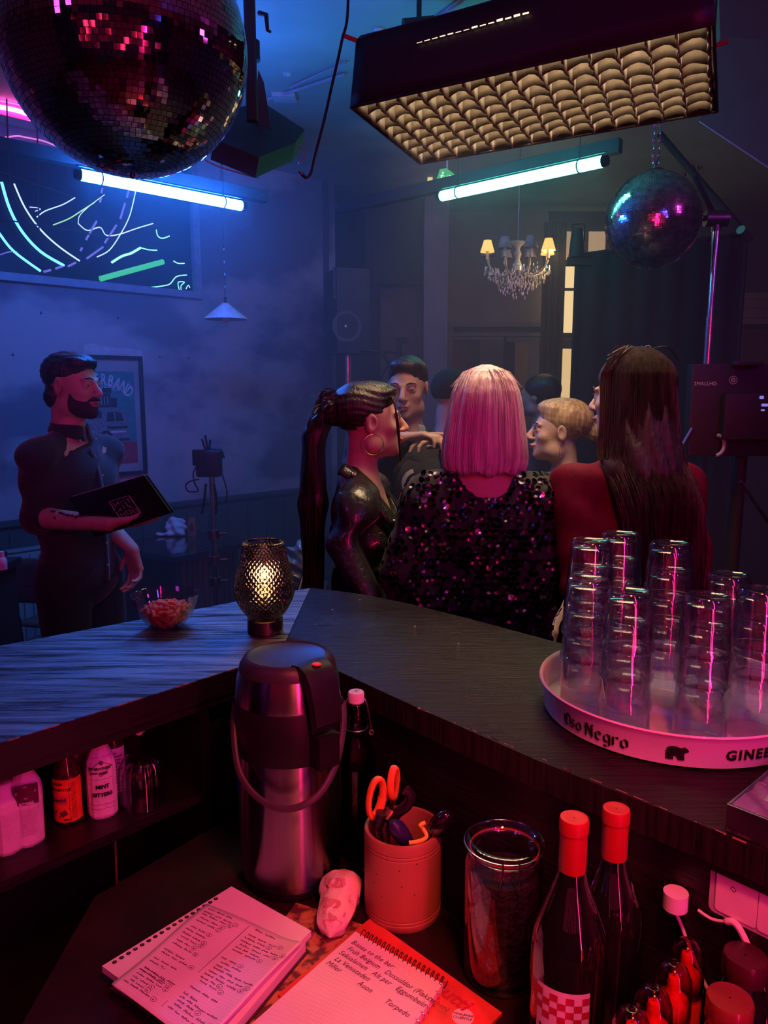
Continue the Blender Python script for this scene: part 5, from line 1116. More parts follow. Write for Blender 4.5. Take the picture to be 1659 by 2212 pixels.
H_dark = hairmat('dark_hair', (0.035, 0.022, 0.018), (0.010, 0.007, 0.006)); H_brown = hairmat('brown_hair', (0.045, 0.026, 0.022), (0.015, 0.008, 0.007), rough=.55); H_blonde = hairmat('blonde_hair', (0.55, 0.38, 0.20), (0.30, 0.19, 0.09)); H_pale = hairmat('pale_bob_hair', (0.78, 0.62, 0.60), (0.50, 0.36, 0.38))
DEF = dict(pelvis=(0,0,.95), chest=(0,0,1.28), neck=(0,-.015,1.465), head=(0,.02,1.645), sl=(-.172,0,1.395), sr=(.172,0,1.395), el=(-.235,-.02,1.13), er=(.235,-.02,1.13), wl=(-.235,.08,.90), wr=(.235,.08,.90),
           hl=(-.09,0,.92), hr=(.09,0,.92), kl=(-.10,.02,.50), kr=(.10,.02,.50), al=(-.10,-.02,.08), ar=(.10,-.02,.08))
class Fig:
    def __init__(s, label, xy, yaw, height, skin, h=.0055, fem=False, hy=0, hp=0, hr=0, hs=1.0, wide=1.0, J=None, lean=0.0, handdirs=None):
        s.t = thing('person', label, 'person', (xy[0], xy[1], 0), rz=yaw); s.fem = fem; s.k = height / 1.75; s.h = h; s.skin = skin; s.wide = wide
        s.J = {}; 
        for n, p in DEF.items():
            p = list(p); p[0] *= wide * (.90 if fem and n in ('sl', 'sr', 'el', 'er') else 1)
            s.J[n] = Vector(p) * s.k
            if p[2] > 1: s.J[n].y += lean * (p[2] - 1)
        s.Rw = Matrix.Rotation(-yaw, 3, 'Z'); s.o = Vector((xy[0], xy[1], 0))
        for n, p in (J or {}).items(): s.J[n] = s.Rw @ (Vector(p) - s.o)      # world targets
        s.hs = hs * (.97 if fem else 1.0); s.hM = Matrix.Translation(s.J['head']) @ Matrix.Rotation(hy, 4, 'Z') @ Matrix.Rotation(hp, 4, 'X') @ Matrix.Rotation(hr, 4, 'Y') @ Matrix.Scale(s.hs, 4)
        s.R3 = (Matrix.Rotation(hy, 3, 'Z') @ Matrix.Rotation(hp, 3, 'X') @ Matrix.Rotation(hr, 3, 'Y'))
        s.handdirs = handdirs or {}
    def L(s, p): return s.Rw @ (Vector(p) - s.o)                      # world -> local
    def H(s, x, y, z): return s.hM @ Vector((x, y, z))                 # head -> local
    def box(s, keys=None, m=.20, zlo=None, zhi=None):
        P = [s.J[k] for k in (keys or s.J)]; lo = [min(p[i] for p in P) - m for i in range(3)]; hi = [max(p[i] for p in P) + m for i in range(3)]
        lo[2] = max(lo[2], 0.0) if zlo is None else zlo
        if zhi is not None: hi[2] = zhi
        return lo, hi
    def torso(s, S, f=0.0, k=.05, arms=True, sleeve=1.0, legs=False, body=False):
        K = s.k; J = s.J; w = s.wide * K; c = J['chest']; p = J['pelvis']; fm = s.fem
        S.ell(p + Vector((0, 0, 0)), ((.160 if not fm else .165) * w + f, .112 * K + f, .13 * K + f), k); S.ell(p.lerp(c, .45), ((.140 if not fm else .118) * w + f, .100 * K + f, .16 * K + f), k)
        S.ell(c, ((.160 if not fm else .138) * w + f, (.112 if not fm else .098) * K + f, .165 * K + f), k)
        S.cap(J['sl'] * .93 + J['sr'] * .07 + Vector((0, 0, -.012)), J['sl'] * .07 + J['sr'] * .93 + Vector((0, 0, -.012)), .044 * K + f, None, k)
        S.cap(J['neck'] + Vector((0, 0, -.012)), J['sl'] + Vector((0, 0, -.004)), .046 * K + f, .040 * K + f, k); S.cap(J['neck'] + Vector((0, 0, -.012)), J['sr'] + Vector((0, 0, -.004)), .046 * K + f, .040 * K + f, k)
        if fm:
            for sx in (-1, 1): S.ell(c + Vector((sx * .068 * K, .075 * K, -.02)), (.058 * K + f, .055 * K + f, .058 * K + f), .04)
        if arms:
            r = .9 if fm else 1.0
            for a, e_, wv in (('sl', 'el', 'wl'), ('sr', 'er', 'wr')):
                S.cap(J[a] + Vector((0, 0, -.015)), J[e_], .046 * K * r + f, .040 * K * r + f, .05)
                if sleeve > 1 or body:
                    q = J[e_].lerp(J[wv], 1.0 if body else sleeve - 1); S.cap(J[e_], q, .041 * K * r + f, (.041 + (.026 - .041) * (1.0 if body else sleeve - 1)) * K * r + f, .012)
        if legs:
            for hh, kk, aa in (('hl', 'kl', 'al'), ('hr', 'kr', 'ar')):
                S.cap(J[hh], J[kk], .086 * K + f, .056 * K + f, .03); S.cap(J[kk], J[aa], .055 * K + f, .038 * K + f, .02)
    def head(s, S):
        H = s.H; q = s.hs; R = s.R3; f = s.fem
        S.cap(s.J['neck'] + Vector((0, 0, -.04)), H(0, -.025, -.06), (.050 if f else .060) * q, (.046 if f else .056) * q, .03)
        e_ = lambda c, r, k=.02, mode='u', RR=None: S.ell(H(*c), tuple(x * q for x in r), k, mode, R if RR is None else RR)
        e_((0, -.018, .035), (.073, .094, .076)); e_((0, .028, -.015), (.060, .062, .082), .03); e_((0, .034, -.072), (.046 if f else .052, .050, .040), .03)
        e_((0, .074, -.096), (.018, .016, .016), .025)
        for sx in (-1, 1):
            e_((sx * .040, .058, -.024), (.019, .022, .017), .02); e_((sx * .052, .01, -.075), (.014, .03, .025), .02)
            e_((sx * .031, .098, .001), (.018, .017, .0115), .010, 's'); e_((sx * .031, .0785, -.001), (.0155, .0125, .0115), .003)
            S.cap(H(sx * .012, .089, .017), H(sx * .045, .079, .021), .0075 * q, .006 * q, .012)
            S.cap(H(sx * .0105, .103, -.033), H(sx * .013, .096, -.034), .0075 * q, .006 * q, .006)
            Re = R @ Matrix.Rotation(sx * -.30, 3, 'Z') @ Matrix.Rotation(-.18, 3, 'X')
            e_((sx * .075, -.006, -.006), (.007, .019, .031), .005, 'u', Re); e_((sx * .082, -.002, -.002), (.006, .010, .019), .004, 's', Re)
        S.cap(H(0, .088, .012), H(0, .113, -.027), .0085 * q, .0115 * q, .010); e_((0, .112, -.030), (.010, .010, .009), .005)
        e_((0, .090, -.057), (.023, .013, .0065), .008); e_((0, .088, -.069), (.018, .013, .0075), .006)
        S.cap(H(-.022, .101, -.0630), H(.022, .101, -.0630), .0016 * q, None, .003, 's')
    def facebits(s, lips=None, gaze=0.0, lids=True, brow=M_brow):
        R4 = s.R3
        for sx in (-1, 1):
            M = MB(); M.ell(s.H(sx * .031, .0795, .0015), tuple(x * s.hs for x in (.0115, .0115, .0115)), 14, 10); ey = M.build('eye', M_eyew, s.t)
            M = MB(); M.ell(s.H(sx * .031 + gaze * .005, .0870, .0012), tuple(x * s.hs for x in (.0055, .0044, .0055)), 12, 8); M.build('iris', M_iris, ey)
            M = MB(); M.tube([s.H(sx * .014, .0985, .0225), s.H(sx * .03, .0955, .0275), s.H(sx * .048, .082, .0235)], [.0022 * s.hs, .0032 * s.hs, .0012 * s.hs], 6); M.build('eyebrow', brow, s.t)
            M = MB(); M.tube([s.H(sx * .018, .0905, .0045), s.H(sx * .031, .0945, .0095), s.H(sx * .045, .0865, .0055)], .0015 * s.hs, 6); M.build('eyelid', brow if s.fem else s.skin, s.t)
        M = MB(); M.tube([s.H(-.021, .0945, -.0620), s.H(-.008, .1035, -.0585), s.H(0, .1030, -.0598), s.H(.008, .1035, -.0585), s.H(.021, .0945, -.0620)], [.0015 * s.hs, .0038 * s.hs, .0032 * s.hs, .0038 * s.hs, .0015 * s.hs], 8)
        M.tube([s.H(-.019, .0945, -.0645), s.H(0, .1020, -.0695), s.H(.019, .0945, -.0645)], [.0015 * s.hs, .0052 * s.hs, .0015 * s.hs], 8); M.build('lips', lips or M_lip, s.t)
    def hand(s, S, w, d, n, side, curl=.35, K=None, spread=.12, curls=None, thumb=None):
        # w wrist, d direction of fingers, n palm normal, side +1/-1 for the thumb side
        K = K or s.k * (.90 if s.fem else 1.0); d = Vector(d).normalized(); n = Vector(n); n = (n - d * n.dot(d)).normalized(); t = d.cross(n) * side; w = Vector(w)
        S.ell(w + d * .045 * K, (.001,) * 3, .001)
        for i in range(4):
            o = (1.5 - i) * .0195 * K; kn = w + d * (.088 - abs(i - 1.2) * .004) * K + t * o
            S.cap(w + d * .012 * K + t * o * .55, kn, .0145 * K, .0115 * K, .014)
            c = (curls[i] if curls else curl * (1 + .12 * i)); L = [(.044, .026, .020), (.049, .030, .022), (.045, .027, .021), (.035, .020, .018)][i]; p = kn; a = c * .7
            fd_ = (d + t * (1.5 - i) * spread).normalized(); rr = [.0088, .0080, .0074, .0062]
            for j in range(3):
                q = p + (fd_ * math.cos(a) + n * math.sin(a)) * L[j] * K; S.cap(p, q, rr[j] * K, rr[j + 1] * K, .003); p = q; a += c
        th = w + d * .022 * K + t * .026 * K; td = thumb or (d * .75 + t * .65 + n * .35).normalized(); td = Vector(td).normalized()
        S.cap(w + d * .012 * K + t * .012 * K, th, .016 * K, .015 * K, .012); q = th + td * .038 * K; S.cap(th, q, .0135 * K, .0105 * K, .008); S.cap(q, q + (td * .9 + d * .4).normalized() * .030 * K, .0102 * K, .0078 * K, .003)
    def body(s, hands=True, legs=True, keys=None, adapt=.04, extra=None):
        lo, hi = s.box(m=.19); hi[2] = s.J['head'].z + .16; lo[2] = 0; S = SDF(lo, hi, s.h); s.torso(S, 0, .05, True, body=True, legs=True); s.head(S)
        K = s.k
        for a in ('al', 'ar'): S.cap(s.J[a] + Vector((0, -.02, -.04)), s.J[a] + Vector((0, .15, -.05)) * K, .035 * K, .025 * K, .03)
        for nm, side in (('wl', -1), ('wr', 1)):
            e_ = s.J['e' + nm[1]]; w_ = s.J[nm]; hd = s.handdirs.get(nm)
            if hd: s.hand(S, w_, s.Rw @ Vector(hd[0]), s.Rw @ Vector(hd[1]), hd[2], **(hd[3] if len(hd) > 3 else {}))
            else:
                d = (w_ - e_).normalized(); s.hand(S, w_, d, Vector((-1 if nm == 'wr' else 1, 0, 0)), 1 if nm == 'wl' else -1)
        if extra: extra(S)
        o = S.mesh('body', s.skin, s.t, adapt); return o
    def garment(s, name, m, f=.012, sleeve=1.5, zlo=.85, zhi=None, neckr=.075, neckz=None, k=.03, cutn=None, disp=None, h=None, cuts=(), legs=False, extra=None, label=None, neckc=None, arms=True):
        lo, hi = s.box(m=.16 + f); hi[2] = s.J['sl'].z + .16; lo[2] = max(0, zlo - .02); S = SDF(lo, hi, h or s.h); s.torso(S, f, k, arms, sleeve=sleeve, legs=legs)
        if extra: extra(S)
        if disp: S.disp(disp)
        S.cut((0, 0, zlo), (0, 0, -1))
        if neckr:
            nz = neckz or (s.J['neck'].z + .0); c = Vector(neckc) if neckc is not None else Vector((0, s.J['neck'].y + .01, nz)); S.cap(c, c + Vector((0, .02, .12)), neckr, neckr * 1.1, .008, 's')
        for p, n in cuts: S.cut(p, n)
        o = S.mesh(name, m, s.t, .04)
        if label: o['label'] = label
        return o
    def trousers(s, m, f=.012, top=1.02, name='trousers'):
        lo, hi = s.box(('hl', 'hr', 'kl', 'kr', 'al', 'ar', 'pelvis'), .22); hi[2] = top + .02; S = SDF(lo, hi, .008); K = s.k
        S.ell(s.J['pelvis'], (.160 * s.wide * K + f, .112 * K + f, .13 * K + f), .04)
        for hh, kk, aa in (('hl', 'kl', 'al'), ('hr', 'kr', 'ar')): S.cap(s.J[hh], s.J[kk], .088 * K + f, .060 * K + f, .02); S.cap(s.J[kk], s.J[aa], .060 * K + f, .055 * K + f, .01)
        S.cut((0, 0, top), (0, 0, 1)); S.cut((0, 0, .07), (0, 0, -1)); return S.mesh(name, m, s.t, .04)
    def shoes(s, m):
        K = s.k
        for a in ('al', 'ar'):
            M = MB(); p = s.J[a]; M.ell(p + Vector((0, .07, -.038 * K)), (.048, .14, .040), 16, 10); M.ell(p + Vector((0, -.02, -.01)), (.045, .05, .05), 12, 8)
            for i, v in enumerate(M.v):
                if v[2] < .001: M.v[i] = (v[0], v[1], .001)
            M.build('shoe', m, s.t)
    def hair(s, m, fn, lo=(-.16, -.2, -.3), hi=(.16, .16, .16), h=.004, name='hair', adapt=.03, dispf=None, label=None):
        # fn builds in the head frame, the mesh is then put in place
        S = SDF([x * s.hs for x in lo], [x * s.hs for x in hi], h); fn(S)
        if dispf: S.disp(dispf)
        o = S.mesh(name, m, s.t, adapt); o.matrix_parent_inverse = Matrix(); o.location = s.J['head']; o.rotation_euler = s.R3.to_euler()
        if label: o['label'] = label
        return o
    def hparent(s, o): o.location = s.J['head']; o.rotation_euler = s.R3.to_euler(); return o
def folds(a=.004, fx=9, fz=21):
    return lambda X, Y, Z: a * np.sin(X * fx * 3 + Z * fz + 2 * np.sin(Y * 14)) * np.sin(Z * 13 + X * 7) + a * .6 * np.sin(Z * 47 + X * 31 + Y * 23)
def strand_mesh(paths, r, n=4):
    M = MB()
    for p in paths: M.tube(p, [r * .5] + [r] * (len(p) - 2) + [r * .4], n, cap=False)
    return M
M_shirt = mat('black_shirt', (0.018, 0.017, 0.022), 0.8, sheen=.25, nscale=50, bump=.15, bscale=200); M_trs = mat('black_trousers', (0.010, 0.010, 0.013), 0.85, sheen=.1)
M_shoe = mat('black_shoe', (0.01, 0.01, 0.01), .4)
# ---- 1. man on the left in a rolled-sleeve shirt
P1 = W(160, 838, 2.85)
hd_r = W(236, 1132, 2.60); el_r = W(78, 1118, 2.80)
f = Fig('man with dark slicked hair in black rolled-sleeve shirt holding a folder, at left', (P1.x - .02, P1.y), math.radians(-112), 1.775, SK1, h=.0045, hy=math.radians(6), hp=math.radians(-2), hs=1.02,
        J=dict(er=el_r, wr=hd_r, el=W(215, 1120, 3.02), wl=W(284, 1185, 2.98)), handdirs={'wr': ((.95, -.10, .12), (.1, .35, .9), -1, dict(curl=.22, thumb=None)), 'wl': ((.16, -.02, -1), (-.4, -.6, 0), 1, dict(curl=.5))})
f.body(); f.facebits(gaze=.3)
M1 = f
rimcut = []
f.garment('shirt', M_shirt, .011, 1.10, .84, neckr=.046, disp=folds(.006), k=.03)
f.trousers(M_trs); f.shoes(M_shoe)
# rolled cuffs and collar
for e_, w_ in (('er', 'wr'), ('el', 'wl')):
    a = f.J[e_]; d = (f.J[w_] - a).normalized(); M = MB(); M.tube([a + d * -.015, a + d * .0, a + d * .035, a + d * .045], [.058, .063, .061, .054], 24); M.build('rolled_cuff', M_shirt, f.t)
nk = f.J['neck']; M = MB()
for sx in (-1, 1):
    M.patch(lambda s_, q: nk + Vector((sx * .066 * math.sin(.10 + s_ * 3.05) * (1 + .20 * q), .012 + .066 * math.cos(.10 + s_ * 3.05) * (1 + .20 * q), .034 + .018 * s_ - q * (.030 + .028 * (1 - s_) ** 2))), 16, 4)
M.build('collar', M_shirt, f.t, solid=.004)
for (z, x) in ((-.008, .040), (-.008, -.040)):
    M = MB(); M.ell(nk + Vector((x, .092, z - .01)), (.0055, .0035, .0055), 10, 6); M.build('collar_button', mat('button', (.45, .40, .42), .35), f.t)
M = MB(); c = f.J['chest']; M.patch(lambda s_, q: Vector((.0 + .011 * (s_ - .5) * 2, c.y + .133 - .10 * max(0, q - .55) ** 2 * 2.2 + .0 , c.z - .36 + q * .50)), 2, 16); M.build('placket', M_shirt, f.t, solid=.004)
for k in range(5):
    M = MB(); M.ell(Vector((0, c.y + .137, c.z - .30 + k * .085)), (.0045, .003, .0045), 8, 6); M.build('button', MATS['button'], f.t)
def h1(S):
    S.ell((0, -.022, .046), (.0785, .100, .078), .01); S.ell((0, .03, .090), (.055, .058, .032), .03)
    S.ell((0, .085, .005), (.085, .048, .062), .012, 's'); S.cut((0, .052, .020), (0, .85, -.30)) ; S.ell((0, .035, -.045), (.10, .058, .060), .01, 's')
    S.cap((-.05, -.09, -.095), (.05, -.09, -.095), .035, None, .02, 's')
def h1b(S):
    S.ell((0, -.022, .044), (.0785, .101, .079), .01); S.ell((.008, .050, .082), (.058, .046, .028), .025)
    S.ell((0, .092, .000), (.075, .045, .066), .010, 's'); S.ell((0, .050, -.060), (.10, .062, .072), .010, 's')
    for sx in (-1, 1): S.ell((sx * .078, -.004, -.008), (.018, .024, .034), .006, 's')
    S.ell((0, -.055, -.045), (.066, .055, .05), .02); S.cut((0, 0, -.092), (0, .25, -1))
f.hair(H_dark, h1b, dispf=lambda X, Y, Z: .0012 * np.sin(X * 260 + Y * 60) + .0010 * np.sin(Z * 300 + Y * 40) * (X * 0 + 1))
def beard(S):
    S.ell((0, .032, -.070), (.0635, .0600, .051), .02); S.ell((0, .076, -.096), (.026, .024, .025), .02); S.ell((0, .090, -.0505), (.028, .018, .0085), .01)
    for sx in (-1, 1): S.ell((sx * .060, .010, -.055), (.0145, .032, .050), .02)
    S.ell((0, .108, -.0635), (.019, .014, .006), .004, 's'); S.ell((0, .01, -.155), (.09, .08, .034), .01, 's'); S.ell((0, .0, -.02), (.12, .035, .2), .01, 's')
    for sx in (-1, 1): S.ell((sx * .040, .082, -.030), (.028, .036, .019), .010, 's'); S.ell((sx * .055, .045, .0), (.04, .04, .026), .010, 's')
f.hair(mat('beard_hair', (0.045, 0.025, 0.02), .8, nscale=120, bump=.5, bscale=300), beard, name='beard', h=.003, dispf=lambda X, Y, Z: .0009 * np.sin(X * 600) * np.sin(Z * 700 + Y * 500))
# tattoos on the forearm
M = MB(); a, b = f.J['er'], f.J['wr']; d = (b - a); toc = (f.L((0, 0, 1.65)) - a).normalized(); dn = d.normalized(); up = (Vector((0, 0, 1)) - dn * dn.z).normalized(); to = (toc - dn * toc.dot(dn)).normalized()
random.seed(2)
for k in range(9):
    t = .34 + .06 * k * .9; rr = (.041 + (.026 - .041) * t) * f.k + .0012; ang = random.uniform(.1, .9); q = a + d * t + (to * math.cos(ang) + up * math.sin(ang)) * rr
    M.ell(q, (.010, .005, .004), 8, 5, (dn.to_track_quat('X', 'Z').to_matrix() @ Matrix.Rotation(random.uniform(-.8, .8), 3, 'Z')))
o = M.build('tattoo', mat('tattoo_ink', (.03, .035, .05), .6), f.t); o['kind'] = 'stuff'
# folder under the arm
fc = [W(150, 1075, 2.66), W(313, 1027, 2.52), W(370, 1106, 2.50), W(205, 1160, 2.62)]
fo = thing('folder', 'black folder with small white square logo held by the man at left', 'folder', sum(fc, Vector()) / 4); io = Matrix.Translation(-fo.location); nn = (fc[1] - fc[0]).cross(fc[3] - fc[0]).normalized()
if nn.y > 0: nn = -nn
M = MB(); M.M = io; M.extr(fc, nn * .003); M.build('front_cover', mat('folder_black', (.010, .009, .012), .35), fo, smooth=False)
M = MB(); M.M = io; M.extr([p - nn * .016 for p in fc], nn * .003); M.build('rear_cover', MATS['folder_black'], fo, smooth=False)
cc = sum(fc, Vector()) / 4
M = MB(); M.M = io; up_ = (fc[0] + fc[1] - fc[2] - fc[3]).normalized() * .008; M.extr([p.lerp(cc, .05) - nn * .012 + up_ for p in fc], nn * .008); M.build('paper_stack', mat('white_paper', (.6, .58, .62), .7), fo, smooth=False)
def ff(x, y, o=.0036): q = (fc[0] * (1 - x) + fc[1] * x) * (1 - y) + (fc[3] * (1 - x) + fc[2] * x) * y; return q + nn * o
M = MB(); M.M = io; fxx = lambda a, b: ff(.60 + a, .62 + b)
ribbon(M, [(-.13, -.23), (.13, -.23), (.13, .23), (-.13, .23), (-.13, -.23)], .012, lambda a, b: ff(.56 + a, .58 + b))
for st in ([(-.10,-.17),(-.10,-.07),(-.07,-.12),(-.04,-.17),(-.04,-.07)], [(-.01,-.17),(-.01,.02)], [(.02,-.17),(.06,-.17)], [(.04,-.17),(.04,.02)], [(.07,-.17),(.11,-.17),(.09,-.17),(.09,-.07)], [(-.10,-.01),(-.05,.05)], [(-.05,-.01),(-.10,.05)], [(-.10,.10),(-.10,.18)], [(-.10,.14),(-.05,.14)], [(-.05,.10),(-.05,.18)], [(-.02,.08),(.03,.08),(.03,.18),(-.02,.18),(-.02,.08)], [(.06,-.02),(.06,.06),(.11,.06)], [(.06,.10),(.11,.10),(.11,.18),(.06,.18),(.06,.10)]): ribbon(M, st, .009, lambda a, b: ff(.56 + a, .58 + b))
M.build('logo_print', mat('white_print', (.5, .5, .52), .6), fo, smooth=False)['kind'] = 'stuff'
# ---- 2. woman in the leather jacket
P2 = W(806, 905, 2.38)
f = Fig('woman in black leather jacket with hoop earring and long dark ponytail', (P2.x - .03, P2.y), math.radians(-98), 1.655, SK2, h=.0045, fem=True, hy=math.radians(18), hp=math.radians(3), hs=1.02,
        J=dict(er=W(745, 1170, 2.24), wr=W(800, 1300, 2.2)))
f.body(); f.facebits(gaze=0)
M_lea = mat('black_leather', (0.016, 0.014, 0.015), 0.30, nscale=40, bump=.35, bscale=55, coat=.35)
f.garment('leather_jacket', M_lea, .013, 1.95, .86, neckr=.074, disp=folds(.0075, 7, 26), k=.028, extra=None,
          neckc=f.J['neck'] + Vector((0, .05, -.075)))
f.trousers(mat('dark_jeans', (.015, .015, .025), .85)); f.shoes(M_shoe)
nk = f.J['neck']
for sx in (-1, 1):
    M = MB(); M.patch(lambda s_, q: nk + Vector((sx * (.052 + .050 * q + .018 * s_), -.05 + .170 * s_ + .010 * math.sin(q * 3), .045 - .165 * s_ ** 1.4 - .030 * q + .012 * math.sin(math.pi * q))), 14, 6); M.build('lapel', M_lea, f.t, solid=.006)
    for (s_, q) in ((.22, .85), (.97, .85), (.55, .9)):
        M = MB(); p = nk + Vector((sx * (.052 + .050 * q + .018 * s_), -.05 + .170 * s_ + .010 * math.sin(q * 3) + .002, .045 - .165 * s_ ** 1.4 - .030 * q + .012 + .004)); p += Vector((sx * .003, .002, 0)); M.ell(p, (.0062, .0062, .0062), 12, 8); M.build('snap_button', mat('snap_silver', (.7, .65, .62), .25, 1.0), f.t)
M = MB(); M.tube([nk + Vector((.060 * math.cos(a), .010 + .058 * math.sin(a), -.012 - .050 * max(0, math.sin(a)))) for a in [k * math.pi / 14 for k in range(29)]], .0012, 6, cap=False); M.build('necklace', mat('gold', (.8, .55, .25), .25, 1.0), f.t)
M = MB(); M.tube([nk + Vector((.050 * math.cos(a), .020 + .068 * math.sin(a), -.020 - .085 * max(0, math.sin(a)))) for a in [k * math.pi / 14 for k in range(29)]], .0009, 6, cap=False); M.build('necklace', MATS['gold'], f.t)
for sx in (-1, 1):
    M = MB(); c0 = f.H(sx * .080, -.004, -.068); M.tube([c0 + f.R3 @ Vector((0, .031 * math.sin(a), .031 * math.cos(a))) for a in [k * math.pi / 18 for k in range(37)]], .0016, 8, cap=False); M.build('hoop_earring', MATS['gold'], f.t)
def h2(S):
    S.ell((0, -.024, .044), (.079, .100, .080), .01); S.ell((0, .036, .085), (.052, .050, .028), .03)
    S.ell((0, .098, -.004), (.070, .047, .070), .010, 's'); S.ell((0, .058, -.066), (.10, .064, .074), .010, 's')
    for sx in (-1, 1): S.ell((sx * .078, -.004, -.008), (.018, .022, .032), .006, 's')
    S.cut((0, 0, -.072), (0, .35, -1))
    S.ell((0, -.118, .030), (.036, .034, .036), .02); S.ell((.018, -.125, .055), (.022, .020, .020), .01); S.ell((-.02, -.13, .050), (.018, .022, .018), .01)
f.hair(H_dark, h2, lo=(-.12, -.2, -.12), hi=(.12, .12, .15), dispf=lambda X, Y, Z: .0014 * np.sin(Z * 330 + np.sin(Y * 30) * 4 + X * 80))
# loose strand by the cheek, wisps, and the long ponytail falling down the back
random.seed(31); paths = []
for k in range(26):
    o_ = random.uniform(-.006, .006); paths.append(spline([f.H(.050 + o_, .066 + random.uniform(-.004, .004), .075), f.H(.074 + o_, .070, .04), f.H(.080 + o_, .074 + random.uniform(-.003, .004), -.02), f.H(.070 + o_ * 1.5, .078, -.08), f.H(.066 + o_, .080, -.115 + random.uniform(-.015, .015))], 4))
for k in range(150):
    a = random.uniform(0, 6.28); R0 = random.uniform(.0, .03); q0 = f.H(0, -.125, .035) + f.R3 @ Vector((math.cos(a) * R0 * .7, math.sin(a) * R0 * .4, math.sin(a) * R0 * .5)); g = random.uniform(.6, 1.5)
    q1 = f.H(math.cos(a) * .03 * g, -.175 - .012 * g, -.02 + random.uniform(-.02, .02)); q2 = f.J['neck'] + Vector((math.cos(a) * .045 * g, -.145 - .025 * math.sin(a), -.08)); q3 = f.J['neck'] + Vector((math.cos(a) * .055 * g, -.155 - .02 * math.sin(a) * g, -.40 + random.uniform(-.10, .06)))
    paths.append(spline([q0, q1, q2, q3], 5))
for k in range(34):
    a = random.uniform(-1, 1); paths.append(spline([f.H(a * .05, -.10, .07 + random.uniform(-.02, .03)), f.H(a * .05 + random.uniform(-.02, .02), -.145, .07 + random.uniform(-.03, .03)), f.H(a * .06 + random.uniform(-.02, .02), -.16 + random.uniform(-.02, .02), .03 + random.uniform(-.05, .03))], 4))
o = strand_mesh(paths, .0022).build('hair_strands', H_dark, f.t); o['kind'] = 'stuff'
S = SDF((-.12, -.28, -.62), (.12, .0, .12), .006); J0 = f.J['head']; nkl = f.J['neck'] - J0
S.cap((0, -.13, .03), (0, -.175, -.05), .028, .034, .02); S.cap((0, -.175, -.05), tuple(nkl + Vector((0, -.150, -.09))), .034, .045, .02); S.cap(tuple(nkl + Vector((0, -.150, -.09))), tuple(nkl + Vector((0, -.155, -.40))), .045, .022, .02, flat=None)
S.disp(lambda X, Y, Z: .002 * np.sin(X * 200 + np.sin(Z * 12) * 3)); o = S.mesh('ponytail', H_dark, f.t, .03); o.location = J0
# ---- 3. man facing the camera, gesturing
P3 = W(880, 848, 3.05)
hA, hB = W(882, 930, 2.86), W(958, 958, 2.84)
f = Fig('middle-aged man facing forward, gesturing, dark jacket over logo tee', (P3.x, P3.y + .02), math.radians(180), 1.765, SK2, h=.0045, hy=math.radians(-12), hp=math.radians(-6), hs=1.03,
        J=dict(er=W(818, 1040, 3.02), wr=W(868, 946, 2.84), el=W(985, 1040, 3.02), wl=W(975, 962, 2.85)),
        handdirs={'wr': ((.88, -.1, .14), (.15, -.1, -.95), 1, dict(curls=[.12, .45, .6, .7])), 'wl': ((-.95, -.1, .20), (-.1, -.1, -.95), -1, dict(curls=[.25, .35, .5, .6]))})
f.body(); f.facebits(lips=mat('lips_m', (.40, .17, .14), .5), gaze=-.3)
M_jk = mat('black_jacket', (.014, .013, .016), .75); M_tee = mat('grey_black_tee', (.028, .026, .028), .8)
f.garment('tee', M_tee, .010, 1.2, .9, neckr=.062, k=.05, h=.007)
def jk(S): S.cap((0, .20, 1.05 * f.k), (0, .145, 1.50 * f.k), .050, .060, .01, 's')
f.garment('jacket', M_jk, .016, 1.93, .88, neckr=.085, disp=folds(.005), extra=jk, h=.006)
f.trousers(M_trs); f.shoes(M_shoe)
M = MB(); c = f.J['chest']; yv = c.y + .132 * f.k
fx = lambda x, z: Vector((x, yv - 1.6 * x * x - .25 * max(0, z) ** 1.3 + .004, c.z + z))
ribbon(M, [(-.035 + .052 * math.cos(a), -.0 + .052 * math.sin(a)) for a in [math.radians(-75 + 6 * k) for k in range(26)]], .016, fx); ribbon(M, [(-.035 + .026 * math.cos(a), .0 + .026 * math.sin(a)) for a in [math.radians(-75 + 8 * k) for k in range(20)]], .012, fx)
o = M.build('tee_logo', mat('tee_white', (.70, .62, .62), .7), f.t)
for sx in (-1, 1):
    M = MB(); M.patch(lambda s_, q: f.J['neck'] + Vector((sx * (.040 + .03 * q + .012 * s_), .045 + .055 * s_, .040 - .13 * s_ - .01 * q)), 10, 3); M.build('hood_edge', mat('grey_scarf', (.32, .32, .36), .85), f.t, solid=.008)
def h3(S):
    S.ell((0, -.020, .046), (.0800, .101, .081), .01); S.ell((0, .045, .090), (.060, .045, .030), .025)
    S.ell((.010, .102, .004), (.070, .062, .072), .014, 's', R=Matrix.Rotation(-.25, 3, 'Y')); S.ell((0, .045, -.070), (.11, .066, .076), .010, 's')
    for sx in (-1, 1): S.ell((sx * .082, .004, -.012), (.020, .026, .036), .006, 's')
    S.cut((0, 0, -.07), (0, .3, -1))
f.hair(H_dark, h3, dispf=lambda X, Y, Z: .0007 * np.sin(X * 240 + Y * 120) + .0006 * np.sin(Y * 310 + Z * 60))
M = MB(); q = f.J['wl'] + (f.Rw @ Vector((-.92, -.1, .20))).normalized() * .098; 
M.tube([q + f.Rw @ Vector((.001, .011 * math.cos(a), .011 * math.sin(a) - .012)) for a in [k * math.pi / 8 for k in range(17)]], .0016, 6, cap=False); M.build('ring', MATS['snap_silver'], f.t)
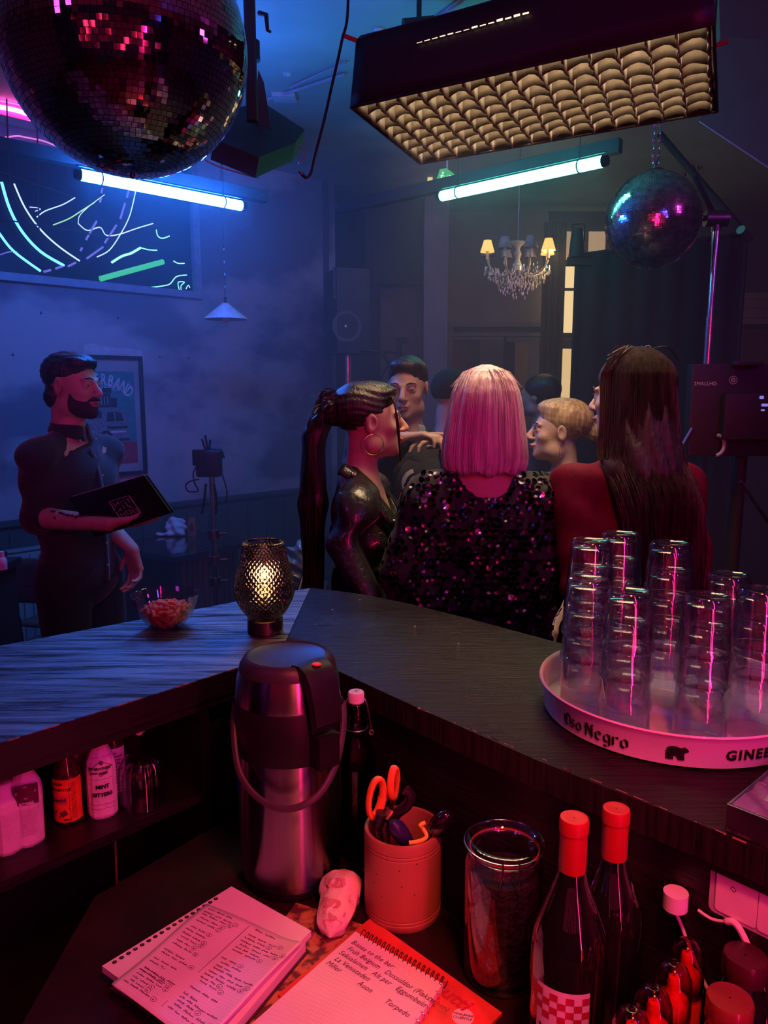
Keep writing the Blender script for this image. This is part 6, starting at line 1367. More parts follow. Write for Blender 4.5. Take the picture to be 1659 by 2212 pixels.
# ---- 4. man with cap, seen from behind
P4 = W(972, 858, 3.5)
f = Fig('man with black baseball cap seen from behind beside the gesturing man', (P4.x, P4.y), math.radians(-35), 1.72, SK2, h=.008, hy=math.radians(-10))
f.body(); f.garment('sweater', mat('black_sweater', (.016, .015, .018), .85), .016, 1.95, .88, neckr=.068, h=.009); f.trousers(M_trs); f.shoes(M_shoe)
def cp(S): S.ell((0, -.016, .046), (.082, .102, .084), .01); S.cut((0, 0, .002), (0, .12, -1)); S.cap((-.05, .10, .028), (.05, .10, .028), .010, None, .02); S.cap((-.03, .15, .020), (.03, .15, .020), .008, None, .03); S.cap((-.04, .125, .024), (.04, .125, .024), .008, None, .03)
cpo = f.hair(mat('cap_black', (.010, .010, .012), .85), cp, lo=(-.12, -.16, -.1), hi=(.12, .2, .16), name='baseball_cap')
M = MB(); R_ = Vector((-.060, -.098, .042)); pts = [(0, .009), (.006, .005), (.004, -.002), (.009, -.008), (.001, -.006), (-.007, -.009), (-.006, .001), (-.009, .007)]
M.add([R_ + Vector((x * .8, -.006 - x * .5, z)) for x, z in pts], [tuple(range(8))]); f.hparent(M.build('cap_badge', mat('badge_white', (.8, .8, .85), .6), f.t, solid=.002))
# ---- 5. woman with pink lit bob in the sequin top
P5 = W(1047, 893, 2.16)
f5 = f = Fig('woman seen from behind with straight pale bob and black sequin top', (P5.x, P5.y - .02), math.radians(-2), 1.70, SK1, h=.006, fem=True, wide=1.12, hs=1.04,
        J=dict(el=W(872, 1235, 2.18), er=W(1180, 1235, 2.18), wl=W(900, 1330, 2.35), wr=W(1165, 1330, 2.35)))
f.body(); f.trousers(M_trs); f.shoes(M_shoe)
def sq5(S):
    J = f.J
    for a, e_ in (('sl', 'el'), ('sr', 'er')): S.cap(J[a] + Vector((0, 0, -.02)), J[e_], .050, .060, .05); S.cap(J[e_], J[e_] + Vector((0, .02, -.06)), .058, .045, .03); S.cap(J[a] * .7 + Vector((0, 0, .38)), J[e_] * .72 + Vector((0, 0, .24)), .075, .07, .06); S.cap(J[e_] * .72 + Vector((0, 0, .24)), J[e_] * .66 + Vector((0, 0, .22)), .07, .07, .06)
sqo = f.garment('sequin_top', mat('sequin_cloth', (.012, .009, .014), .7, sheen=.1), .010, 1.0, .80, neckr=.082, k=.04, extra=sq5, h=.007, disp=folds(.003), neckc=f.J['neck'] + Vector((0, -.005, -.008)))
def bobR(z):
    # (rx, ry) of the hair shell at height z below the crown
    import bisect
    T = [(.118, .012, .012), (.112, .035, .042), (.10, .054, .066), (.08, .073, .090), (.05, .088, .106), (.01, .097, .113), (-.04, .105, .114), (-.09, .113, .113), (-.13, .117, .110), (-.155, .116, .106), (-.17, .108, .099)]
    for (z0, a0, b0), (z1, a1, b1) in zip(T[:-1], T[1:]):
        if z >= z1: t = (z0 - z) / (z0 - z1); return a0 + (a1 - a0) * t, b0 + (b1 - b0) * t
    return T[-1][1:]
def bobP(a, z, e=0.0):
    rx, ry = bobR(z); return Vector(((rx + e) * math.cos(a), -.012 + (ry + e) * math.sin(a), z))
random.seed(77); M = MB(); NA, NZB = 150, 26; A0, A1 = math.radians(145), math.radians(395)   # open at the face (front = +y = 90 deg)
gr = [random.uniform(-.0022, .0022) for _ in range(NA + 1)]
M.patch(lambda s_, q: bobP(A0 + (A1 - A0) * s_, .118 - .290 * q - (.006 * math.sin(s_ * 40) * (q > .97)), gr[int(round(s_ * NA))] * min(1, q * 3)), NA, NZB); bob = M.build('hair', H_pale, f.t, solid=.006); f.hparent(bob); bob.scale = (f.hs,) * 3
paths = []
for k in range(620):
    a = random.uniform(A0 - .05, A1 + .05); e_ = random.uniform(.0, .0045); z1 = -.160 - random.uniform(0, .014); zz = [.118 - (.118 - z1) * (j / 9) ** 1.25 for j in range(10)]; wv = random.uniform(-.03, .03)
    paths.append([bobP(a + wv * j / 9, zz[j], e_) for j in range(10)])
for k in range(24):
    a = random.uniform(A0, A1); paths.append([bobP(a, .112, .002), bobP(a + .1, .10, .012), bobP(a + .25, .06, .018)])
o = strand_mesh(paths, .00135, 3).build('hair_strands', H_pale, f.t); f.hparent(o); o.scale = (f.hs,) * 3; o['kind'] = 'stuff'
S = SDF((-.10, -.12, -.12), (.10, .10, .14), .006); S.ell((0, -.014, .042), (.080, .098, .080), .01); S.cut((0, .045, 0), (0, 1, 0)); o = S.mesh('hair_cap', H_pale, f.t); f.hparent(o)
# sequins: discs hanging on the back of the top
from mathutils.bvhtree import BVHTree
bvh = BVHTree.FromPolygons([v.co for v in sqo.data.vertices], [tuple(p.vertices) for p in sqo.data.polygons])
sm = MB(); n = 14; rs = .0090; sm.add([(0, 0, -.0015)] + [(rs * math.cos(2 * math.pi * k / n), rs * math.sin(2 * math.pi * k / n), 0) for k in range(n)], [(0, 1 + (k + 1) % n, 1 + k) for k in range(n)]); sme = sm.data('sequin', smooth=False)
M_seq = mat('sequin_foil', (0.050, 0.040, 0.055), 0.22, 1.0, noise=.5, nscale=60); sme.materials.append(M_seq); M_seqb = mat('sequin_bright', (0.75, 0.62, 0.70), 0.16, 1.0, noise=.3, nscale=60); smb = sme.copy(); smb.materials.clear(); smb.materials.append(M_seqb)
random.seed(9); rest = MB(); spots = []
for row in range(36):
    z = 1.435 - row * .0165
    for col_ in range(40):
        x = -.33 + col_ * .0170 + (row % 2) * .0085 + random.uniform(-.0015, .0015)
        if random.random() < .22: continue
        hit, nrm, _, _ = bvh.ray_cast(Vector((x, -1.0, z)), Vector((0, 1, 0)))
        if hit is None: continue
        if nrm.y > 0: nrm = -nrm
        if nrm.y > -.02: continue
        q = Vector((0, 0, 1)).rotation_difference(nrm).to_matrix(); tl = Matrix.Rotation(random.gauss(.10, .22), 3, 'X') @ Matrix.Rotation(random.gauss(0, .28), 3, 'Y')
        spots.append((hit + nrm * (.0035 + random.uniform(0, .002)), nrm.to_track_quat('Z', 'Y').to_matrix() @ tl))
random.shuffle(spots)
for i, (p, R_) in enumerate(spots):
    if i < 298:
        o = bpy.data.objects.new('sequin', smb if i % 4 == 0 else sme); C.objects.link(o); o.parent = f.t; o.location = p; o.rotation_euler = R_.to_euler()
    else: rest.add([R_ @ Vector(v) + p for v in sm.v], sm.f)
o = rest.build('sequins', M_seq, f.t, smooth=False); o['kind'] = 'stuff'
# ---- 6. blonde woman in profile
P6 = W(1206, 932, 2.80)
f = Fig('blonde woman in profile with hair tied back and long earring', (P6.x + .02, P6.y), math.radians(96), 1.60, SK1, h=.0042, fem=True, hy=math.radians(-14), hp=math.radians(3), hs=.98)
f.body(); f.facebits(gaze=0)
f.garment('green_top', mat('green_cloth', (.10, .17, .11), .8), .012, .25, .85, neckr=.085, k=.05, disp=folds(.003), neckc=f.J['neck'] + Vector((0, .03, -.045)), arms=False, h=.007); f.trousers(M_trs); f.shoes(M_shoe)
def h6(S):
    S.ell((0, -.024, .043), (.0775, .099, .078), .01); S.ell((0, .036, .082), (.050, .048, .026), .03)
    S.ell((0, .100, -.004), (.070, .050, .068), .010, 's'); S.ell((0, .056, -.068), (.10, .064, .074), .010, 's')
    for sx in (-1, 1): S.ell((sx * .078, -.004, -.008), (.018, .022, .032), .006, 's')
    S.cut((0, 0, -.062), (0, .55, -1)); S.ell((0, -.128, .000), (.030, .034, .032), .018)
f.hair(H_blonde, h6, lo=(-.12, -.2, -.12), hi=(.12, .12, .15), dispf=lambda X, Y, Z: .0007 * np.sin(Z * 300 - Y * 60 + np.sin(Y * 25) * 1.5) + 0 * X)
for sx in (-1, 1):
    M = MB(); c0 = f.H(sx * .082, -.004, -.040); M.tube([c0, c0 + Vector((0, 0, -.012))], .0008, 6); c1 = c0 + Vector((0, 0, -.012))
    w_ = .0035; M.tube([c1, c1 + Vector((0, w_, -.004)), c1 + Vector((0, w_, -.036)), c1 + Vector((0, 0, -.040)), c1 + Vector((0, -w_, -.036)), c1 + Vector((0, -w_, -.004)), c1], .0009, 6); M.build('drop_earring', MATS['gold'], f.t)
nk = f.J['neck']; M = MB(); M.tube([nk + Vector((.056 * math.cos(a), .010 + .060 * math.sin(a), -.018 - .050 * max(0, math.sin(a)))) for a in [k * math.pi / 14 for k in range(29)]], .0007, 6, cap=False); M.build('necklace', MATS['gold'], f.t)
# ---- 7. woman in burgundy with long dark hair
P7 = W(1368, 872, 2.12)
f = Fig('woman seen from behind with long dark hair and burgundy blouse', (P7.x, P7.y), math.radians(14), 1.735, SK1, h=.006, fem=True, wide=1.08, hy=math.radians(32), hs=1.03,
        J=dict(el=W(1252, 1260, 2.08), er=W(1492, 1265, 2.14), wl=W(1240, 1330, 2.3), wr=W(1480, 1330, 2.3)))
f.body(); f.facebits(); f.trousers(M_trs); f.shoes(M_shoe)
def bl7(S):
    J = f.J
    for a, e_ in (('sl', 'el'), ('sr', 'er')): S.ell(J[a] + Vector((0, 0, -.005)), (.062, .06, .058), .03); S.cap(J[a], J[e_], .055, .052, .03)
f.garment('blouse', mat('burgundy_blouse', (.11, .0005, .020), .7, sheen=.0, spec=.15), .010, 1.9, .80, neckr=.070, k=.035, extra=bl7, h=.0065, disp=folds(.006, 5, 16))
def h7(S):
    S.ell((0, -.020, .040), (.088, .108, .090), .02); S.ell((0, -.045, -.07), (.088, .062, .10), .04)
    S.ell((0, .100, -.02), (.072, .055, .085), .01, 's')
Rz_ = f.R3.inverted()
o = f.hair(H_brown, h7, lo=(-.14, -.18, -.24), hi=(.14, .14, .16), dispf=lambda X, Y, Z: .0022 * np.sin(X * 160 + np.sin(Z * 14) * 2 + Y * 120))
S = SDF((-.20, -.26, 1.05), (.22, .05, 1.72), .006); J = f.J; hx, hyy, hz = J['head']
S.cap((hx, hyy - .05, hz - .02), (hx, hyy - .085, hz - .20), .090, .105, .03); S.cap((hx + .0, hyy - .085, hz - .20), (hx + .03, J['neck'].y - .115, J['neck'].z - .14), .100, .080, .04, flat=((0, 1, 0), 1.45)); S.cap((hx + .03, J['neck'].y - .115, J['neck'].z - .14), (hx + .065, J['neck'].y - .13, J['neck'].z - .34), .080, .040, .03, flat=((0, 1, 0), 1.4))
S.disp(lambda X, Y, Z: .0035 * np.sin(X * 120 + np.sin(Z * 17) * 2.2) + .002 * np.sin(X * 260 + Z * 20)); S.mesh('long_hair', H_brown, f.t, .03)
random.seed(14); paths = []
for k in range(560):
    ph_a = math.radians(random.uniform(172, 368)); ca, sa_ = math.cos(ph_a), math.sin(ph_a); jx = random.uniform(-.006, .006)
    P_ = [Vector((hx + jx + (.093) * ca * math.sin(th), hyy - .022 + .115 * sa_ * math.sin(th), hz + .040 + .096 * math.cos(th))) for th in (.12, .45, .85, 1.25, 1.5)]
    P_.append(Vector((hx + jx + .104 * ca, hyy - .045 + .108 * sa_, hz - .08))); P_.append(Vector((hx + jx + .112 * ca, hyy - .060 + .110 * sa_, hz - .16)))
    P_.append(Vector((hx + .02 + .112 * ca + random.uniform(-.01, .01), J['neck'].y - .105 + .085 * sa_, J['neck'].z - .10))); P_.append(Vector((hx + .045 + .095 * ca + random.uniform(-.02, .02), J['neck'].y - .120 + .055 * sa_, J['neck'].z - .27 + random.uniform(-.09, .05))))
    paths.append(spline(P_, 3))
for k in range(14):
    a = random.uniform(-1, 1); paths.append(spline([Vector((hx + a * .04, hyy - .03, hz + .130)), Vector((hx + a * .07 + random.uniform(-.02, .02), hyy - .05, hz + .135)), Vector((hx + a * .115, hyy - .06, hz + .09 + random.uniform(-.02, .03)))], 4))
o = strand_mesh(paths, .0019, 3).build('hair_strands', H_brown, f.t); o['kind'] = 'stuff'
# ---- 8. faint person further back
P8 = W(1168, 862, 4.3)
f = Fig('dim figure with dark hair far behind the pale bob by the door', (P8.x, P8.y), math.radians(60), 1.72, SK2, h=.009, fem=True)
f.body(); f.garment('grey_jacket', mat('dim_jacket', (.05, .055, .075), .85), .018, 1.95, .85, neckr=.07, h=.010); f.trousers(M_trs); f.shoes(M_shoe)
def h8(S): S.ell((0, -.030, .040), (.084, .106, .086), .02); S.ell((0, .105, -.02), (.070, .055, .085), .01, 's'); S.ell((0, -.06, -.05), (.07, .06, .07), .03)
f.hair(H_dark, h8)
# ------------------------------------------------------------------ mirror balls
M_mir = mat('mirror_tile', (0.62, 0.58, 0.60), 0.035, 1.0, noise=.08, nscale=40)
def mirror_ball(label, c, R_, ts, nparts, jit, seed, M_mir=M_mir, gap=.08, tileR=None):
    t = thing('mirror_ball', label, 'mirror ball', c); random.seed(seed)
    M = MB(); M.ell((0, 0, 0), (R_ * .985,) * 3, 48, 32); M.build('core', mat('ball_core', (.012, .010, .012), .6), t)
    M = MB(); M.lathe([(.001, R_ * 1.07), (.012, R_ * 1.07), (.012, R_ * 1.03), (.035, R_ * 1.02), (.04, R_ * .985)], 20); M.build('top_cap', M_metal, t)
    M = MB(); M.lathe([(.001, -R_ * 1.028), (.005, -R_ * 1.02), (.005, -R_ * .985)], 10); M.build('bottom_pin', M_metal, t)
    tm = MB(); tm.box((0, 0, 0), (1, 1, 1)); tme = tm.data('mirror_tile', smooth=False); tme.materials.append(M_mir)
    cd_ = (Vector((0, 0, CAM_H)) - Vector(c)).normalized(); rows = int(math.pi * R_ / ts); tiles = []
    for i in range(1, rows):
        th = math.pi * i / rows; rr = R_ * math.sin(th); n = max(3, int(2 * math.pi * rr / ts)); off = random.random(); rowj = random.gauss(0, jit * .6)
        for k in range(n):
            a = 2 * math.pi * (k + off) / n; nrm = Vector((math.sin(th) * math.cos(a), math.sin(th) * math.sin(a), math.cos(th)))
            if nrm.dot(cd_) < -.25 and random.random() < .5: pass
            R3 = Matrix(((-math.sin(a), -math.cos(th) * math.cos(a), nrm.x), (math.cos(a), -math.cos(th) * math.sin(a), nrm.y), (0, math.sin(th), nrm.z)))
            big = 4 if random.random() < .03 else 1
            R3 = R3 @ Matrix.Rotation(random.gauss(rowj, jit * big), 3, 'X') @ Matrix.Rotation(random.gauss(0, jit * big), 3, 'Y') @ Matrix.Rotation(random.gauss(0, .02), 3, 'Z')
            tiles.append((nrm.dot(cd_), nrm * (R_ * .995), R3, 2 * math.pi * rr / n))
    tiles.sort(key=lambda q: -q[0]); M = MB()
    for j, (_, p, R3, wd) in enumerate(tiles):
        S_ = Matrix.Diagonal((wd * (1 - gap), ts * (1 - gap), .0016))
        if j < nparts:
            o = bpy.data.objects.new('mirror_tile', tme); C.objects.link(o); o.parent = t; o.location = p; o.rotation_euler = R3.to_euler(); o.scale = (wd * (1 - gap), ts * (1 - gap), .0016)
        else:
            A = R3 @ S_ * 1.0; h = .5; M.add([A @ Vector((x * h, y * h, z * h)) + p for z in (-1, 1) for y in (-1, 1) for x in (-1, 1)], [(4,5,7,6),(0,1,5,4),(2,6,7,3),(0,4,6,2),(1,3,7,5)])
    o = M.build('mirror_tiles', M_mir, t, smooth=False); o['kind'] = 'stuff'
    return t
cB = W(273, 106, 1.62); mb = mirror_ball('large mirror ball with pink streaks hanging close at upper left', cB, .252, .0112, 298, .018, 3)
M = MB(); M.tube([(0, 0, .27), (0, 0, ZC - cB.z - .001)], .006, 8); M.build('hanging_rod', M_metal, mb)
M = MB(); M.lathe([(.001, ZC - cB.z - .06), (.04, ZC - cB.z - .06), (.04, ZC - cB.z - .001)], 20); M.build('motor', M_black, mb)
cS2 = W(1410, 475, 3.3); mb2 = mirror_ball('smaller mirror ball hanging on doubled chain beneath the softbox', cS2, .200, .0098, 0, .020, 8, mat('worn_mirror_tile', (0.60, 0.56, 0.60), 0.16, 1.0, noise=.3, nscale=40))
M = MB()
for sx in (-.012, .012):
    p0 = Vector((0, 0, .213)); p1 = Vector((sx, 0, .26)); p2 = Vector((sx * 1.3, 0, ZC - cS2.z - .002)); M.tube([p0, p1, p2], .003, 6)
for k in range(20):
    z = .235 + k * .03
    if z > ZC - cS2.z - .02: break
    for sx in (-.012, .012): M.ell((sx * (1 + k * .01), 0, z), (.0065, .003, .012) if k % 2 else (.003, .0065, .012), 8, 6)
M.build('chain', mat('chain_steel', (.35, .35, .45), .3, 1.0), mb2)
# ------------------------------------------------------------------ rigging
rg = thing('stage_light', 'black boxy stage light on a ceiling pole right of large mirror ball', 'stage light', W(548, 320, 2.7)); io = Matrix.Translation(-rg.location)
M = MB(); M.M = io; pt = W(545, -60, 2.6); pb = W(545, 262, 2.62); M.tube([Vector((pb.x, pb.y, ZC - .002)), pb], .020, 16); M.build('pole', M_black, rg)
M = MB(); M.M = io; q = W(545, 110, 2.6); M.tube([q + Vector((0, 0, .03)), q - Vector((0, 0, .03))], .026, 16); q = W(560, 28, 2.58); M.tube([q, W(575, 32, 2.56), W(578, 66, 2.56), W(585, 69, 2.56)], [.008, .008, .006, .005], 8); M.build('clamp_lever', M_black, rg)
bt = [W(448, 282, 2.62), W(565, 262, 2.9), W(652, 318, 2.95), W(632, 348, 2.8), W(552, 384, 2.55), W(455, 345, 2.5)]
M = MB(); M.M = io; M.extr(bt, Vector((0.01, .02, .07))); M.build('housing', M_black, rg, smooth=False)
M = MB(); M.M = io; M.extr([W(558, 150, 2.75), W(570, 178, 2.75), W(586, 280, 2.75), W(548, 262, 2.75)], Vector((0, .004, 0))); M.build('barn_door', mat('flag_green', (.03, .06, .06), .8), rg, smooth=False)
M = MB(); M.M = io; M.tube(spline([W(640, 312, 2.8), W(655, 325, 2.8), W(658, 340, 2.8), W(645, 352, 2.8)], 5), .003, 6); M.tube(spline([W(434, 338, 2.5), W(450, 350, 2.5), W(490, 366, 2.52), W(560, 385, 2.6)], 5), .0025, 6); M.build('wire_loop', mat('wire_grey', (.3, .32, .4), .4), rg)
M = MB(); ct = W(748, -20, 2.2); M.tube(spline([Vector((ct.x, ct.y, ZC)), W(752, 0, 2.2), W(738, 90, 2.2), W(718, 180, 2.2), W(700, 260, 2.2), W(682, 330, 2.2), W(672, 372, 2.2), W(661, 384, 2.2), W(652, 374, 2.2)], 6), .0042, 8)
cb_ = tag(M.build('hanging_cable', M_cable), 'black cable hanging from ceiling in a long curve left of softbox', 'cable')
M = MB(); M.tube([W(654, 380, 2.2), W(647, 371, 2.2)], .006, 8); M.build('connector', M_chrome, cb_)
# ceiling fittings
def ceil(u, v): return Wz(u, v, ZC - .012)
cdt = thing('ceiling_conduit', 'thin pale conduit with small junction box on the dark teal ceiling', 'conduit', ceil(614, 208)); io = Matrix.Translation(-cdt.location)
M = MB(); M.M = io; M.tube([ceil(578, 214), ceil(745, 160)], .008, 8); M.build('pipe', mat('conduit_grey', (.35, .35, .42), .5), cdt)
M = MB(); M.M = io; M.tube([ceil(628, 188), ceil(700, 155), ceil(746, 135)], .006, 8); M.build('pipe', MATS['conduit_grey'], cdt)
M = MB(); M.M = io; M.bbox(ceil(614, 210), (.12, .10, .022), .004); M.build('junction_box', mat('box_pale', (.5, .5, .52), .5), cdt)
M = MB(); M.tube([ceil(880, 90), ceil(1030, -20)], .007, 8); tag(M.build('conduit', MATS['conduit_grey']), 'thin pale conduit on the ceiling above the softbox', 'conduit')
for i, (u, v, l) in enumerate(((818, 64, 'small round fitting on the ceiling above the softbox corner'), (621, 161, 'small round fitting on the ceiling above the junction box'))):
    M = MB(); p = Wz(u, v, ZC - .004); M.lathe([(.022, .004), (.022, -.002), (.012, -.008), (.001, -.009)], 16, c=p); tag(M.build('ceiling_fitting', MATS['box_pale']), l, 'ceiling fitting')
M = MB(); p = Wz(1150, -8, ZC - .01); M.lathe([(.10, .008), (.10, -.004), (.085, -.012), (.06, -.006), (.001, -.004)], 28, c=p); tag(M.build('ceiling_lamp', mat('lamp_glass', (.4, .5, .5), .2)), 'round glass ceiling lamp at the top edge above the softbox', 'lamp')
# cables on a hanging spot near the softbox
sp_ = thing('spot_lamp', 'small dark spot lamp with cable coil above softbox on ceiling', 'lamp', W(905, 62, 3.0)); io = Matrix.Translation(-sp_.location)
M = MB(); M.M = io; p = W(905, 62, 3.0); M.tube([p + Vector((-.06, 0, .0)), p + Vector((.06, .02, .02))], .035, 14); M.build('housing', M_black, sp_)
M = MB(); M.M = io; M.tube([p, Vector((p.x, p.y, ZC - .001))], .010, 8); M.build('stem', M_black, sp_)
M = MB(); M.M = io; M.tube(spline([W(915, 60, 2.98), W(935, 42, 2.98), W(960, 46, 2.98), W(975, 60, 2.98)], 6), .008, 6); M.build('cable', M_cable, sp_)
# duct behind the small ball
dc = thing('ventilation_duct', 'tan lit corrugated duct end beside the small mirror ball chain', 'duct', Wy(1465, 340, 5.6)); M = MB()
for k in range(10): M.lathe([(.14, k * .03), (.15, k * .03 + .010), (.14, k * .03 + .02), (.14, k * .03 + .03)], 24, R=Matrix.Rotation(math.radians(62), 3, 'Y') @ Matrix.Rotation(.3, 3, 'X'))
M.build('ring_section', mat('duct_foil', (.40, .36, .33), .35, .9), dc); M = MB(); M.tube([(.1, 0, .13), (.1, 0, ZC - dc.location.z)], .006, 6); M.build('hanger', M_metal, dc)
# black hood and boom on the right
M = MB(); tr4 = [Wz(1535, -80, 2.75), W(1545, 60, 2.45), W(1512, 258, 2.55), W(1700, 395, 2.2), W(1800, 100, 1.9)]
hp = [W(1548, -140, 2.3), W(1556, 80, 2.35), W(1512, 262, 2.6), W(1760, 428, 2.1), W(1900, 100, 1.8), W(1800, -200, 2.0)]
M.extr(hp, Vector((0.02, .05, .03))); hood = tag(M.build('black_drape', mat('drape_black', (.014, .009, .016), .8, sheen=.4), smooth=False), 'black cloth sheet rigged under the ceiling at upper right', 'cloth')
M = MB(); M.tube([hp[2], hp[3]], .003, 6); M.build('hem_wire', mat('hem_pale', (.35, .28, .35), .5), hood)
M = MB(); M.tube([Vector((hp[2].x + .05, hp[2].y + .05, hp[2].z)), Vector((hp[2].x + .05, hp[2].y + .05, ZC))], .004, 6); M.tube([hp[4], Vector((hp[4].x, hp[4].y, ZC))], .004, 6); M.build('hang_line', M_cable, hood)
bm_ = thing('boom_stand', 'chrome combo stand with long black boom arm on the right', 'light stand', Wy(1525, 1180, 3.6).xy.to_3d()); io = Matrix.Translation(-bm_.location)
xx = lambda v: Wy(1535, v, 3.6)
P0 = bm_.location
M = MB(); M.M = io; a = Wy(1547, 500, 3.6); b = Wy(1537, 684, 3.6); M.tube([Vector((a.x, a.y, b.z)), a], .0175, 16); M.build('riser', M_chrome, bm_)
M = MB(); M.M = io; c_ = Wy(1527, 800, 3.6); M.tube([Vector((a.x, a.y, c_.z)), Vector((a.x, a.y, b.z))], .022, 16); M.build('riser', M_chrome, bm_)
M = MB(); M.M = io; M.tube([Vector((a.x, a.y, .15)), Vector((a.x, a.y, c_.z))], .026, 16); M.build('column', M_black, bm_)
for an in (0.3, 2.4, 4.5):
    M = MB(); M.M = io; q = Vector((a.x, a.y, .45)); e_ = Vector((a.x + .55 * math.cos(an), a.y + .55 * math.sin(an), .014)); M.tube([q, e_], .012, 8); M.build('leg', M_metal, bm_)
M = MB(); M.M = io; h_ = Wy(1547, 472, 3.6); M.tube([h_ + Vector((-.05, 0, 0)), h_ + Vector((.05, 0, 0))], .035, 18); M.tube([a, h_], .02, 12); M.tube([h_ + Vector((-.05, 0, 0)), h_ + Vector((-.13, -.02, .01))], .012, 10); M.build('grip_head', M_metal, bm_)
M = MB(); M.M = io; M.tube([W(1425, 290, 3.9), W(1618, 515, 3.75)], .018, 14); M.build('boom_arm', M_black, bm_)
M = MB(); M.M = io; M.tube([W(1600, 496, 3.7), W(1618, 516, 3.76)], .022, 14); M.build('arm_tip', M_chrome, bm_)
M = MB(); M.M = io; M.tube([W(1500, 382, 3.4), h_], .012, 10); M.build('brace', M_black, bm_)
# black flag
fg_ = thing('black_flag', 'large black cloth flag on frame blocking the window right of slit', 'flag', Wy(1400, 1100, 4.1).xy.to_3d()); io = Matrix.Translation(-fg_.location); YF = 4.1
tl, tm_, trr = Wy(1246, 556, YF), Wy(1322, 542, YF), Wy(1612, 508, YF); bl = Wy(1233, 900, YF)
def flagf(s, t):
    x0 = tl.x + (bl.x - tl.x) * t; x = x0 + (trr.x - x0) * s; zt2 = tl.z + (trr.z - tl.z) * s + .02 * math.sin(s * 3.1); z = zt2 * (1 - t) + .35 * t
    return Vector((x, YF + .02 * math.sin(s * 17 + t * 2) * t + .012 * math.sin(s * 41), z))
M = MB(); M.M = io; M.patch(flagf, 40, 16); M.build('cloth', mat('duvetyne', (.010, .008, .010), .9, sheen=.1, nscale=3, noise=.4), fg_, solid=.004)
M = MB(); M.M = io; M.tube([flagf(0, 0) + Vector((0, 0, .008)), flagf(1, 0) + Vector((0, 0, .008))], .012, 8); M.tube([flagf(1, 0), Vector((flagf(1, 0).x, YF, .0))], .012, 8); M.build('frame', M_black, fg_)
M = MB(); M.M = io; p = Wy(1246, 525, YF); M.tube([p + Vector((0, 0, .07)), p - Vector((0, 0, .07))], [.028, .040], 14); M.bbox(p + Vector((.02, 0, -.09)), (.13, .03, .04), .004); M.build('clamp', M_black, fg_)
M = MB(); M.M = io; M.tube([Wy(1236, 485, YF), Wy(1262, 484, YF), Wy(1262, 520, YF), Wy(1236, 520, YF), Wy(1236, 485, YF)], .004, 6); M.build('yoke', M_black, fg_)
M = MB(); M.M = io; p2 = Wy(1240, 540, YF + .05); M.tube([Vector((p2.x + .02, YF + .05, 0)), p2 + Vector((.02, 0, 0))], .014, 10); M.build('stand', M_black, fg_)
# far right wall pieces
o = backpanel('far_wall_panel', 1560, 632, 1800, 700, 6.6, .03, M_beige); struct(o); o.name = 'trim_5'; o['label'] = 'beige painted wall strip at the far right edge'
for k in range(3):
    q = backpanel('rail', 1560, 640 + k * 20, 1800, 645 + k * 20, 6.57, .02, M_beige, o)
o = backpanel('x', 1560, 712, 1800, 850, 6.6, .03, mat('reddish_board', (.10, .035, .035), .7)); struct(o); o.name = 'trim_6'; o['label'] = 'dark reddish board on the far right wall under the beige strip'
# camera monitor rig at the right
YM = 2.55
mo = thing('camera_monitor', 'black production monitor seen from behind with white maker lettering', 'monitor', Wy(1600, 1300, YM).xy.to_3d()); io = Matrix.Translation(-mo.location)
def mbx(nm, u0, v0, u1, v1, th, m=M_blackgloss, dy=0.0):
    p, q = Wy(u0, v0, YM + dy), Wy(u1, v1, YM + dy); M = MB(); M.M = io; M.bbox(((p.x + q.x) / 2, YM + dy + th / 2, (p.z + q.z) / 2), (abs(q.x - p.x), th, abs(p.z - q.z)), .004); return M.build(nm, m, mo)
M_mon = mat('monitor_black', (.014, .010, .016), .45)
mbx('housing', 1498, 786, 1690, 985, .05, M_mon); mbx('rear_block', 1570, 850, 1700, 950, .04, M_mon, -.045); mbx('top_handle', 1590, 780, 1650, 790, .03, M_mon, -.03)
for (u0, v0, u1, v1) in ((1642, 855, 1650, 862), (1646, 872, 1659, 878), (1645, 884, 1652, 888)): mbx('port_light', u0, v0, u1, v1, .004, emat('port_glow', (.35, .35, 1.0), .5), -.049)
M = MB(); M.M = io; vs, fs = text_geo('SMALLHD', .0165, spacing=1.05); p = Wy(1524, 829, YM - .001); M.add([Vector((p.x + v.x, YM - .0012, p.z + v.y)) for v in vs], fs); M.build('lettering', mat('grey_print', (.55, .5, .6), .5), mo)
M = MB(); M.M = io; p = Wy(1584, 821, YM - .0015); 
for rr_ in (.0125, .006): M.tube([p + Vector((rr_ * math.cos(a), 0, rr_ * math.sin(a))) for a in [k * math.pi / 12 for k in range(25)]], .0007, 5, cap=False)
M.tube([p + Vector((-.005, 0, 0)), p + Vector((.005, 0, 0))], .0007, 5); M.build('emblem', MATS['grey_print'], mo)
a = Wy(1600, 985, YM + .05); M = MB(); M.M = io; M.tube([Vector((a.x, YM + .06, .6)), a], .022, 12); M.build('post', M_black, mo)
for (u, v, an) in ((1480, 1250, 2.9), (1720, 1250, .2), (1600, 1300, 4.7)):
    M = MB(); M.M = io; M.tube([Vector((a.x, YM + .06, 1.0)), Vector((a.x + .30 * math.cos(an), YM + .06 + .3 * math.sin(an), .012))], .014, 8); M.build('leg', M_metal, mo)
M = MB(); M.M = io; q = Wy(1545, 962, YM - .02); ring_ = [q + Vector((.030 * math.cos(t), .0, .034 * math.sin(t))) for t in [math.radians(-80 + 10 * k) for k in range(17)]]; M.tube(ring_, .006, 8); M.build('focus_knob', mat('knob_grey', (.35, .32, .42), .35), mo)
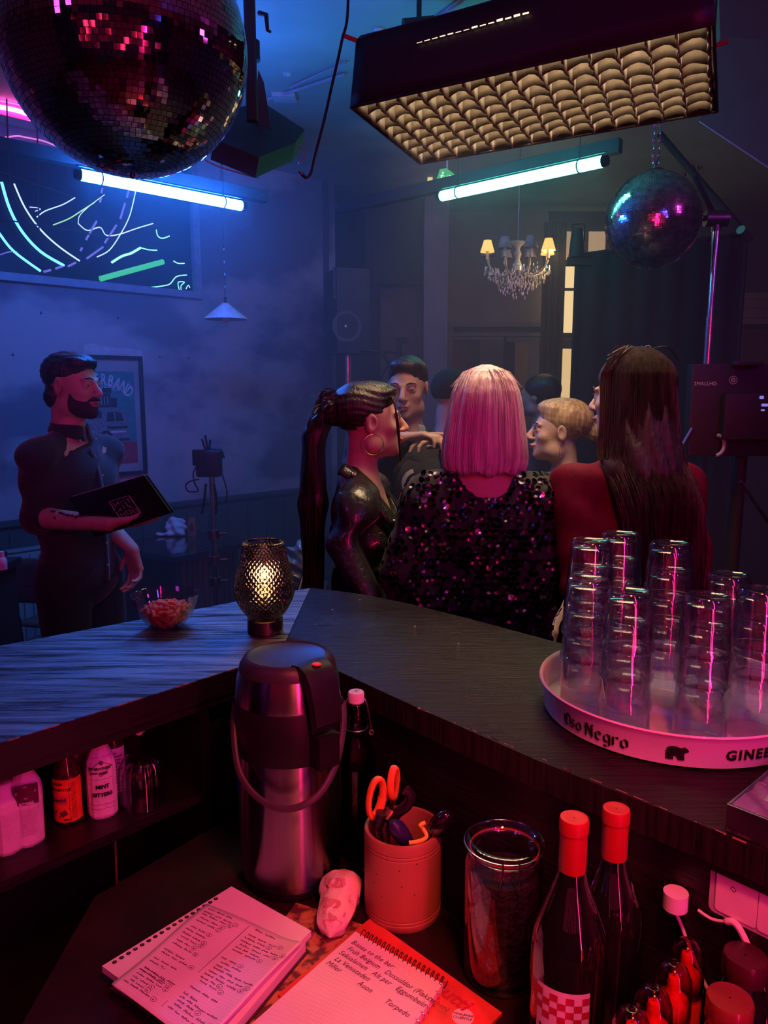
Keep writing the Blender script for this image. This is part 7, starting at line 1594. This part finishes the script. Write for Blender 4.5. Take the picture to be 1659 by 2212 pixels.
M = MB(); M.M = io; M.tube([Wy(1470, 970, YM), Wy(1496, 925, YM)], .006, 8); M.tube([Wy(1600, 1040, YM - .1), Wy(1665, 1135, YM - .1)], .006, 8); M.build('steel_rod', M_metal, mo)
# ------------------------------------------------------------------ chandelier
ch = thing('chandelier', 'crystal chandelier with small fabric shades, two glowing yellow at right', 'chandelier', Wy(1118, 560, 5.0)); R_a = .20
M_cry = thinglass('crystal', (.85, .80, .72), .02); M_shade = mat('shade_cloth', (.22, .21, .28), .8); E_sh = emat('shade_lit', (1.0, .62, .16), 1.1)
M = MB(); M.lathe([(.050, .105), (.052, .10), (.02, .075), (.012, .06), (.025, .03), (.014, .0), (.03, -.04), (.035, -.07), (.01, -.10), (.001, -.11)], 20); M.build('stem', mat('cut_glass', (.45, .42, .38), .1, coat=1.0), ch)
M = MB(); M.tube([(0, 0, .10), (0, 0, ZC - ch.location.z - .001)], .004, 6); M.build('chain', M_metal, ch)
random.seed(12)
for k in range(8):
    a = 2 * math.pi * k / 8 + .22; e_ = Vector((R_a * math.cos(a), R_a * math.sin(a), 0)); M = MB()
    M.tube(spline([(0, 0, -.05), e_ * .45 + Vector((0, 0, -.10)), e_ * .85 + Vector((0, 0, -.07)), e_ + Vector((0, 0, -.01))], 5), .005, 6); M.build('arm', MATS['cut_glass'], ch)
    M = MB(); M.tube([e_ + Vector((0, 0, -.01)), e_ + Vector((0, 0, .045))], .009, 8); M.build('candle', mat('candle_cream', (.6, .5, .4), .6), ch)
    M = MB(); M.lathe([(.043, .035), (.022, .105)], 20, c=e_); lit = math.cos(a) > .62 and True
    M.build('shade', E_sh if (lit or k == 4) else M_shade, ch, solid=.002, label='glowing yellow shade' if (lit or k == 4) else None)
M = MB()
for k in range(330):
    a = random.uniform(0, 6.28); rr = R_a * math.sqrt(random.random()) * 1.05; z = -.04 - .17 * (1 - (rr / R_a / 1.05) ** 2) * random.uniform(.3, 1) - random.uniform(0, .05); s_ = random.uniform(.004, .009)
    M.ell((rr * math.cos(a), rr * math.sin(a), z), (s_ * .6, s_ * .6, s_ * 1.6), 5, 3)
o = M.build('crystals', mat('crystal_drop', (.75, .70, .62), .05, coat=.6, spec=.6, trans=.0, metal=.0), ch, smooth=False); o['kind'] = 'stuff'
lp_ = bpy.data.lights.new('chandelier_bulb', 'POINT'); lp_.energy = 4.0; lp_.color = (1, .62, .28); lp_.shadow_soft_size = .04; lo_ = bpy.data.objects.new('chandelier_bulb', lp_); C.objects.link(lo_); lo_.parent = ch; lo_.location = (.19, -.10, .03)
# ------------------------------------------------------------------ loudspeaker on stand, coat, t-stand
YS = 5.3; a, b = Wy(710, 578, YS), Wy(786, 764, YS)
ls = thing('loudspeaker', 'tall two-way loudspeaker on a stand in the far corner', 'loudspeaker', ((a.x + b.x) / 2, YS, b.z)); Rl = Matrix.Rotation(math.radians(18), 3, 'Z'); ww, hh = (b.x - a.x) * 1.0, a.z - b.z
M_ls = mat('speaker_grey', (.10, .10, .12), .6); 
M = MB(); M.bbox((0, .15, hh / 2), (ww, .30, hh), .012, Rl); M.build('cabinet', mat('speaker_cabinet', (.035, .035, .042), .6), ls)
M = MB(); Rx = Rl @ Matrix.Rotation(math.radians(90), 3, 'X'); M.lathe([(.098, .0), (.102, .008), (.090, .008), (.03, -.012), (.001, -.010)], 32, c=Rl @ Vector((0, -.002, .18)) + Vector((0, 0, 0)), R=Rx); M.build('woofer', M_ls, ls)
M = MB(); f0 = lambda x, z, y=-.004: Rl @ Vector((x, y, z)); M.add([f0(-.09, .56), f0(.07, .56), f0(.07, .36), f0(.0, .32), f0(-.09, .36), f0(-.03, .48, .04), f0(.02, .48, .04)], [(0, 1, 6, 5), (1, 2, 6), (2, 3, 5, 6), (3, 4, 5), (4, 0, 5)]); M.build('horn', M_ls, ls, smooth=False)
M = MB(); M.ell(f0(-.01, .18, -.014), (.008, .003, .008), 12, 8); M.build('badge', mat('badge_pale', (.75, .75, .8), .4), ls)
M = MB(); M.tube([(0, .16, -b.z + .3), (0, .16, 0)], .018, 12); M.build('pole', M_chrome, ls)
for an in (0.2, 2.3, 4.4):
    M = MB(); M.tube([(0, .16, -b.z + .5), (.28 * math.cos(an), .16 + .28 * math.sin(an), -b.z + .012)], .011, 8); M.build('leg', M_black, ls)
st_ = thing('tee_stand', 'black equipment stand with square head behind the gesturing man', 'stand', Wy(857, 1000, 4.9).xy.to_3d()); io = Matrix.Translation(-st_.location)
M = MB(); M.M = io; M.bbox(Wy(867, 735, 4.9), (.075, .04, .035), .004); M.build('head', M_black, st_); M = MB(); M.M = io; q = Wy(862, 742, 4.9); M.tube([Vector((q.x, q.y, .0)), q], .018, 12); M.build('post', M_black, st_)
M = MB(); M.M = io; M.tube([Wy(780, 758, 4.9), Wy(862, 762, 4.9)], .009, 8); M.tube([Wy(828, 765, 4.9), Wy(850, 800, 4.9)], .012, 8); M.tube([Wy(838, 790, 4.9), Wy(815, 830, 4.9)], .006, 8); M.build('cross_bar', M_black, st_)
S = SDF((-.2, -.15, 0), (.2, .15, .9), .012); S.cap((0, 0, .66), (0, 0, .1), .055, .13, .03); S.ell((0, 0, .68), (.075, .06, .09), .03); S.disp(lambda X, Y, Z: .010 * np.sin(X * 60 + Z * 8) * np.sin(Y * 40)); 
ct_ = S.mesh('draped_coat', mat('grey_coat', (.11, .11, .14), .9), None); p = Wy(775, 905, 4.7); ct_.location = (p.x, 4.7, 0.92); tag(ct_, 'grey coat draped over a stand left of the gesturing man', 'coat')
M = MB(); M.tube([(0, 0, -.91), (0, 0, .1)], .012, 8); M.build('hanger_post', M_black, ct_)
# ------------------------------------------------------------------ pendant lamp by the wall
pl_ = thing('pendant_lamp', 'small white conical pendant lamp hanging before the plaster wall', 'lamp', W(488, 690, 4.3)); 
M = MB(); M.lathe([(.020, .088), (.024, .082), (.118, .008), (.120, .0), (.115, .004), (.02, .078)], 36); M.build('shade', mat('lamp_white', (.55, .56, .60), .5), pl_)
M = MB(); M.ell((0, 0, .005), (.022, .022, .028), 12, 8); M.build('bulb', mat('bulb_off', (.6, .6, .6), .2), pl_)
M = MB(); top = ZC - pl_.location.z; M.tube([(0, 0, .085), (0, 0, .12)], .009, 8); M.tube([(0, 0, .12), (0, 0, top)], .0025, 6); M.build('flex', M_cable, pl_)
for k in range(9):
    M = MB(); M.ell((0, 0, .14 + k * .034), (.006, .003, .015) if k % 2 else (.003, .006, .015), 8, 6); M.build('chain_link', M_metal, pl_)
# ------------------------------------------------------------------ left side: stand with battery pack, table, radiator, chairs
bs = thing('battery_stand', 'light stand with black battery pack and radios before the plaster wall', 'light stand', Wy(457, 1290, 3.45).xy.to_3d()); io = Matrix.Translation(-bs.location); YQ = 3.45
bp = Wy(457, 1030, YQ)
M = MB(); M.M = io; M.tube([Vector((bp.x, YQ, .25)), Vector((bp.x, YQ, 1.0))], .019, 14); M.build('column', M_chrome, bs)
M = MB(); M.M = io; M.tube([Vector((bp.x, YQ, 1.0)), Vector((bp.x, YQ, bp.z))], .014, 14); M.build('riser', M_chrome, bs)
for z in (1.0, .88, .78):
    M = MB(); M.M = io; M.tube([Vector((bp.x, YQ, z - .02)), Vector((bp.x, YQ, z + .02))], .027, 14); M.tube([Vector((bp.x, YQ, z)), Vector((bp.x + .06, YQ, z + .005))], .007, 8); M.build('collar', M_metal, bs)
for an in (.4, 2.5, 4.6):
    M = MB(); M.M = io; M.tube([Vector((bp.x, YQ, .40)), Vector((bp.x + .42 * math.cos(an), YQ + .42 * math.sin(an), .012))], .009, 8); M.build('leg', M_metal, bs)
M = MB(); M.M = io; M.bbox(Wy(455, 1000, YQ) + Vector((0, -.03, 0)), (.105, .09, .115), .015); M.build('battery_pack', mat('nylon_black', (.014, .014, .018), .6), bs)
M = MB(); M.M = io; M.bbox(Wy(438, 985, YQ) + Vector((0, -.08, 0)), (.05, .03, .07), .006); M.build('radio_receiver', M_blackgloss, bs)
for (u0, v0, u1, v1) in ((445, 975, 436, 948), (449, 972, 443, 940), (452, 972, 454, 950)):
    M = MB(); M.M = io; M.tube([Wy(u0, v0, YQ - .04), Wy(u1, v1, YQ - .04)], .0055, 6); M.build('antenna', M_black, bs)
M = MB(); M.M = io; M.tube(spline([Wy(430, 1000, YQ - .05), Wy(418, 1020, YQ - .08), Wy(420, 1042, YQ - .08), Wy(428, 1060, YQ - .08), Wy(408, 1062, YQ - .1), Wy(401, 1050, YQ - .1), Wy(410, 1040, YQ - .1), Wy(430, 1035, YQ - .08)], 6), .0035, 6); M.tube(spline([Wy(480, 1025, YQ - .05), Wy(490, 1060, YQ - .05), Wy(488, 1085, YQ - .05)], 6), .0035, 6)
M.tube(spline([Wy(445, 1045, YQ - .04), Wy(440, 1090, YQ - .04), Wy(436, 1110, YQ - .04)], 6), .006, 6); M.tube(spline([Wy(462, 1045, YQ - .04), Wy(468, 1080, YQ - .04), Wy(466, 1110, YQ - .04)], 6), .006, 6); M.build('cable', M_cable, bs)
M = MB(); M.M = io; M.tube(spline([Wy(440, 978, YQ), Wy(455, 968, YQ), Wy(475, 972, YQ), Wy(482, 990, YQ)], 5), .010, 8, flat=.5); M.build('strap', MATS['nylon_black'], bs)
tb = thing('cafe_table', 'dark square cafe table against the plaster wall with slatted side', 'table', (0, 0, 0)); ZT = .74
ft = Wz(378, 1205, ZT); lt_ = Wz(285, 1160, ZT); rt_ = Wz(556, 1166, ZT); bk = lt_ + rt_ - ft; tb.location = (ft.x, ft.y, 0); io = Matrix.Translation(-tb.location)
e1, e2 = (rt_ - ft).normalized(), (lt_ - ft).normalized(); e2 = (e2 - e1 * e2.dot(e1)).normalized(); l1, l2 = (rt_ - ft).length, .62
cor = lambda a, b, z: ft + e1 * a + e2 * b + Vector((0, 0, z - ft.z))
M = MB(); M.M = io; M.extr([cor(0, 0, ZT - .03), cor(l1, 0, ZT - .03), cor(l1, l2, ZT - .03), cor(0, l2, ZT - .03)], (0, 0, .03)); M.build('table_top', mat('table_gloss', (.018, .014, .016), .14, coat=.6), tb, smooth=False)
for (aa, bb) in ((.04, .04), (l1 - .04, .04), (.04, l2 - .04), (l1 - .04, l2 - .04)):
    M = MB(); M.M = io; M.extr([cor(aa - .02, bb - .02, 0.001), cor(aa + .02, bb - .02, 0.001), cor(aa + .02, bb + .02, .001), cor(aa - .02, bb + .02, .001)], (0, 0, ZT - .032)); M.build('leg', M_black, tb, smooth=False)
M_slat = mat('red_slat', (.10, .035, .045), .7)
for k in range(11):
    M = MB(); M.M = io; a0 = .10 + k * .04; M.extr([cor(a0, .07, .08), cor(a0 + .032, .07, .08), cor(a0 + .032, .085, .08), cor(a0, .085, .08)], (0, 0, ZT - .13)); M.build('slat', M_slat, tb, smooth=False)
# crumpled napkins and a small carton
p = Wz(380, 1156, ZT); S = SDF((-.14, -.10, 0), (.12, .10, .16), .007); S.ell((.0, 0, .06), (.060, .035, .065), .02); S.ell((-.06, -.03, .012), (.06, .035, .014), .02); S.ell((.03, -.03, .04), (.045, .03, .05), .02); S.disp(lambda X, Y, Z: .006 * np.sin(X * 90 + Z * 60) + .005 * np.sin(Z * 120 + Y * 80)); S.cut((0, 0, .002), (0, 0, -1))
o = S.mesh('paper_napkins', mat('napkin_white', (.62, .64, .68), .85, bump=.3), None); o.location = (p.x, p.y, ZT - .0015); tag(o, 'crumpled white paper napkin packet on the dark table', 'napkins')
p = Wz(416, 1157, ZT); cn = thing('juice_carton', 'small reddish drink carton standing beside the white napkins', 'carton', (p.x, p.y, ZT + .0005)); M = MB(); M.bbox((0, 0, .050), (.048, .035, .10), .002); M.build('carton', mat('carton_red', (.35, .10, .06), .6, nscale=50, col2=(.12, .12, .05)), cn)
M = MB(); M.bbox((0, 0, .108), (.044, .012, .016), .002); M.build('folded_top', MATS['carton_red'], cn); M = MB(); M.bbox((0, -.0185, .055), (.03, .001, .045), .0003); M.build('printed_panel', mat('carton_dark', (.10, .03, .02), .6), cn)
# radiator
rd = thing('radiator', 'pale blue ribbed radiator on the wall behind the wooden chairs', 'radiator', LP(-3.35, .12, .05)); 
sA, zA_ = LWsz(18, 1198, .1); sB, zB2 = LWsz(105, 1300, .1)
rd.location = LP(sA, .10, .03); rd.rotation_euler = (0, 0, math.radians(45)); wR = sB - sA + .15; hR = .66
M_rad = mat('radiator_paint', (.26, .36, .36), .5, nscale=6); M = MB(); M.bbox((wR / 2, -.035, hR / 2), (wR, .03, hR), .006); M.build('panel', M_rad, rd)
for k in range(int(wR / .05)):
    M = MB(); M.bbox((.03 + k * .05, -.056, hR / 2), (.022, .012, hR - .05), .004); M.build('rib', M_rad, rd)
M = MB(); M.bbox((wR / 2, -.03, hR + .006), (wR, .06, .012), .003); M.build('top_grille', M_rad, rd)
# chairs
def chair(u, v, y, rz, lab):
    q = Wy(u, v, y); t = thing('school_chair', lab, 'chair', (q.x, y, 0), rz); R_ = .011
    M = MB(); M.patch(lambda s_, w_: Vector(((s_ - .5) * .38 * (1 - .12 * w_), .20 + .03 * w_ - .03 * math.cos((s_ - .5) * 2.4), .58 + .24 * w_ - .03 * abs(s_ - .5) ** 2 * 4 * w_)), 14, 6); M.build('backrest', mat('chair_ply', (.12, .075, .05), .45, nscale=5, stretch=(1, 1, 10)), t, solid=.012)
    M = MB(); M.patch(lambda s_, w_: Vector(((s_ - .5) * .40, .17 - w_ * .38, .455 - .015 * math.sin(w_ * 3) )), 8, 8); M.build('seat', MATS['chair_ply'], t, solid=.014)
    for sx in (-1, 1):
        M = MB(); M.tube(spline([(sx * .19, .205, .70), (sx * .19, .19, .55), (sx * .19, .14, .44), (sx * .19, -.15, .44), (sx * .20, -.19, .40), (sx * .21, -.22, .012)], 5), R_, 10); M.build('frame_tube', M_blackgloss, t)
        M = MB(); M.tube([(sx * .19, .12, .44), (sx * .21, .20, .012)], R_, 10); M.build('leg', M_blackgloss, t)
    return t
chair(70, 1300, 3.42, math.radians(150), 'wooden school chair with dark tube frame before the radiator'); chair(138, 1290, 3.95, math.radians(165), 'second school chair half hidden behind the man')
# small white bottle at the left edge
sd = thing('side_table', 'dark low sideboard cut off by the left picture edge', 'table', (0, 0, 0)); q = Wy(-30, 1215, 3.0); sd.location = (q.x, 3.0, 0); M = MB(); M.bbox((-.10, 0, q.z - .02), (.36, .26, .03), .003); M.build('top', M_black, sd); M = MB(); M.bbox((-.10, 0, (q.z - .035) / 2), (.32, .24, q.z - .037), .003); M.build('body', M_black, sd)
wb = thing('white_bottle', 'small white bottle at the far left picture edge', 'bottle', (Wy(2, 1205, 2.9).x, 2.9, q.z - .0045)); M = MB(); M.lathe([(.001, 0), (.02, 0), (.021, .02), (.021, .035), (.014, .05)], 20); M.build('body', M_whitepl, wb); M = MB(); M.lathe([(.013, .046), (.013, .07), (.001, .071)], 16); M.build('cap', M_whitepl, wb)
# plastic bag and striped folded sheet near the bar corner
p = Wy(625, 1180, 3.1); bgm = thing('plastic_bag', 'crumpled translucent plastic bag on dark crate by the leather jacket', 'bag', (p.x, 3.1, .84)); S = SDF((-.14, -.10, 0), (.14, .10, .24), .007); S.ell((-.02, 0, .07), (.085, .06, .07), .02); S.ell((.05, 0, .13), (.05, .05, .07), .03); S.disp(lambda X, Y, Z: .012 * np.sin(X * 80 + Z * 50 + Y * 30) * np.sin(Z * 60 - X * 40) + .006 * np.sin(Z * 140 + X * 90)); S.cut((0, 0, .002), (0, 0, -1))
S.mesh('film', mat('bag_film', (.16, .20, .22), .25, coat=.8, alpha=.8), bgm)
cr_ = thing('crate', 'black flight crate under the plastic bag beyond the bar corner', 'crate', (p.x, 3.1, 0)); M = MB(); M.bbox((0, .0, .42), (.30, .28, .838), .01); M.build('body', M_black, cr_)
for z in (.02, .82):
    M = MB(); M.bbox((0, -.142, z), (.30, .006, .03), .002); M.build('metal_edge', M_metal, cr_)
sf = thing('folded_reflector', 'folded panel with pale stripes leaning behind the bar corner', 'panel', Wy(658, 1300, 2.6).xy.to_3d()); io = Matrix.Translation(-sf.location)
M = MB(); M.M = io; pb4 = [Wy(632, 1305, 2.6), Wy(676, 1305, 2.6), Wy(684, 1160, 2.66), Wy(676, 1160, 2.66)]; M.extr(pb4, Vector((0, .02, 0))); M.build('board', M_black, sf, smooth=False)
for k in range(5):
    s0_, s1_ = .08 + k * .19, .18 + k * .19; M = MB(); M.M = io
    M.extr([pb4[0].lerp(pb4[1], s0_) + Vector((0, -.003, 0)), pb4[0].lerp(pb4[1], s1_) + Vector((0, -.003, 0)), pb4[3].lerp(pb4[2], s1_) + Vector((0, -.003, 0)), pb4[3].lerp(pb4[2], s0_) + Vector((0, -.003, 0))], Vector((0, .002, 0))); M.build('stripe', mat('stripe_pale', (.45, .45, .52), .6), sf, smooth=False)
M = MB(); M.M = io; q = pb4[0]; M.box((sf.location.x, 2.62, pb4[0].z / 2), (.09, .02, pb4[0].z)); M.build('lower_board', M_black, sf, smooth=False)
# ------------------------------------------------------------------ haze in the room
M = MB(); M.box((0.2, 4.70, ZC / 2), (8.36, 4.5, ZC + .06)); hz = M.build('haze', None, smooth=False)
hm = bpy.data.materials.new('haze'); hm.use_nodes = True; nt = hm.node_tree; nt.nodes.clear()
vo = nt.nodes.new('ShaderNodeVolumeScatter'); vo.inputs['Density'].default_value = 0.068; vo.inputs['Anisotropy'].default_value = 0.2
vo.inputs['Color'].default_value = (0.9, 0.9, 1.0, 1)
ou = nt.nodes.new('ShaderNodeOutputMaterial'); nt.links.new(vo.outputs[0], ou.inputs['Volume'])
hz.data.materials.append(hm); hm.cycles.homogeneous_volume = True if hasattr(hm.cycles, 'homogeneous_volume') else None
tag(hz, 'thin blue lit haze filling the club room beyond the bar', 'haze', kind='stuff')
